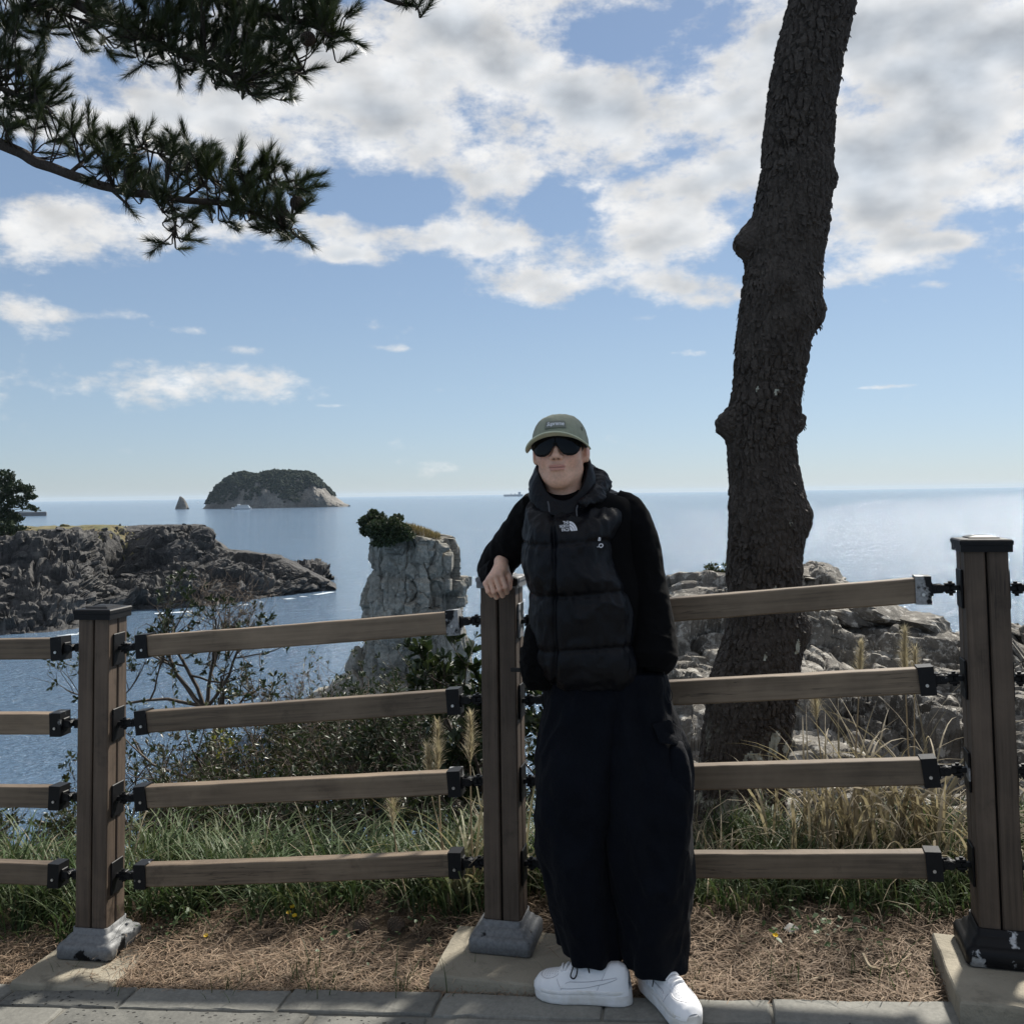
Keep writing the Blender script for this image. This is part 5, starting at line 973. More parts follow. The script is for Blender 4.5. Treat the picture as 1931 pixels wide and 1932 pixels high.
# ------------------------------------------------------------------ fence
def woodmat(name, axis, c1, c2, c3):
    m = bpy.data.materials.new(name); m.use_nodes = True; g = NT(m.node_tree); b = g.n['Principled BSDF']
    co = g.new('ShaderNodeTexCoord').outputs['Object']; oi = g.new('ShaderNodeObjectInfo').outputs['Random']
    co = g.vmath('ADD', co, g.vmath('SCALE', g.xyz(13.0, 7.0, 29.0), oi))
    s1 = [22, 22, 22]; s1[axis] = 1.0; s2 = [90, 90, 90]; s2[axis] = 3.0; s3 = [260, 260, 260]; s3[axis] = 10
    n1 = g.noise(g.vmath('MULTIPLY', co, s1), 1.0, 5, 0.6, 0.3); n2 = g.noise(g.vmath('MULTIPLY', co, s2), 1.0, 5, 0.65); n3 = g.noise(g.vmath('MULTIPLY', co, s3), 1.0, 2, 0.5)
    col = g.mix(g.rng(n1, 0.35, 0.65), c4(c1), c4(c2)); col = g.mix(g.rng(n2, 0.40, 0.68, 0, 0.9), col, c4(c3))
    wear = g.noise(co, 3.0, 5, 0.6); col = g.mix(g.rng(wear, 0.45, 0.68, 0, 0.6), col, c4([x*1.4 for x in c2])); col = g.mix(g.rng(g.noise(co, 7.0, 6, 0.7), 0.60, 0.72, 0, 0.55), col, c4([x*0.55 for x in c3]))
    s4 = [70, 70, 70]; s4[axis] = 1.6; ck = g.math('ABSOLUTE', g.math('SUBTRACT', g.noise(g.vmath('MULTIPLY', co, s4), 1.0, 3, 0.5), 0.5)); col = g.mix(g.math('MULTIPLY', g.rng(ck, 0.0, 0.012, 0.75, 0.0), g.rng(g.noise(co, 2.2, 2), 0.5, 0.6)), col, (0.012, 0.009, 0.007, 1))
    f = g.rng(oi, 0, 1, 0.78, 1.22); col = g.mix(1.0, col, g.xyz(f, f, f), 'MULTIPLY')
    g.put(b.inputs['Base Color'], col); b.inputs['Roughness'].default_value = 0.62; b.inputs['Specular IOR Level'].default_value = 0.35
    bn = g.new('ShaderNodeBump'); bn.inputs['Strength'].default_value = 0.5; bn.inputs['Distance'].default_value = 0.0015
    g.put(bn.inputs['Height'], g.math('ADD', g.math('MULTIPLY', n2, 0.7), g.math('MULTIPLY', n3, 0.4))); g.l.new(bn.outputs[0], b.inputs['Normal'])
    return m
M_POST = woodmat('post_timber', 2, (0.078, 0.056, 0.041), (0.112, 0.082, 0.060), (0.046, 0.033, 0.024))
M_RAIL = woodmat('rail_timber', 0, (0.125, 0.092, 0.062), (0.180, 0.136, 0.094), (0.078, 0.057, 0.039))
def peelmat(name, bare, thr, scale, metal=0.9):
    """black paint flaking off galvanised metal"""
    m = bpy.data.materials.new(name); m.use_nodes = True; g = NT(m.node_tree); b = g.n['Principled BSDF']
    co = g.new('ShaderNodeTexCoord').outputs['Object']; oi = g.new('ShaderNodeObjectInfo').outputs['Random']
    co = g.vmath('ADD', co, g.vmath('SCALE', g.xyz(3.0, 7.0, 5.0), oi))
    n = g.noise(co, scale, 5, 0.55); n2 = g.noise(co, 90, 4, 0.6)
    t = g.math('ADD', thr, g.rng(oi, 0, 1, -0.05, 0.05))
    f = g.rng(g.math('SUBTRACT', n, t), -0.012, 0.012)
    bc = g.mix(g.rng(n2, 0.3, 0.7), c4(bare), c4([x*0.6 for x in bare]))
    g.put(b.inputs['Base Color'], g.mix(f, bc, (0.006, 0.006, 0.007, 1)))
    g.put(b.inputs['Metallic'], g.rng(f, 0, 1, metal, 0.0)); g.put(b.inputs['Roughness'], g.rng(f, 0, 1, 0.62, 0.5)); g.put(b.inputs['Specular IOR Level'], g.rng(f, 0, 1, 0.5, 0.22))
    bn = g.new('ShaderNodeBump'); bn.inputs['Strength'].default_value = 0.5; bn.inputs['Distance'].default_value = 0.002
    g.put(bn.inputs['Height'], g.math('ADD', f, g.math('MULTIPLY', n2, 0.4))); g.l.new(bn.outputs[0], b.inputs['Normal'])
    return m
M_BLACK = peelmat('black_paint', (0.55, 0.56, 0.57), 0.30, 9)
M_PEEL = peelmat('peeling_black_paint', (0.36, 0.365, 0.37), 0.42, 7, 0.5)
M_ZINC = peelmat('weathered_zinc', (0.21, 0.215, 0.22), 0.62, 9, 0.35)
M_STEEL = mat('screw_steel', (0.6, 0.6, 0.6), (0.4, 0.38, 0.36), 60, 0.35, metal=1.0)
M_CONC = mat('plinth_concrete', (0.24, 0.215, 0.165), (0.33, 0.295, 0.23), 4, 0.92, 0.8, 90, c3=(0.15, 0.135, 0.105), c3scale=5, c3range=(.55, .68), bdist=0.004)
RAILZ = (1.037, 0.775, 0.512, 0.247)
POSTS = [((-2.92, 3.68), -0.105, rad(-8)), ((-1.473, 3.42), -0.067, rad(-9)), ((-0.041, 3.17), 0.048, rad(-13)), ((1.371, 2.79), 0.168, rad(-14.5)), ((2.70, 2.34), 0.275, rad(-17))]
def railbox(b, L, hy, hz, seed):
    """a slightly worn, slightly bowed timber bar"""
    n = 60; x = np.linspace(-L, L, n); e = .0045; prof = [(-hy, -hz+e), (-hy, hz-e), (-hy+e*.4, hz-e*.4), (-hy+e, hz), (hy-e, hz), (hy-e*.4, hz-e*.4), (hy, hz-e), (hy, -hz+e), (hy-e, -hz), (-hy+e, -hz)]; m = len(prof)
    V = np.array([[xx, py, pz] for xx in x for py, pz in prof]); V[:, 1:] += .0016*np.stack([fbm(V*np.array([9, 40, 40])+seed, 3, k=1), fbm(V*np.array([9, 40, 40])+seed, 3, k=2)], 1); V[:, 2] += -.004*(1-(V[:, 0]/L)**2)*((seed*37 % 10)/10-.3); V[:, 1] += .004*(1-(V[:, 0]/L)**2)*((seed*53 % 10)/10-.5)
    k = len(V); V = np.vstack([V, [-L, 0, 0], [L, 0, 0]]); b.add(V, grid_faces(n, m, True)[:, ::-1], [[k, (j+1) % m, j] for j in range(m)]+[[k+1, (n-1)*m+j, (n-1)*m+(j+1) % m] for j in range(m)])
def build_fence():
    fence = thing('timber_fence', 'brown timber post and rail fence with black metal joints along the cliff path', 'fence', (POSTS[2][0][0], POSTS[2][0][1], POSTS[2][1]))
    base = np.array(fence.location)
    w = 0.117; q = w/2-0.003; PH = 1.18
    b = MB(); b.box((0, 0, 0.55), (0.040, 0.040, 0.50)); core = b.mesh('post_core')
    b = MB(); b.box((0, 0, 0), (q/2, q/2, 0.555), bev=0.004); stave = b.mesh('stave')
    # cap: skirt, rim and a low hipped top
    def capm():
        b = MB(); h = 0.0685
        R = [(h, 0.0), (h, 0.020), (h*1.035, 0.021), (h*1.035, 0.032), (h*0.97, 0.036), (h*0.62, 0.0375), (h*0.60, 0.0410), (0.02, 0.046)]
        V = np.array([[sx*r, sy*r, z] for r, z in R for sx, sy in ((-1, -1), (1, -1), (1, 1), (-1, 1))]); V = np.vstack([V, [0, 0, .046]]); k = len(V)-1
        b.add(V, grid_faces(len(R), 4, True)[:, ::-1], [[(len(R)-1)*4+i, (len(R)-1)*4+(i+1) % 4, k] for i in range(4)])
        return b.mesh('cap')
    cap = capm()
    def footm():
        b = MB(); R = [(0.100, 0.0), (0.103, 0.004), (0.103, 0.034), (0.099, 0.044), (0.090, 0.050), (0.083, 0.053), (0.080, 0.062), (0.070, 0.070), (0.0655, 0.073), (0.0655, 0.090), (0.0615, 0.091), (0.0615, 0.070)]
        V = []
        for r, z in R:
            cr = min(.016, r*.2)
            for sx, sy in ((-1, -1), (1, -1), (1, 1), (-1, 1)):
                a0 = math.atan2(sy, sx)
                for da in (-PI/4, -PI/8, 0, PI/8, PI/4):
                    V.append([sx*(r-cr)+cr*math.cos(a0+da), sy*(r-cr)+cr*math.sin(a0+da), z])
        b.add(V, grid_faces(len(R), 20, True)[:, ::-1])
        return b.mesh('foot', True)
    foot = footm()
    def platem():
        b = MB(); b.box((0, 0, 0), (0.003, 0.036, 0.056), bev=0.002)
        return b.mesh('bracket_plate')
    plate = platem()
    b = MB(); b.tube([(0, 0, 0), (.004, 0, 0)], .0045, 8); bolt = b.mesh('bolt')
    b = MB(); b.tube([(-.004, 0, 0), (.004, 0, 0)], .005, 8); sc = b.mesh('screw')
    posts = []
    for i, ((x, y), z0, a) in enumerate(POSTS):
        p = obj('post', core, M_BLACK, fence, loc=np.array([x, y, z0])-base, rot=(0, 0, a)); posts.append(p)
        for sx in (-1, 1):
            for sy in (-1, 1): obj('stave', stave, M_POST, p, loc=(sx*(q/2+.003), sy*(q/2+.003), 0.625-.0))
        obj('cap', cap, M_ZINC if i == 2 else M_BLACK, p, loc=(0, 0, PH-0.034), label='bare grey metal cap' if i == 2 else None)
        f = obj('foot', foot, M_BLACK if i == 3 else M_ZINC, p, label='black painted cast foot' if i == 3 else 'grey cast foot with flaked paint')
        for sx in (-1, 1):
            if (i == 0 and sx < 0) or (i == 4 and sx > 0): continue
            for rz in RAILZ:
                obj('bracket_plate', plate, M_PEEL if (i == 2 and rz > 1) else M_BLACK, p, loc=(sx*(w/2+.004), 0, rz))
    # rails
    r = random.Random(4)
    def capbox():
        b = MB(); t = .0025; hl = .022
        for c, h in (((0, -.0265, 0), (hl, t, .0415)), ((0, .0265, 0), (hl, t, .0415)), ((0, 0, .039), (hl, .0242, t)), ((0, 0, -.039), (hl, .0242, t)), ((hl-t, 0, 0), (t, .0240, .0365))): b.box(c, h)
        return b.mesh('end_cap')
    ec = capbox()
    def swivelm():
        """fork on the rail cap, cross pin, link and a second fork towards the post plate (along +x)"""
        b = MB()
        b.box((.004, 0, 0), (.004, .017, .020), bev=.002)
        for s in (-1, 1): b.box((.020, s*.013, 0), (.016, .004, .013), bev=.003)
        b.tube([(.026, -.021, 0), (.026, .021, 0)], .0065, 10); b.tube([(.026, -.0185, 0), (.026, .0185, 0)], .0125, 12)
        b.box((.040, 0, 0), (.016, .0085, .010), bev=.003)
        for s in (-1, 1): b.box((.056, 0, s*.0115), (.014, .012, .0035), bev=.002)
        b.tube([(.058, 0, -.022), (.058, 0, .020)], .006, 8)
        b.box((.070, 0, 0), (.012, .010, .007), bev=.002)
        return b.mesh('swivel_joint')
    sw = swivelm()
    for i in range(4):
        (x0, y0), z0, a0 = POSTS[i]; (x1, y1), z1, a1 = POSTS[i+1]
        for k, rz in enumerate(RAILZ):
            A = np.array([x0+math.cos(a0)*(w/2+.007), y0+math.sin(a0)*(w/2+.007), z0+rz]); B = np.array([x1-math.cos(a1)*(w/2+.007), y1-math.sin(a1)*(w/2+.007), z1+rz])
            d = B-A; L = np.linalg.norm(d); u = d/L; gap = .082
            P0 = A+u*gap; P1 = B-u*gap; c = (P0+P1)/2; hl = np.linalg.norm(P1-P0)/2
            yaw = math.atan2(u[1], u[0]); pit = -math.asin(u[2])+r.uniform(-.006, .006); roll = r.uniform(-.04, .04)
            b = MB(); railbox(b, hl-.003, .024, .0365, i*4+k)
            o = obj('rail', b.mesh('rail'), M_RAIL, fence, loc=c-base, rot=(roll, pit, yaw))
            for s in (-1, 1):
                tl = r.uniform(-.10, .10) if not (i == 2 and k == 0) else .16
                e = obj('end_cap', ec, M_PEEL if r.random() < .6 else M_BLACK, o, loc=(s*(hl-.018), 0, 0), rot=(0, tl*.6, 0 if s > 0 else PI))
                obj('swivel_joint', sw, M_BLACK, o, loc=(s*(hl+.002), 0, 0), rot=(0, tl*.2, 0 if s > 0 else PI))
                obj('screw', sc, M_STEEL, o, loc=(s*(hl-.020), -.0285, -.012), rot=(0, 0, PI/2))
    return posts
build_fence()
def build_plinths():
    # centre, top z, half size, rotation, label
    D = [((-2.93, 3.60), -0.107, (.19, .20), rad(-8), 'concrete plinth left of the picture under the next fence post'),
         ((-1.468, 3.325), -0.070, (.175, .165), rad(-10), 'low worn concrete plinth under the left fence post'),
         ((-0.030, 3.085), 0.045, (.215, .170), rad(-12), 'mossy concrete plinth under the middle fence post behind the white shoes'),
         ((1.40, 2.685), 0.165, (.215, .200), rad(-14), 'sunlit concrete plinth under the right fence post'),
         ((2.72, 2.25), 0.272, (.22, .20), rad(-17), 'concrete plinth right of the picture under the last fence post')]
    for i, ((x, y), z, (hx, hy), a, lb) in enumerate(D):
        if i in (0, 4): continue
        n = 30; rr = np.random.default_rng(i); V = []
        R = [(1.0, -.20), (1.0, -.016), (.992, -.006), (.975, -.001), (.94, 0)]
        per = []
        for k in range(4*10):
            s, t = divmod(k, 10); u = -1+2*t/10; per.append([(u, -1), (1, u), (-u, 1), (-1, -u)][s])
        for f, zz in R:
            for px, py in per: V.append([px*(hx-(1-f)*.2), py*(hy-(1-f)*.2), zz])
        V = np.array(V); V[:, :2] += .004*np.stack([fbm(V*14+i, 3, k=1), fbm(V*14+i, 3, k=2)], 1); V[40:, 2] += .003*fbm(V[40:]*20, 2)
        V = np.vstack([V, [0, 0, 0]]); k = len(V)-1
        me = mesh_np('plinth', V, [grid_faces(5, 40, True)[:, ::-1], np.array([[160+j, 160+(j+1) % 40, k] for j in range(40)])])
        obj('concrete_plinth', me, M_CONC, None, lb, 'plinth', 'plinths under the fence posts', loc=(x, y, z), rot=(0, 0, a))
build_plinths()
# ------------------------------------------------------------------ person
from mathutils.bvhtree import BVHTree
def snets(f, lo, hi, h):
    """surface nets of f(P)<0 on a regular grid"""
    lo = np.array(lo, float); hi = np.array(hi, float); n = np.ceil((hi-lo)/h).astype(int)+1
    ax = [lo[k]+np.arange(n[k])*h for k in range(3)]; G = np.stack(np.meshgrid(*ax, indexing='ij'), -1); D = f(G); s = D < 0
    cnt = np.zeros(tuple(n-1), int); acc = np.zeros(tuple(n-1)+(3,)); num = np.zeros(tuple(n-1))
    c = [s[i:n[0]-1+i, j:n[1]-1+j, k:n[2]-1+k] for i in (0, 1) for j in (0, 1) for k in (0, 1)]; tot = sum(x.astype(int) for x in c); act = (tot > 0) & (tot < 8)
    I = np.argwhere(act); idx = -np.ones(tuple(n-1), int); idx[act] = np.arange(len(I)); V = np.zeros((len(I), 3)); W_ = np.zeros(len(I))
    cor = [(i, j, k) for i in (0, 1) for j in (0, 1) for k in (0, 1)]
    for a in range(8):
        for b in range(a+1, 8):
            if sum(abs(cor[a][q]-cor[b][q]) for q in range(3)) != 1: continue
            A, B = np.array(cor[a]), np.array(cor[b]); da = D[tuple((I+A).T)]; db = D[tuple((I+B).T)]; m = (da < 0) != (db < 0); t = np.where(m, da/np.where(m, da-db, 1), 0)
            p = I+A+(B-A)*t[:, None]; V += p*m[:, None]; W_ += m
    V = lo+V/W_[:, None]*h; Q = []
    for ax_ in range(3):
        o1, o2 = [(1, 2), (2, 0), (0, 1)][ax_]; e = np.zeros(3, int); e[ax_] = 1
        sl0 = [slice(1, n[q]-1) for q in range(3)]; sl0[ax_] = slice(0, n[ax_]-1); sl1 = list(sl0); sl1[ax_] = slice(1, n[ax_])
        a, b = s[tuple(sl0)], s[tuple(sl1)]; m = a != b; E = np.argwhere(m); st = np.ones(3, int); st[ax_] = 0; E = E+st
        d1 = np.zeros(3, int); d1[o1] = 1; d2 = np.zeros(3, int); d2[o2] = 1
        q = np.stack([idx[tuple((E-d1-d2).T)], idx[tuple((E-d2).T)], idx[tuple(E.T)], idx[tuple((E-d1).T)]], 1); fl = a[m]
        Q.append(np.where(fl[:, None], q, q[:, ::-1]))
    return V, np.vstack(Q)
def smin(a, b, k):
    h = np.clip(.5+.5*(b-a)/k, 0, 1); return b+(a-b)*h-k*h*(1-h)
def smax(a, b, k): return -smin(-a, -b, k)
def sph(P, c, r): return np.linalg.norm(P-np.array(c), axis=-1)-r
def ell(P, c, r):
    q = (P-np.array(c)); r = np.array(r); k0 = np.linalg.norm(q/r, axis=-1); k1 = np.linalg.norm(q/(r*r), axis=-1)+1e-9; return k0*(k0-1)/k1
def cap(P, a, b, ra, rb=None):
    a = np.array(a, float); b = np.array(b, float); rb = ra if rb is None else rb; v = b-a; t = np.clip(((P-a)@v)/(v@v), 0, 1); return np.linalg.norm(P-a-t[..., None]*v, axis=-1)-(ra+(rb-ra)*t)
PD = 2.86
def S(px, py, dd=0.0): return W(px, py, PD+dd)
FOOT = np.array([0.29, 2.81, path_z(0.29)])
def skinmat():
    m = bpy.data.materials.new('skin'); m.use_nodes = True; g = NT(m.node_tree); b = g.n['Principled BSDF']
    vc = g.new('ShaderNodeVertexColor'); vc.layer_name = 'tone'; co = g.new('ShaderNodeTexCoord').outputs['Object']
    f = g.rng(g.noise(co, 120, 6, .65), .3, .7, .86, 1.12); g.put(b.inputs['Base Color'], g.mix(1.0, vc.outputs[0], g.xyz(f, f, f), 'MULTIPLY'))
    b.inputs['Roughness'].default_value = .48; b.inputs['Subsurface Weight'].default_value = .18; b.inputs['Subsurface Radius'].default_value = (.012, .005, .003); b.inputs['Subsurface Scale'].default_value = 1.0
    bn = g.new('ShaderNodeBump'); bn.inputs['Strength'].default_value = .25; bn.inputs['Distance'].default_value = .001; g.put(bn.inputs['Height'], g.noise(co, 420, 4, .6)); g.l.new(bn.outputs[0], b.inputs['Normal'])
    return m
def cloth(name, c, rough, weave, bump, sheen=0.0, spec=.3, folds=0.0):
    m = bpy.data.materials.new(name); m.use_nodes = True; g = NT(m.node_tree); b = g.n['Principled BSDF']; co = g.new('ShaderNodeTexCoord').outputs['Object']
    f = g.rng(g.noise(co, 9, 5, .6), .3, .7, .8, 1.2); g.put(b.inputs['Base Color'], g.mix(1.0, c4(c), g.xyz(f, f, f), 'MULTIPLY')); b.inputs['Roughness'].default_value = rough; b.inputs['Specular IOR Level'].default_value = spec
    b.inputs['Sheen Weight'].default_value = sheen; b.inputs['Sheen Roughness'].default_value = .5
    h = g.math('ADD', g.math('MULTIPLY', g.noise(co, weave, 3, .6), .3), g.math('MULTIPLY', g.noise(g.vmath('MULTIPLY', co, (1, 1, .6)), 38, 5, .6, .6), folds))
    bn = g.new('ShaderNodeBump'); bn.inputs['Strength'].default_value = bump; bn.inputs['Distance'].default_value = .004; g.put(bn.inputs['Height'], h); g.l.new(bn.outputs[0], b.inputs['Normal'])
    return m
M_SKIN = skinmat(); M_VEST = cloth('black_nylon', (.0028, .0033, .0055), .46, 300, .6, .0, .20, 1.6); M_SWEAT = cloth('black_jersey', (.0030, .0030, .0035), .95, 500, .4, .02, .08, .3); M_TROU = cloth('black_cotton', (.0026, .0036, .0068), .85, 420, .7, .02, .12, 1.8)
M_CAP = cloth('olive_cotton', (.27, .285, .215), .85, 500, .5, .1, .2, .7); M_CAPB = cloth('sunlit_olive_cotton', (.55, .57, .42), .85, 500, .4, .1, .2, .3); M_PATCH = cloth('patch_olive', (.17, .18, .15), .8, 700, .3)  # brim's olive painted paler, standing for sunlight on its rim
M_THREAD = mat('white_thread', (.78, .78, .80), (.62, .62, .66), 200, .7); M_SHADE = mat('dark_lens', (.003, .003, .004), rough=.12, spec=.18); M_FRAME = mat('black_acetate', (.006, .006, .006), rough=.5, spec=.2)
M_SHOE = mat('white_leather', (.88, .88, .89), (.84, .84, .86), 30, .5, .15, 300, bdist=.001); M_SOLE = mat('white_rubber', (.84, .84, .85), (.66, .64, .60), 22, .6, .2, 200, bdist=.001); M_LACE = mat('white_lace', (.85, .85, .86), rough=.8); M_CORD = mat('black_cord', (.01, .01, .011), rough=.8); M_HAIR = mat('black_hair', (.012, .010, .009), rough=.5); M_LINE = mat('shoe_stitch', (.50, .50, .53), rough=.8); M_HOLE = mat('shoe_hole', (.28, .28, .30), rough=.9)
M_ZIP = mat('zip_pull_cord', (.045, .047, .055), rough=.6)
def head_frame():
    c = S(1056, 847, .02); yaw, pit, rol = rad(-10), rad(-3), rad(-2.0)
    Rz = rotz(yaw); Rx = np.array([[1, 0, 0], [0, math.cos(pit), -math.sin(pit)], [0, math.sin(pit), math.cos(pit)]]); Ry = np.array([[math.cos(rol), 0, math.sin(rol)], [0, 1, 0], [-math.sin(rol), 0, math.cos(rol)]])
    return c, Rz@Ry@Rx
HC, HM = head_frame()
def hw(P): return np.asarray(P)@HM.T+HC                   # head local -> world
def head_sdf(P):
    ax = np.abs(P[..., 0]); Q = np.stack([ax, P[..., 1], P[..., 2]], -1)
    d = ell(P, (0, .014, .026), (.0745, .093, .071)); d = smin(d, ell(P, (0, -.024, -.038), (.0605, .066, .078)), .03)
    d = smin(d, cap(Q, (.041, .004, -.064), (.010, -.058, -.096), .0215, .0205), .03); d = smin(d, sph(P, (0, -.063, -.096), .0215), .025)
    d = smin(d, sph(Q, (.034, -.053, -.026), .0310), .025); d = smin(d, cap(Q, (0, -.070, .024), (.045, -.056, .024), .013), .02)
    d = smin(d, ell(P, (0, -.0765, -.064), (.026, .016, .022)), .016)
    d = smin(d, cap(P, (0, -.086, .012), (0, -.103, -.028), .0072, .0100), .012); d = smin(d, sph(P, (0, -.105, -.031), .0108), .008); d = smin(d, sph(Q, (.0130, -.095, -.034), .0074), .006)
    d = smax(d, -sph(Q, (.0068, -.104, -.0425), .0044), .003)
    d = smin(d, ell(P, (0, -.0905, -.0596), (.0245, .0088, .0044)), .006); d = smin(d, ell(P, (0, -.0905, -.0694), (.0210, .0092, .0056)), .007)
    cy = -.1000+ax*ax*14; d = smax(d, -(np.sqrt((P[..., 1]-cy)**2*.6+(P[..., 2]+.0640-ax*ax*1.2)**2)-.0017+np.maximum(0, ax-.0255)), .002)
    d = smax(d, -ell(P, (0, -.106, -.081), (.018, .010, .005)), .008); d = smax(d, -cap(P, (0, -.108, -.047), (0, -.108, -.053), .0028), .006)
    # ears
    e = ell(Q, (.0795, .018, -.012), (.0095, .0185, .0310)); e = smin(e, sph(Q, (.070, .010, -.034), .0095), .008); e = smin(e, ell(Q, (.066, .016, -.010), (.012, .013, .024)), .008); e = smax(e, -ell(Q, (.0900, .012, -.010), (.0055, .0090, .0180)), .005); d = smin(d, e, .006)
    d = smin(d, cap(P, (0, .022, -.06), (.008, .034, -.19), .054, .060), .03)
    return d
def set_tone(me, cols):
    a = me.color_attributes.new('tone', 'FLOAT_COLOR', 'POINT'); a.data.foreach_set('color', np.column_stack([cols, np.ones(len(cols))]).astype(np.float32).ravel())
def build_person():
    man = thing('person', 'person in olive cap, sunglasses, black vest and wide trousers leaning on the middle post', 'person', FOOT)
    F0 = FOOT
    # ---- body: head, hand and the covered body in one mesh
    Vh, Qh = snets(head_sdf, (-.1, -.13, -.2), (.1, .12, .13), .0021)
    x, y, z = Vh.T; base = np.array([.76, .455, .325]); col = np.tile(base, (len(Vh), 1))
    def blend(m, c): 
        nonlocal col; col = col*(1-m[:, None])+np.array(c)*m[:, None]
    front = sstep(-.04, -.07, y)
    blend(front*.55*np.exp(-((np.abs(x)-.040)/.022)**2-((z+.03)/.025)**2), (.76, .38, .28))
    lip = np.exp(-(np.abs((z+.0642)/.0082))**4-(np.abs(x)/(.0265-.0012*np.abs((z+.0642)/.004)**1.2))**6)*sstep(-.086, -.094, y); blend(np.clip(lip*1.1, 0, .68), (.50, .20, .17))
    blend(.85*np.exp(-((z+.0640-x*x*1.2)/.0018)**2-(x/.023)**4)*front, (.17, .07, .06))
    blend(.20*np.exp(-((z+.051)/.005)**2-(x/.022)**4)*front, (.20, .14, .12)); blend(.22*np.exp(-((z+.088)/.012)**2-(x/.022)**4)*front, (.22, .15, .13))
    blend(sstep(.068, .078, np.abs(x))*sstep(.03, .0, np.abs(z+.01))*.6, (.72, .38, .30))
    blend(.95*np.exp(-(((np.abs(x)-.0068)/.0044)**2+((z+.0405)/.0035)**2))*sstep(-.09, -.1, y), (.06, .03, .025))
    Vw = hw(Vh)
    # hand, in picture-plane millimetres around its centre; w towards the camera
    hc = W(940.5, 1099, 2.985)
    hx, hz, hy = _R, _U, -_F
    def hp(u, v, w): return np.array([u, v, w])*.001
    fin = [((7, 28, 16), (21, -10, 25), (25, -29, 10), (16, -22, -8), 8.6), ((-11, 24, 19), (3, -18, 27), (12, -39, 12), (4, -33, -8), 9.0), ((-28, 14, 16), (-15, -26, 23), (-7, -45, 8), (-12, -38, -10), 8.6), ((-41, -2, 8), (-33, -26, 14), (-23, -40, 2), (-22, -34, -12), 7.6)]
    def hand_sdf(P):
        d = cap(P, hp(8, 62, -22), hp(6, 42, -6), .0235, .022); 
        for a, b, c, e, r in fin: d = smin(d, cap(P, hp(8, 44, -4), hp(*a), .018, r*.00118), .012)
        for a, b, c, e, r in fin:
            q = smin(cap(P, hp(*a), hp(*b), r*.00108, r*.00096), cap(P, hp(*b), hp(*c), r*.00098, r*.0009), .004); q = smin(q, cap(P, hp(*c), hp(*e), r*.0009, r*.0008), .004); d = smin(d, q, .0032)
        t = smin(cap(P, hp(20, 40, -8), hp(34, 12, 2), .0125, .0105), cap(P, hp(34, 12, 2), hp(33, -17, 6), .0102, .0084), .004); d = smin(d, t, .005)
        return smin(d, cap(P, hp(-5, 5, -6), hp(4, 25, -6), .016, .018), .01)
    Vq, Qq = snets(hand_sdf, (-.062, -.062, -.056), (.056, .098, .046), .0016)
    Vhand = hc+Vq[:, :1]*hx+Vq[:, 1:2]*hz+Vq[:, 2:3]*hy
    hcol = np.tile(np.array([.76, .475, .345]), (len(Vq), 1)); kn = sum(np.exp(-((Vq-hp(*a))**2).sum(1)/.012**2)+np.exp(-((Vq-hp(*b))**2).sum(1)/.010**2) for a, b, c, e, r in fin); hcol = hcol*(1-np.clip(kn*.35, 0, .4)[:, None])+np.array([.70, .38, .29])*np.clip(kn*.35, 0, .4)[:, None]
    # covered body
    sh_r, el_r, wr_r = S(1024, 972, .08), W(930, 1076, 3.22), W(944, 1070, 3.03); sh_l, el_l, wr_l = S(1175, 972, .02), S(1225, 1115, .03), S(1225, 1255, -.02)
    hip, chest, neck = S(1135, 1300), S(1085, 1010, .02), S(1062, 925, .03); kn_l, an_l, kn_r, an_r = S(1090, 1560, -.02), S(1130, 1825, -.03), S(1225, 1570, -.06), S(1225, 1840, -.05)
    def body_sdf(P):
        d = smin(cap(P, hip, chest, .095, .085), cap(P, chest, neck, .075, .052), .06)
        for a, b, c in ((sh_r, el_r, wr_r), (sh_l, el_l, wr_l)): d = smin(d, smin(cap(P, a, b, .042, .036), cap(P, b, c, .036, .026), .02), .05)
        for s, k, a in ((-.07, kn_l, an_l), (.07, kn_r, an_r)): d = smin(d, smin(cap(P, hip+np.array([s, 0, -.04]), k, .085, .055), cap(P, k, a, .055, .038), .03), .05)
        return d
    Vb, Qb = snets(body_sdf, (-.25, 2.5, .03), (.65, 3.35, 1.62), .02)
    V = np.vstack([Vw, Vhand, Vb])-F0; n1, n2 = len(Vw), len(Vw)+len(Vhand); me = mesh_np('body', V, [np.vstack([Qh, Qq+n1, Qb+n2])], True); set_tone(me, np.vstack([col, hcol, np.tile(base, (len(Vb), 1))]))
    obj('body', me, M_SKIN, man)
    # hair: sideburn and short back below the cap
    def hair_sdf(P):
        ax = np.abs(P[..., 0]); d = ell(P, (0, .016, .026), (.0795, .0975, .074)); cut = np.maximum(P[..., 2]-.05, -(P[..., 2]+.045-.30*(P[..., 1]-.0))); m = np.maximum(d, cut)
        return np.maximum(m, -(P[..., 1]+.030+.25*np.minimum(0, P[..., 2])))
    Vk, Qk = snets(hair_sdf, (-.085, -.06, -.08), (.085, .12, .06), .004); obj('hair', mesh_np('hair', hw(Vk)-F0, Qk, True), M_HAIR, man)
    # ---- cap
    def dome(az, h):
        """az 0 = front, h 0 lower edge .. 1 crown"""
        e = h*PI/2; ce = np.cos(e)**.72; se = np.sin(e)**.92; x = .0865*np.sin(az)*ce; y = .010-.1075*np.cos(az)*ce*(1-.02*np.cos(az)); z0 = .002+.022*np.maximum(0, np.cos(az))**2-.012*np.maximum(0, -np.cos(az)); z = z0+(.1055-z0)*se; return np.stack([x, y, z+0*x], -1)
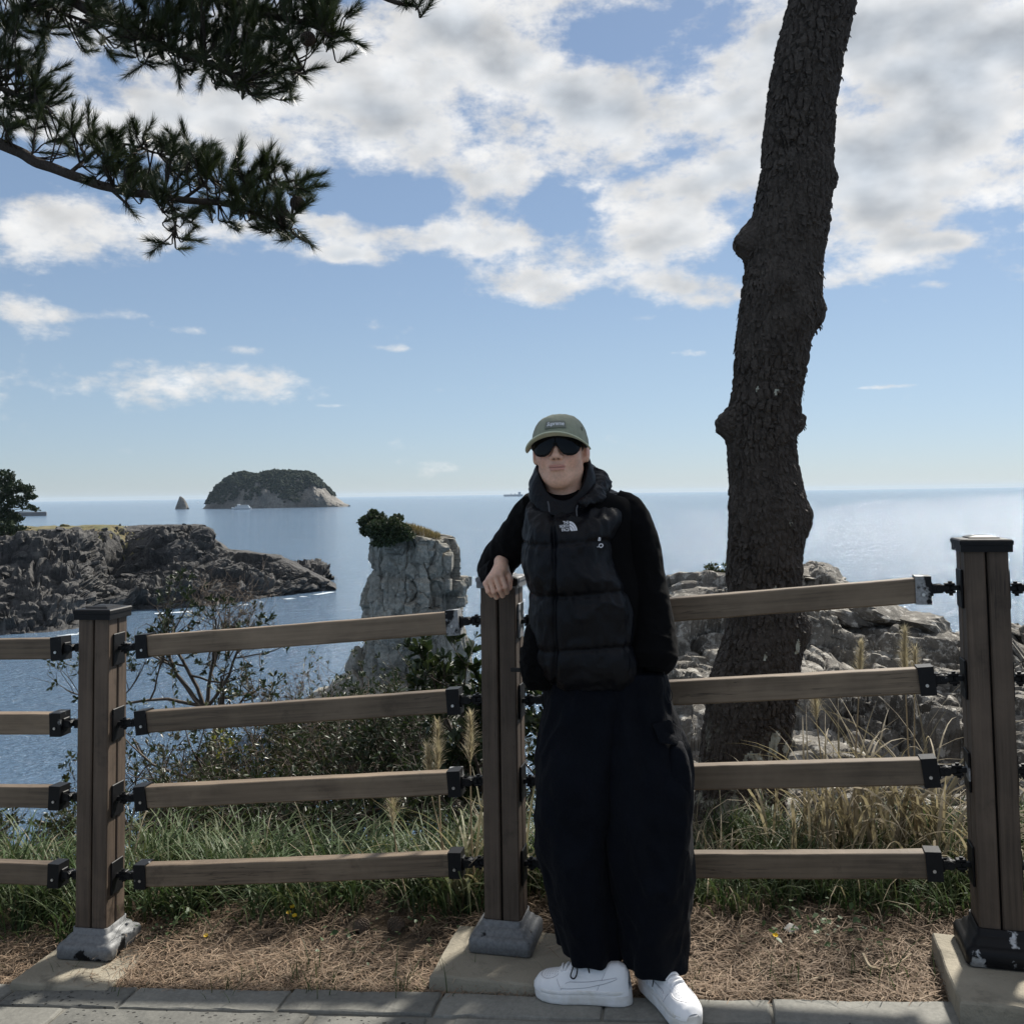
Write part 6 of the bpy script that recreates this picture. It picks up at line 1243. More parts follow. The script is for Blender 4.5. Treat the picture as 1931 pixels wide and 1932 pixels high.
    nu, nv = 40, 140; A, H = np.meshgrid(np.linspace(0, 2*PI, nv, endpoint=False), np.linspace(0, 1, nu), indexing='xy'); P = dome(A, H); P = P+.0016*nrm(P)*(fbm(P*60, 3)+.5*fbm(P*150, 2))[..., None]
    # five-panel seams: two from the front panel over the top
    seam = np.exp(-((np.abs(P[..., 0])-.052+.02*H)/.0022)**2)*(P[..., 1] < .0); P = P-.0012*nrm(P)*seam[..., None]
    capo = obj('cap', mesh_np('cap', hw(P.reshape(-1, 3))-F0, grid_faces(nu, nv, True)[:, ::-1], True), M_CAP, man, label='olive five-panel cap'); md = capo.modifiers.new('t', 'SOLIDIFY'); md.thickness = .003; md.offset = -1
    # brim
    nb, mb = 60, 14; az = np.linspace(-1.38, 1.38, nb); R = []
    for j in range(mb):
        t = j/(mb-1); p = dome(az, np.zeros(nb)+.03); ext = .060*t*np.cos(az*.98)**.50; p = p+np.stack([np.sin(az)*ext*.42, -ext*1.0, .006*t*np.cos(az)-.022*(np.abs(np.sin(az))**2.2)*t], -1); R.append(p)
    P = np.stack(R); br = obj('brim', mesh_np('brim', hw(P.reshape(-1, 3))-F0, grid_faces(mb, nb), True), M_CAPB, capo); md = br.modifiers.new('t', 'SOLIDIFY'); md.thickness = .0042; md.offset = 0
    # patch and its lettering, bent onto the front panel
    def on_dome(u, v, lift):
        az = u/.098; h = .31+v/.125; a = dome(az, h); b = dome(az+.01, h); c = dome(az, h+.01); nn = nrm(np.cross(b-a, c-a)); return a+nn*lift
    U_, V_ = np.meshgrid(np.linspace(-.0365, .0365, 30), np.linspace(-.0125, .0125, 8), indexing='ij')
    patch = obj('patch', mesh_np('patch', hw(on_dome(U_, V_, .0028).reshape(-1, 3))-F0, grid_faces(30, 8), True), M_PATCH, capo); md = patch.modifiers.new('t', 'SOLIDIFY'); md.thickness = .0022; md.offset = 0
    def text_mesh(s, size, shear=.2, bold=.02, sx=1.0):
        cu = bpy.data.curves.new('lettering', 'FONT'); cu.body = s; cu.size = 1.0; cu.shear = shear; cu.offset = bold; cu.align_x = 'CENTER'; cu.align_y = 'CENTER'; cu.resolution_u = 4; cu.space_character = .92
        o = bpy.data.objects.new('lettering', cu); COL.objects.link(o); dg = bpy.context.evaluated_depsgraph_get(); me = bpy.data.meshes.new_from_object(o.evaluated_get(dg)); bpy.data.objects.remove(o)
        bm = bmesh.new(); bm.from_mesh(me); bmesh.ops.triangulate(bm, faces=bm.faces); bmesh.ops.subdivide_edges(bm, edges=[e for e in bm.edges if e.calc_length() > .25], cuts=2); bmesh.ops.triangulate(bm, faces=bm.faces); bm.to_mesh(me); bm.free()
        co = np.zeros(len(me.vertices)*3); me.vertices.foreach_get('co', co); co = co.reshape(-1, 3)*size; co[:, 0] *= sx
        T = np.zeros(len(me.polygons)*3, int); me.polygons.foreach_get('vertices', T); return co, T.reshape(-1, 3)
    co, T = text_mesh('Supreme', .0185, .18, .016); obj('lettering', mesh_np('lettering', hw(on_dome(co[:, 0], co[:, 1]+.0006, .0046))-F0, T), M_THREAD, patch)
    b = MB(); 
    ey = dome(np.array([1.12]), np.array([.30]))[0]; th = np.linspace(0, 2*PI, 13); b.tube(np.stack([ey[0]+.002+0*th, ey[1]+.004*np.cos(th), ey[2]+.0055*np.sin(th)], 1), .0016, 6); obj('eyelet', mesh_np('eyelet', hw(np.vstack(b.V))-F0, [np.vstack(b.Q), np.vstack(b.T)], True), M_PATCH, capo)
    # ---- sunglasses
    sg = obj('sunglasses', None, None, man); sgb = MB()
    for s in (-1, 1):
        n = 34; xs = np.linspace(.0003, .0715, n); top = .0375+0*xs-.018*sstep(.050, .0715, xs); bot = np.interp(xs, [.0003, .010, .016, .024, .034, .046, .056, .064, .0690, .0715], [.012, .004, -.007, -.0155, -.0195, -.0195, -.0165, -.0085, .003, .012])
        rows = []
        for k in range(12): zz = bot+(top-bot)*k/11; zz = zz-.010; yy = -.1065+.0135*(xs/.03)**2*.28+np.maximum(0, xs-.05)**2*22+.10*(zz+.005)**2*10; rows.append(np.stack([s*xs, yy, zz], 1))
        P = np.stack(rows); F_ = grid_faces(12, n); o = obj('lens', mesh_np('lens', hw(P.reshape(-1, 3))-F0, F_ if s < 0 else F_[:, ::-1], True), M_SHADE, sg); md = o.modifiers.new('t', 'SOLIDIFY'); md.thickness = .003; md.offset = 0
        E = np.vstack([P[0], P[1:, -1], P[-1, ::-1]]); sgb.tube(E+np.array([0, -.0008, 0]), .0019, 6)
        e = P[8, -1]; sgb.tube(smooth_path([e+np.array([-s*.002, 0, -.002]), e+np.array([s*.004, .014, .000]), (s*.0800, -.02, .000), (s*.0800, .006, .002)], 4), .0034, 6)
    sgb.tube(smooth_path([(-.006, -.1070, .004), (0, -.1085, .0065), (.006, -.1070, .004)], 4), .0032, 6)
    obj('frame', mesh_np('frame', hw(np.vstack(sgb.V))-F0, [np.vstack(sgb.Q), np.vstack(sgb.T)], True), M_FRAME, sg)
    # ---- lofts for the clothes
    def loft(name, rows, m, n=150, k=150, e=.8, amp=.006, fs=9, extra=None, parent=man, label=None, stretch=(1, 1, .55), seed=0, close=True):
        """rows: (y, left, right, depth offset, half depth) in picture units"""
        R = np.array(rows, float); yy = np.linspace(R[0, 0], R[-1, 0], n); c = [np.interp(yy, R[:, 0], R[:, j]) for j in range(1, 5)]
        ker = np.hanning(max(3, n//14)+2)[1:-1]; ker /= ker.sum(); c = [np.convolve(np.pad(a, len(ker)//2, 'reflect', reflect_type='odd'), ker, 'valid')[:n] for a in c]; th = np.linspace(0, 2*PI, k, endpoint=False); P = []
        for i in range(n):
            pa, pb = S(c[0][i], yy[i], c[2][i]), S(c[1][i], yy[i], c[2][i]); mid = (pa+pb)/2; u = (pb-pa)/2; ct, st = np.cos(th), np.sin(th); P.append(mid+np.outer(np.sign(ct)*np.abs(ct)**e, u)+np.outer(np.sign(st)*np.abs(st)**e*c[3][i], [0, 1, 0]))
        P = np.stack(P); N = normals_grid(P); cen = P.mean(1, keepdims=True); N = np.where(((P-cen)*N).sum(-1, keepdims=True) < 0, -N, N)
        q = P*np.array(stretch)*fs+seed; q = q+.6*np.stack([fbm(q*.5, 2, k=1), fbm(q*.5, 2, k=2), fbm(q*.5, 2, k=3)], -1); w = 1-2*np.abs(fbm(q, 3, k=seed)); P = P+N*(amp*(w-.3)+amp*.5*fbm(q*2.3, 2, k=7))[..., None]
        if extra is not None: P = P+N*extra(P, yy[:, None]+0*P[..., 0], th[None]+0*P[..., 0])[..., None]
        Vt = np.vstack([P.reshape(-1, 3), P[0].mean(0), P[-1].mean(0)]); a = n*k; F_ = grid_faces(n, k, True)
        T = np.vstack([[[a, j, (j+1) % k] for j in range(k)], [[a+1, (n-1)*k+(j+1) % k, (n-1)*k+j] for j in range(k)]])
        me = mesh_np(name, Vt-F0, [F_, T] if close else F_, True); return obj(name, me, m, parent, label=label), P
    # vest with quilted baffles
    def quilt(P, y, th):
        d = np.zeros_like(y)
        for s in (1021, 1114, 1211): d += -.0055*np.exp(-((y-s-5*np.sin(th*2)-3*fbm(P*9, 2))/5.0)**2)
        puff = .005*np.abs(np.sin(PI*(y-928)/94))**.6*sstep(1000, 1030, y); front = (P[..., 1] < cy0); xc = W(1047, 1100, PD)[0]
        zp = -.012*np.exp(-((P[..., 0]-xc+.010)/.006)**2)*front+.005*np.exp(-((P[..., 0]-xc-.016)/.020)**2)*front
        gather = .0022*np.sin(P[..., 0]*210+4*fbm(P*8, 2))*sum(np.exp(-((y-s)/22)**2) for s in (1021, 1114, 1211))
        return d+puff+zp+gather
    cy0 = PD+.02
    vest, VP = loft('vest', [(912, 1040, 1105, .10, .045), (922, 1022, 1138, .10, .06), (930, 1008, 1165, .095, .075), (940, 998, 1183, .085, .09), (955, 990, 1190, .06, .11), (975, 988, 1176, .035, .132), (1000, 988, 1158, .015, .15), (1030, 988, 1146, .01, .158), (1060, 990, 1150, .005, .162), (1090, 996, 1166, 0, .165), (1114, 1001, 1180, 0, .160), (1150, 1003, 1190, 0, .168), (1211, 1005, 1196, 0, .160), (1240, 1012, 1203, 0, .162), (1265, 1022, 1206, 0, .155), (1282, 1035, 1204, 0, .135)], M_VEST, 190, 220, .74, .008, 15, quilt, label='black quilted puffer vest', seed=1)
    loft('sweatshirt', [(925, 1030, 1140, .05, .06), (940, 1005, 1190, .05, .09), (960, 1000, 1200, .045, .105), (1000, 1000, 1200, .04, .11), (1060, 1002, 1200, .03, .115), (1120, 1010, 1215, .02, .12), (1200, 1015, 1215, .01, .125), (1290, 1040, 1215, 0, .12)], M_SWEAT, 80, 90, .8, .004, 8, seed=2, label='black sweatshirt body under the vest')
    # seams stay put on the loft; trousers
    def hem(y0): return lambda P, y, th: .004*np.sin(th*9+2)*sstep(y0-90, y0, y)+.010*np.sin(th*4+y*.012)*sstep(1400, 1600, y)*.6
    legL, LP = loft('trouser_leg', [(1262, 1032, 1200, .0, .125), (1300, 1036, 1205, .0, .135), (1350, 1030, 1200, 0, .142), (1400, 1021, 1185, -.01, .145), (1460, 1010, 1172, -.02, .148), (1530, 1004, 1160, -.03, .148), (1590, 1011, 1158, -.035, .145), (1640, 1029, 1160, -.035, .140), (1690, 1042, 1164, -.035, .13), (1745, 1054, 1169, -.035, .115), (1790, 1063, 1174, -.035, .105)], M_TROU, 190, 150, .85, .017, 7, hem(1790), seed=3, label='wide black trouser leg, the further one')
    legR, RP = loft('trouser_leg', [(1262, 1090, 1250, .0, .12), (1300, 1100, 1254, 0, .135), (1350, 1110, 1270, -.01, .142), (1400, 1118, 1288, -.03, .145), (1460, 1128, 1302, -.05, .15), (1530, 1136, 1302, -.07, .152), (1590, 1144, 1298, -.08, .15), (1640, 1152, 1299, -.085, .145), (1690, 1160, 1296, -.09, .135), (1740, 1168, 1291, -.095, .12), (1785, 1176, 1287, -.10, .11), (1812, 1180, 1285, -.10, .105)], M_TROU, 190, 150, .85, .017, 7, hem(1812), seed=5, label='wide black trouser leg, the nearer one')
    # cargo pocket and flap on the outer thigh
    def bulge(name, px, py, dd, hx, hy, hz, m, par, seed, tilt=0.0):
        n = 26; th = np.linspace(0, 2*PI, n, endpoint=False); rows = []
        for t in np.linspace(-1, 1, 16): r = (1-abs(t)**3.2)**.5; rows.append(np.stack([hx*r*np.sign(np.cos(th))*np.abs(np.cos(th))**.6, hy*r*np.sign(np.sin(th))*np.abs(np.sin(th))**.7, np.full(n, t*hz)], 1))
        P = np.stack(rows); P = P+.004*fbm(P*40+seed, 3)[..., None]; c, s = math.cos(tilt), math.sin(tilt); P = P@np.array([[c, 0, s], [0, 1, 0], [-s, 0, c]]).T; return obj(name, mesh_np(name, (P+S(px, py, dd)-F0).reshape(-1, 3), grid_faces(16, n, True), True), m, par)
    bulge('cargo_pocket', 1279, 1462, -.13, .034, .060, .105, M_TROU, legR, 2, -.08); 
    fl = [S(1231, 1366, -.165), S(1262, 1358, -.150), S(1284, 1376, -.10), S(1287, 1394, -.105), S(1276, 1406, -.16), S(1246, 1402, -.185)]; fl = np.array(fl)-F0; fc = fl.mean(0); G = np.stack([fc+(fl-fc)*s+np.array([0, -.012*(1-s*s), 0]) for s in (1, .95, .7, .4, .02)]); o = obj('pocket_flap', mesh_np('pocket_flap', G.reshape(-1, 3), grid_faces(5, 6, True), True), M_TROU, legR); md = o.modifiers.new('t', 'SOLIDIFY'); md.thickness = .006
    b = MB(); b.tube(smooth_path([S(1252, 1268, -.12), S(1258, 1290, -.14), S(1268, 1310, -.14), S(1262, 1326, -.13), S(1255, 1312, -.13), S(1256, 1290, -.13)], 5)-F0, .0011, 5); obj('drawcord', b.mesh('drawcord'), M_CORD, legR)
    # sleeves
    def sleeve(name, pts, radii, m, amp, seed, fs=14, sq=(1, 1), label=None):
        P = smooth_path(pts, 14); r = np.interp(np.linspace(0, 1, len(P)), np.linspace(0, 1, len(radii)), radii); n = 90; tg = nrm(np.gradient(P, axis=0)); A = [nrm(np.cross(tg[0], [0, 1, .2]))]
        for i in range(1, len(P)): a = A[-1]-tg[i]*np.dot(A[-1], tg[i]); A.append(nrm(a))
        A = np.array(A); Bv = np.cross(tg, A); th = np.linspace(0, 2*PI, n, endpoint=False); O = np.cos(th)[None, :, None]*A[:, None]*sq[0]+np.sin(th)[None, :, None]*Bv[:, None]*sq[1]; G = P[:, None]+r[:, None, None]*O
        s = np.linspace(0, 1, len(P))[:, None]*np.linalg.norm(np.diff(P, axis=0), axis=1).sum(); q = G*fs+seed; w = 1-2*np.abs(fbm(q*np.array([1, 1, 1.3]), 3, k=seed)); rings = .5*np.sin(s*70+3*fbm(G*6, 2)+2*np.cos(th)[None]); G = G+O*((amp*(w-.3)+amp*.45*rings*np.clip(fbm(G*5+seed, 2)+.4, 0, 1)))[..., None]
        a = len(P)*n; V = np.vstack([G.reshape(-1, 3), P[0], P[-1]-tg[-1]*.012]); T = np.vstack([[[a, (j+1) % n, j] for j in range(n)], [[a+1, (len(P)-1)*n+j, (len(P)-1)*n+(j+1) % n] for j in range(n)]])
        return obj(name, mesh_np(name, V-F0, [grid_faces(len(P), n, True)[:, ::-1], T], True), m, man, label=label), G
    sl, SG = sleeve('sleeve', [S(1150, 955, .05), S(1183, 978, .04), S(1203, 1030, .02), S(1213, 1090, .01), S(1222, 1150, -.01), S(1228, 1205, -.04), S(1230, 1242, -.07), S(1228, 1266, -.085)], [.060, .068, .064, .064, .068, .074, .072, .050], M_SWEAT, .005, 6, label='black sleeve, hand in pocket')
    sr, _ = sleeve('sleeve', [S(1022, 962, .06), S(1000, 985, .09), S(972, 1020, .16), W(944, 1054, 3.10), W(932, 1076, 3.165), W(934, 1084, 3.11), W(939, 1080, 3.055), W(944, 1074, 3.012)], [.070, .066, .062, .058, .054, .050, .046, .040], M_SWEAT, .006, 8, label='black sleeve resting on the post')
    # ---- collar and hood roll
    nc, kc = 16, 110; ph = np.linspace(0, 2*PI, kc, endpoint=False); R = []
    cb, ct = S(1062, 948, .03), S(1060, 905, .035)
    for j in range(nc):
        t = j/(nc-1); fr = np.cos(ph)                              # 1 = front
        topz = np.interp(fr, [-1, -.2, .35, .75, 1], [S(0, 872)[2], S(0, 884)[2], S(0, 902)[2], S(0, 940)[2], S(0, 960)[2]])+.012*np.sin(ph); botz = np.interp(fr, [-1, 0, 1], [S(0, 926)[2], S(0, 945)[2], S(0, 990)[2]])
        rx = (.098-.022*t)+.006*math.sin(PI*t); ry = (.100-.016*t)
        c = cb*(1-t)+ct*t; R.append(np.stack([c[0]+rx*np.sin(ph)+.004*t, c[1]-ry*np.cos(ph), botz*(1-t)+topz*t], 1))
    P = np.stack(R); P = P+.004*nrm(P-P.mean((0, 1)))*fbm(P*32, 3)[..., None]
    col_ = obj('collar', mesh_np('collar', P.reshape(-1, 3)-F0, grid_faces(nc, kc, True), True), M_VEST, vest); md = col_.modifiers.new('t', 'SOLIDIFY'); md.thickness = .014; md.offset = 0
    def hood_sdf(Q):
        pts = [S(1018, 938, -.02), S(1016, 922, .06), S(1050, 905, .17), S(1100, 898, .16), S(1128, 912, .08), S(1124, 938, -.02), S(1098, 952, -.085)]; rr_ = [.014, .022, .034, .038, .034, .022, .012]; d = None
        for i in range(len(pts)-1): c = cap(Q, pts[i], pts[i+1], rr_[i], rr_[i+1]); d = c if d is None else smin(d, c, .025)
        d = smin(d, cap(Q, S(1085, 890, .10), S(1112, 897, .09), .020, .018), .03)
        return d+.014*np.abs(fbm(Q*np.array([30, 30, 46]), 3))-.005
    Vd, Qd = snets(hood_sdf, S(985, 990, -.02)-np.array([.02, .16, .0]), S(1180, 840, .02)+np.array([0, .28, .0]), .0045); obj('hood', mesh_np('hood', Vd-F0, Qd, True), M_VEST, vest, label='packed black hood behind the neck')
    # zip pulls
    b = MB(); b.tube(smooth_path([S(1033, 946, -.115), S(1035, 955, -.125), S(1036, 966, -.135)], 4)-F0, .0022, 5); obj('zip_pull', b.mesh('zip_pull'), M_ZIP, vest); b = MB(); b.tube(smooth_path([S(1089, 954, -.105), S(1087, 962, -.12), S(1088, 974, -.135)], 4)-F0, .0022, 5); obj('zip_pull', b.mesh('zip_pull'), M_ZIP, vest)
    # ---- chest emblem and lettering, laid on the vest
    bv = BVHTree.FromObject(vest, bpy.context.evaluated_depsgraph_get()); bs = BVHTree.FromObject(sl, bpy.context.evaluated_depsgraph_get())
    def drape(co, px, py, tree, lift=.0022, rot=0.0):
        """flat lettering (metres) laid on cloth, facing out"""
        o = S(px, py, -.5)-F0; out = []
        y0 = [tree.ray_cast(Vector(o+np.array([dx, 0, dz])), Vector((0, 1, 0)))[0] for dx in (-.015, 0, .015) for dz in (-.012, 0, .012)]; ys = [h[1] for h in y0 if h is not None]; X = [[1, dx, dz] for (dx, dz), h in zip([(a, b_) for a in (-.015, 0, .015) for b_ in (-.012, 0, .012)], y0) if h is not None]; k = np.linalg.lstsq(np.array(X), np.array(ys), rcond=None)[0] if len(ys) >= 3 else (o[1]+.35, 0, 0)
        for u, v in co[:, :2]:
            u, v = u*math.cos(rot)-v*math.sin(rot), u*math.sin(rot)+v*math.cos(rot); h = tree.ray_cast(Vector(o+np.array([u, 0, v])), Vector((0, 1, 0)))[0]; yp = k[0]+k[1]*u+k[2]*v
            yy = yp if h is None else .5*yp+.5*h[1] if abs(h[1]-yp) < .004 else yp; out.append([o[0]+u, min(yy, h[1]) if h is not None else yy, o[2]+v])
        A = np.array(out); A[:, 1] -= lift; return A
    rows = []; n0 = 0; Va, Ta = [], []
    for s, dy, wd in (('THE', .0100, .0125), ('NORTH', 0.0, .0215), ('FACE', -.0100, .0175)):
        co, T = text_mesh(s, .0118, 0, .018); w = co[:, 0].max()-co[:, 0].min(); co[:, 0] *= wd/w*1.25; co[:, 0] += -.002-co[:, 0].max(); co[:, 1] += dy; Va.append(co); Ta.append(T+n0); n0 += len(co)
    for r0, r1 in ((.0030, .0108), (.0120, .0182), (.0194, .0250)):        # the three swept bands of the emblem
        th = np.linspace(0, PI/2, 14); a = np.stack([r0*np.cos(th)*.86, r0*np.sin(th)*1.12, 0*th], 1); c = np.stack([r1*np.cos(th)*.86, r1*np.sin(th)*1.12, 0*th], 1); co = np.stack([a, c], 1).reshape(-1, 3)+np.array([.0, -.0145, 0]); q = grid_faces(14, 2)[:, ::-1]; Va.append(co); Ta.append(np.vstack([q[:, [0, 1, 2]], q[:, [0, 2, 3]]])+n0); n0 += len(co)
    co = np.vstack(Va); obj('emblem', mesh_np('emblem', drape(co, 1091, 1002, bv, rot=.05), np.vstack(Ta)), M_THREAD, vest, label='white chest emblem and lettering')
    for s, px, py, sz in (('B', 1137, 1030, .014), ('.O', 1139, 1044, .017)):
        co, T = text_mesh(s, sz, .1, .03); obj('lettering', mesh_np('lettering', drape(co, px+17, py, bs, .003, -.15), T), M_THREAD, sl)
    # ---- shoes
    def shoe(px_heel, toe, label, black_lace):
        d = toe-px_heel; yaw = math.atan2(d[1], d[0]); mid = (px_heel+toe)/2; z = path_z(mid[0])+.001; pit = -math.atan(.07*math.cos(yaw)); root = obj('shoe', None, None, man, label=label, loc=np.array([mid[0], mid[1], z])-F0, rot=(0.07*math.sin(yaw)*-1*0, pit, yaw))
        xs = np.concatenate([[-.1440], np.linspace(-.1425, .1465, 46), [.1480]]); hwid = np.interp(xs, [-.144, -.1425, -.138, -.125, -.10, -.05, 0, .05, .09, .115, .135, .1445, .148], [.006, .012, .020, .030, .0365, .037, .039, .0465, .049, .045, .033, .018, .008])
        off = np.interp(xs, [-.144, -.05, .05, .148], [0, -.002, .002, -.006])
        # sole: stacked rings with a groove line and toe spring
        prof = [(.93, 0.0), (.985, .002), (1.0, .008), (1.012, .018), (1.012, .0265), (.998, .0275), (.998, .0285), (1.010, .0295), (1.004, .036), (.97, .039)]; R = []
        for f, zz in prof:
            sp = .006*np.clip((xs-.07)/.08, 0, 1)**2*(1-zz/.04); zz2 = zz*(1+.12*np.clip(-xs/.14, 0, 1)); top = np.stack([xs*(.985+.015*f), off+hwid*f, zz2+sp], 1); bot = np.stack([xs*(.985+.015*f), off-hwid*f, zz2+sp], 1)[::-1]; R.append(np.vstack([top, bot]))
        G = np.stack(R); k = G.shape[1]; V = np.vstack([G.reshape(-1, 3), G[0].mean(0), G[-1].mean(0)]); T = np.vstack([[[len(V)-2, j, (j+1) % k] for j in range(k)], [[len(V)-1, (len(prof)-1)*k+(j+1) % k, (len(prof)-1)*k+j] for j in range(k)]])
        obj('sole', mesh_np('sole', V, [grid_faces(len(prof), k, True), T], True), M_SOLE, root)
        # upper
        nx, na = 90, 60; x = np.linspace(-.138, .143, nx); w = np.interp(x, xs, hwid)*.945; h = np.interp(x, [-.138, -.132, -.11, -.07, -.03, 0, .03, .06, .09, .115, .132, .143], [.050, .066, .074, .070, .066, .064, .057, .048, .039, .031, .022, .008]); th = np.linspace(0, PI, na); G = np.zeros((nx, na, 3))
        for i in range(nx):
            e = np.interp(x[i], [-.13, -.02, .08, .14], [.62, .75, .85, .9]); nar = np.interp(x[i], [-.13, 0, .06, .14], [.30, .30, .12, .0]); s = np.sin(th)**e; G[i, :, 0] = x[i]; G[i, :, 1] = np.interp(x[i], xs, off)+w[i]*np.sign(np.cos(th))*np.abs(np.cos(th))**e*(1-nar*s); G[i, :, 2] = .029+(h[i]+.005)*s
        X, Yv, Z = G[..., 0], G[..., 1], G[..., 2]; N = normals_grid(G); N = np.where(((G-np.array([0, 0, .05]))*N).sum(-1, keepdims=True) < 0, -N, N)
        toe_in = sstep(0, .0016, .030-np.sqrt(((X-.085)/1.25)**2+(Yv/1.05)**2))            # perforated vamp lies lower than its surround
        mud = sstep(-.001, .001, X-.045-.6*(Z-.034)); heel = sstep(-.001, .001, -.055-.55*(Z-.05)-X); eye = sstep(-.0012, .0012, .026-np.abs(Yv))*sstep(.072, .066, X)*sstep(-.03, -.02, X)
        disp = .0026*np.maximum(mud*(1-toe_in), 0)+.0024*heel+.0022*eye*(Z > .06)+.0004*fbm(G*60, 2); G = G+N*disp[..., None]
        up = obj('upper', mesh_np('upper', G.reshape(-1, 3), grid_faces(nx, na), True), M_SHOE, root); bvu = BVHTree.FromPolygons([tuple(p) for p in G.reshape(-1, 3)], [tuple(int(q) for q in f) for f in grid_faces(nx, na)])
        # side flash, both sides
        s = np.linspace(0, 1, 24); cx = .055-.165*s; low = .048-.014*np.sin(PI*s**.8)*0+.010*(1-s)**3*2-.004*np.sin(PI*s); hi = low+.017*np.sin(PI*np.clip(s*.9+.05, 0, 1))**.8*(1-s)**.7+.0008; low2 = .046+.030*s**1.6-.006*np.sin(PI*s); hi2 = low2+.016*(1-s)**.6*np.minimum(1, s*6+.1)+.001
        for sd in (-1, 1):
            V = []
            for i in range(24):
                for zz in (low2[i], hi2[i]):
                    hpt = bvu.ray_cast(Vector((cx[i], sd*.2, zz)), Vector((0, -sd, 0)))[0]; V.append([cx[i], (hpt[1] if hpt is not None else sd*.03)+sd*.0014, zz])
            o = obj('side_flash', mesh_np('side_flash', np.array(V), grid_faces(24, 2)), M_SHOE, root); md = o.modifiers.new('t', 'SOLIDIFY'); md.thickness = .002; md.offset = 0
        # stitched seams
        def seam(pts, name='seam'):
            P = []
            for (xx, yy, zz, dr) in pts:
                hpt = bvu.ray_cast(Vector((xx, yy, zz)), Vector(dr))[0]
                if hpt is not None: P.append(np.array(hpt)-np.array(dr)*.0006)
            if len(P) > 3: b = MB(); b.tube(np.array(P), .0008, 5); obj(name, b.mesh(name), M_LINE, root)
        for sd in (-1, 1):
            seam([(cx[i], sd*.2, low2[i]-.0012, (0, -sd, 0)) for i in range(24)]); seam([(cx[i], sd*.2, hi2[i]+.0012, (0, -sd, 0)) for i in range(2, 24)])
            seam([(-.055-.55*(zz-.05), sd*.2, zz, (0, -sd, 0)) for zz in np.linspace(.042, .088, 14)]); seam([(.047+.6*(zz-.034), sd*.2, zz, (0, -sd, 0)) for zz in np.linspace(.042, .066, 10)])
        an_ = np.linspace(-2.2, 2.2, 40); seam([(.085+.0375*math.cos(a), .0315*math.sin(a), .3, (0, 0, -1)) for a in an_])
        # perforations
        b = MB(); 
        for i in range(6):
            for j in range(-3, 4):
                xx, yy = .066+i*.0085, j*.0065+(.003 if i % 2 else 0)
                if ((xx-.085)/1.25)**2+yy*yy > .0255**2: continue
                hpt, nn, _, _ = bvu.ray_cast(Vector((xx, yy, .2)), Vector((0, 0, -1)))
                if hpt is None: continue
                a = np.linspace(0, 2*PI, 7)[:-1]; nn = np.array(nn); nn = nn if nn[2] > 0 else -nn; u = nrm(np.cross(nn, [0, 1, 0])); v = np.cross(nn, u); b.add(np.array(hpt)+nn*.0005+.0012*(np.outer(np.cos(a), u)+np.outer(np.sin(a), v)), T=[[0, 1, 2], [0, 2, 3], [0, 3, 4], [0, 4, 5]])
        obj('perforations', b.mesh('perforations'), M_HOLE, root)
        # laces
        for i in range(5):
            xx = .056-i*.014; P = []
            for t in np.linspace(-1, 1, 9):
                hpt = bvu.ray_cast(Vector((xx+(.003 if i % 2 else -.003)*t, t*.021, .3)), Vector((0, 0, -1)))[0]; P.append([hpt[0], hpt[1], hpt[2]+.0035*(1-t**4)+.0008])
            b = MB(); b.tube(smooth_path(P, 3), .0034, 7); obj('lace', b.mesh('lace', True), M_LACE, root)
        return root
    shoe(np.array([.322, 2.790]), np.array([.048, 2.883]), 'white leather sneaker pointing to the left', True)
    shoe(np.array([.372, 2.885]), np.array([.464, 2.640]), 'white leather sneaker pointing at the viewer', False)
    b = MB(); b.tube(smooth_path([S(1085, 1815, -.12), S(1080, 1828, -.13), S(1076, 1842, -.135), S(1082, 1847, -.137), S(1087, 1840, -.137), S(1089, 1826, -.133), S(1088, 1814, -.12)], 5)-F0, .0021, 6); b.tube(smooth_path([S(1106, 1814, -.12), S(1109, 1826, -.13), S(1112, 1838, -.134)], 4)-F0, .0021, 6); obj('drawcord', b.mesh('drawcord'), M_CORD, legL)
    b = MB(); b.tube(smooth_path([S(1234, 1838, -.2), S(1232, 1852, -.205), S(1230, 1862, -.205)], 4)-F0, .0016, 5); obj('drawcord', b.mesh('drawcord'), M_CORD, legR)
    # ---- pouch hanging at the hip
    p = S(1010, 1236, -.03); pouch = thing('pouch', 'black crossbody pouch hanging at the hip beside the middle post', 'bag', p)
    n = 60; th = np.linspace(0, 2*PI, n, endpoint=False); rows = []
    for t in np.linspace(-1, 1, 40):
        hx = np.interp(t, [-1, -.8, -.3, .3, .8, 1], [.030, .045, .052, .048, .036, .015]); rows.append(np.stack([hx*np.sign(np.cos(th))*np.abs(np.cos(th))**.8+np.interp(t, [-1, 1], [.006, .012]), .055*min(1, (1-t*t)**.4+.05)*np.sin(th), np.full(n, t*.099)], 1))
    P = np.stack(rows); P = P+.008*nrm(P)*(1-2*np.abs(fbm(P*26, 3)))[..., None]; obj('body', mesh_np('pouch_body', P.reshape(-1, 3), grid_faces(40, n, True), True), M_SWEAT, pouch)
    b = MB(); b.tube(smooth_path([S(1020, 1185, -.02)-p, S(1040, 1150, -.15)-p, S(1075, 1080, -.175)-p], 5), .006, 6); b2 = MB(); b2.box(S(975, 1264, -.02)-p, (.020, .004, .006), rotz(-.2), bev=.002); obj('strap_tab', b2.mesh('strap_tab'), M_CORD, pouch)
    b = MB(); b.tube(smooth_path([S(1012, 1180, -.05)-p, S(1030, 1186, -.07)-p, S(1052, 1188, -.06)-p], 4), .005, 6); obj('strap', b.mesh('strap'), M_CORD, pouch)
build_person()
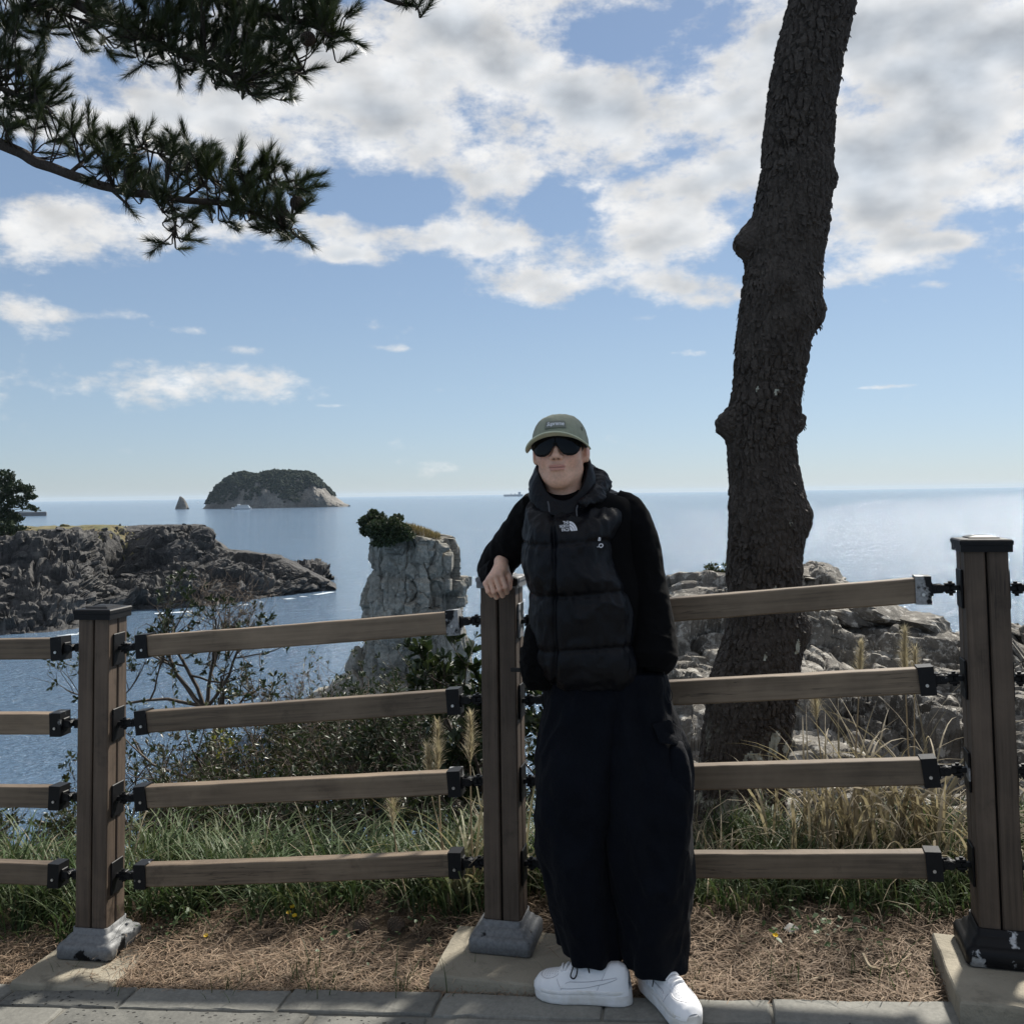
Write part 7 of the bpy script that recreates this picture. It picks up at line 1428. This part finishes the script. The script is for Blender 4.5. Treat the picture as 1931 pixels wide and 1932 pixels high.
# ------------------------------------------------------------------ sea haze
def build_haze():
    m = bpy.data.materials.new('haze'); m.use_nodes = True; g = NT(m.node_tree); g.n.remove(g.n['Principled BSDF'])
    v = g.new('ShaderNodeVolumePrincipled'); v.inputs['Color'].default_value = (.72, .86, 1.0, 1); v.inputs['Density'].default_value = HAZE; v.inputs['Anisotropy'].default_value = 0.0
    g.l.new(v.outputs[0], g.n['Material Output'].inputs['Volume'])
    b = MB(); b.box((0, 0, (75+SEA_Z-2)/2), (29000, 29000, (75-SEA_Z+2)/2)); obj('haze', b.mesh('haze'), m, kind='stuff')
HAZE = 0.000022
build_haze()
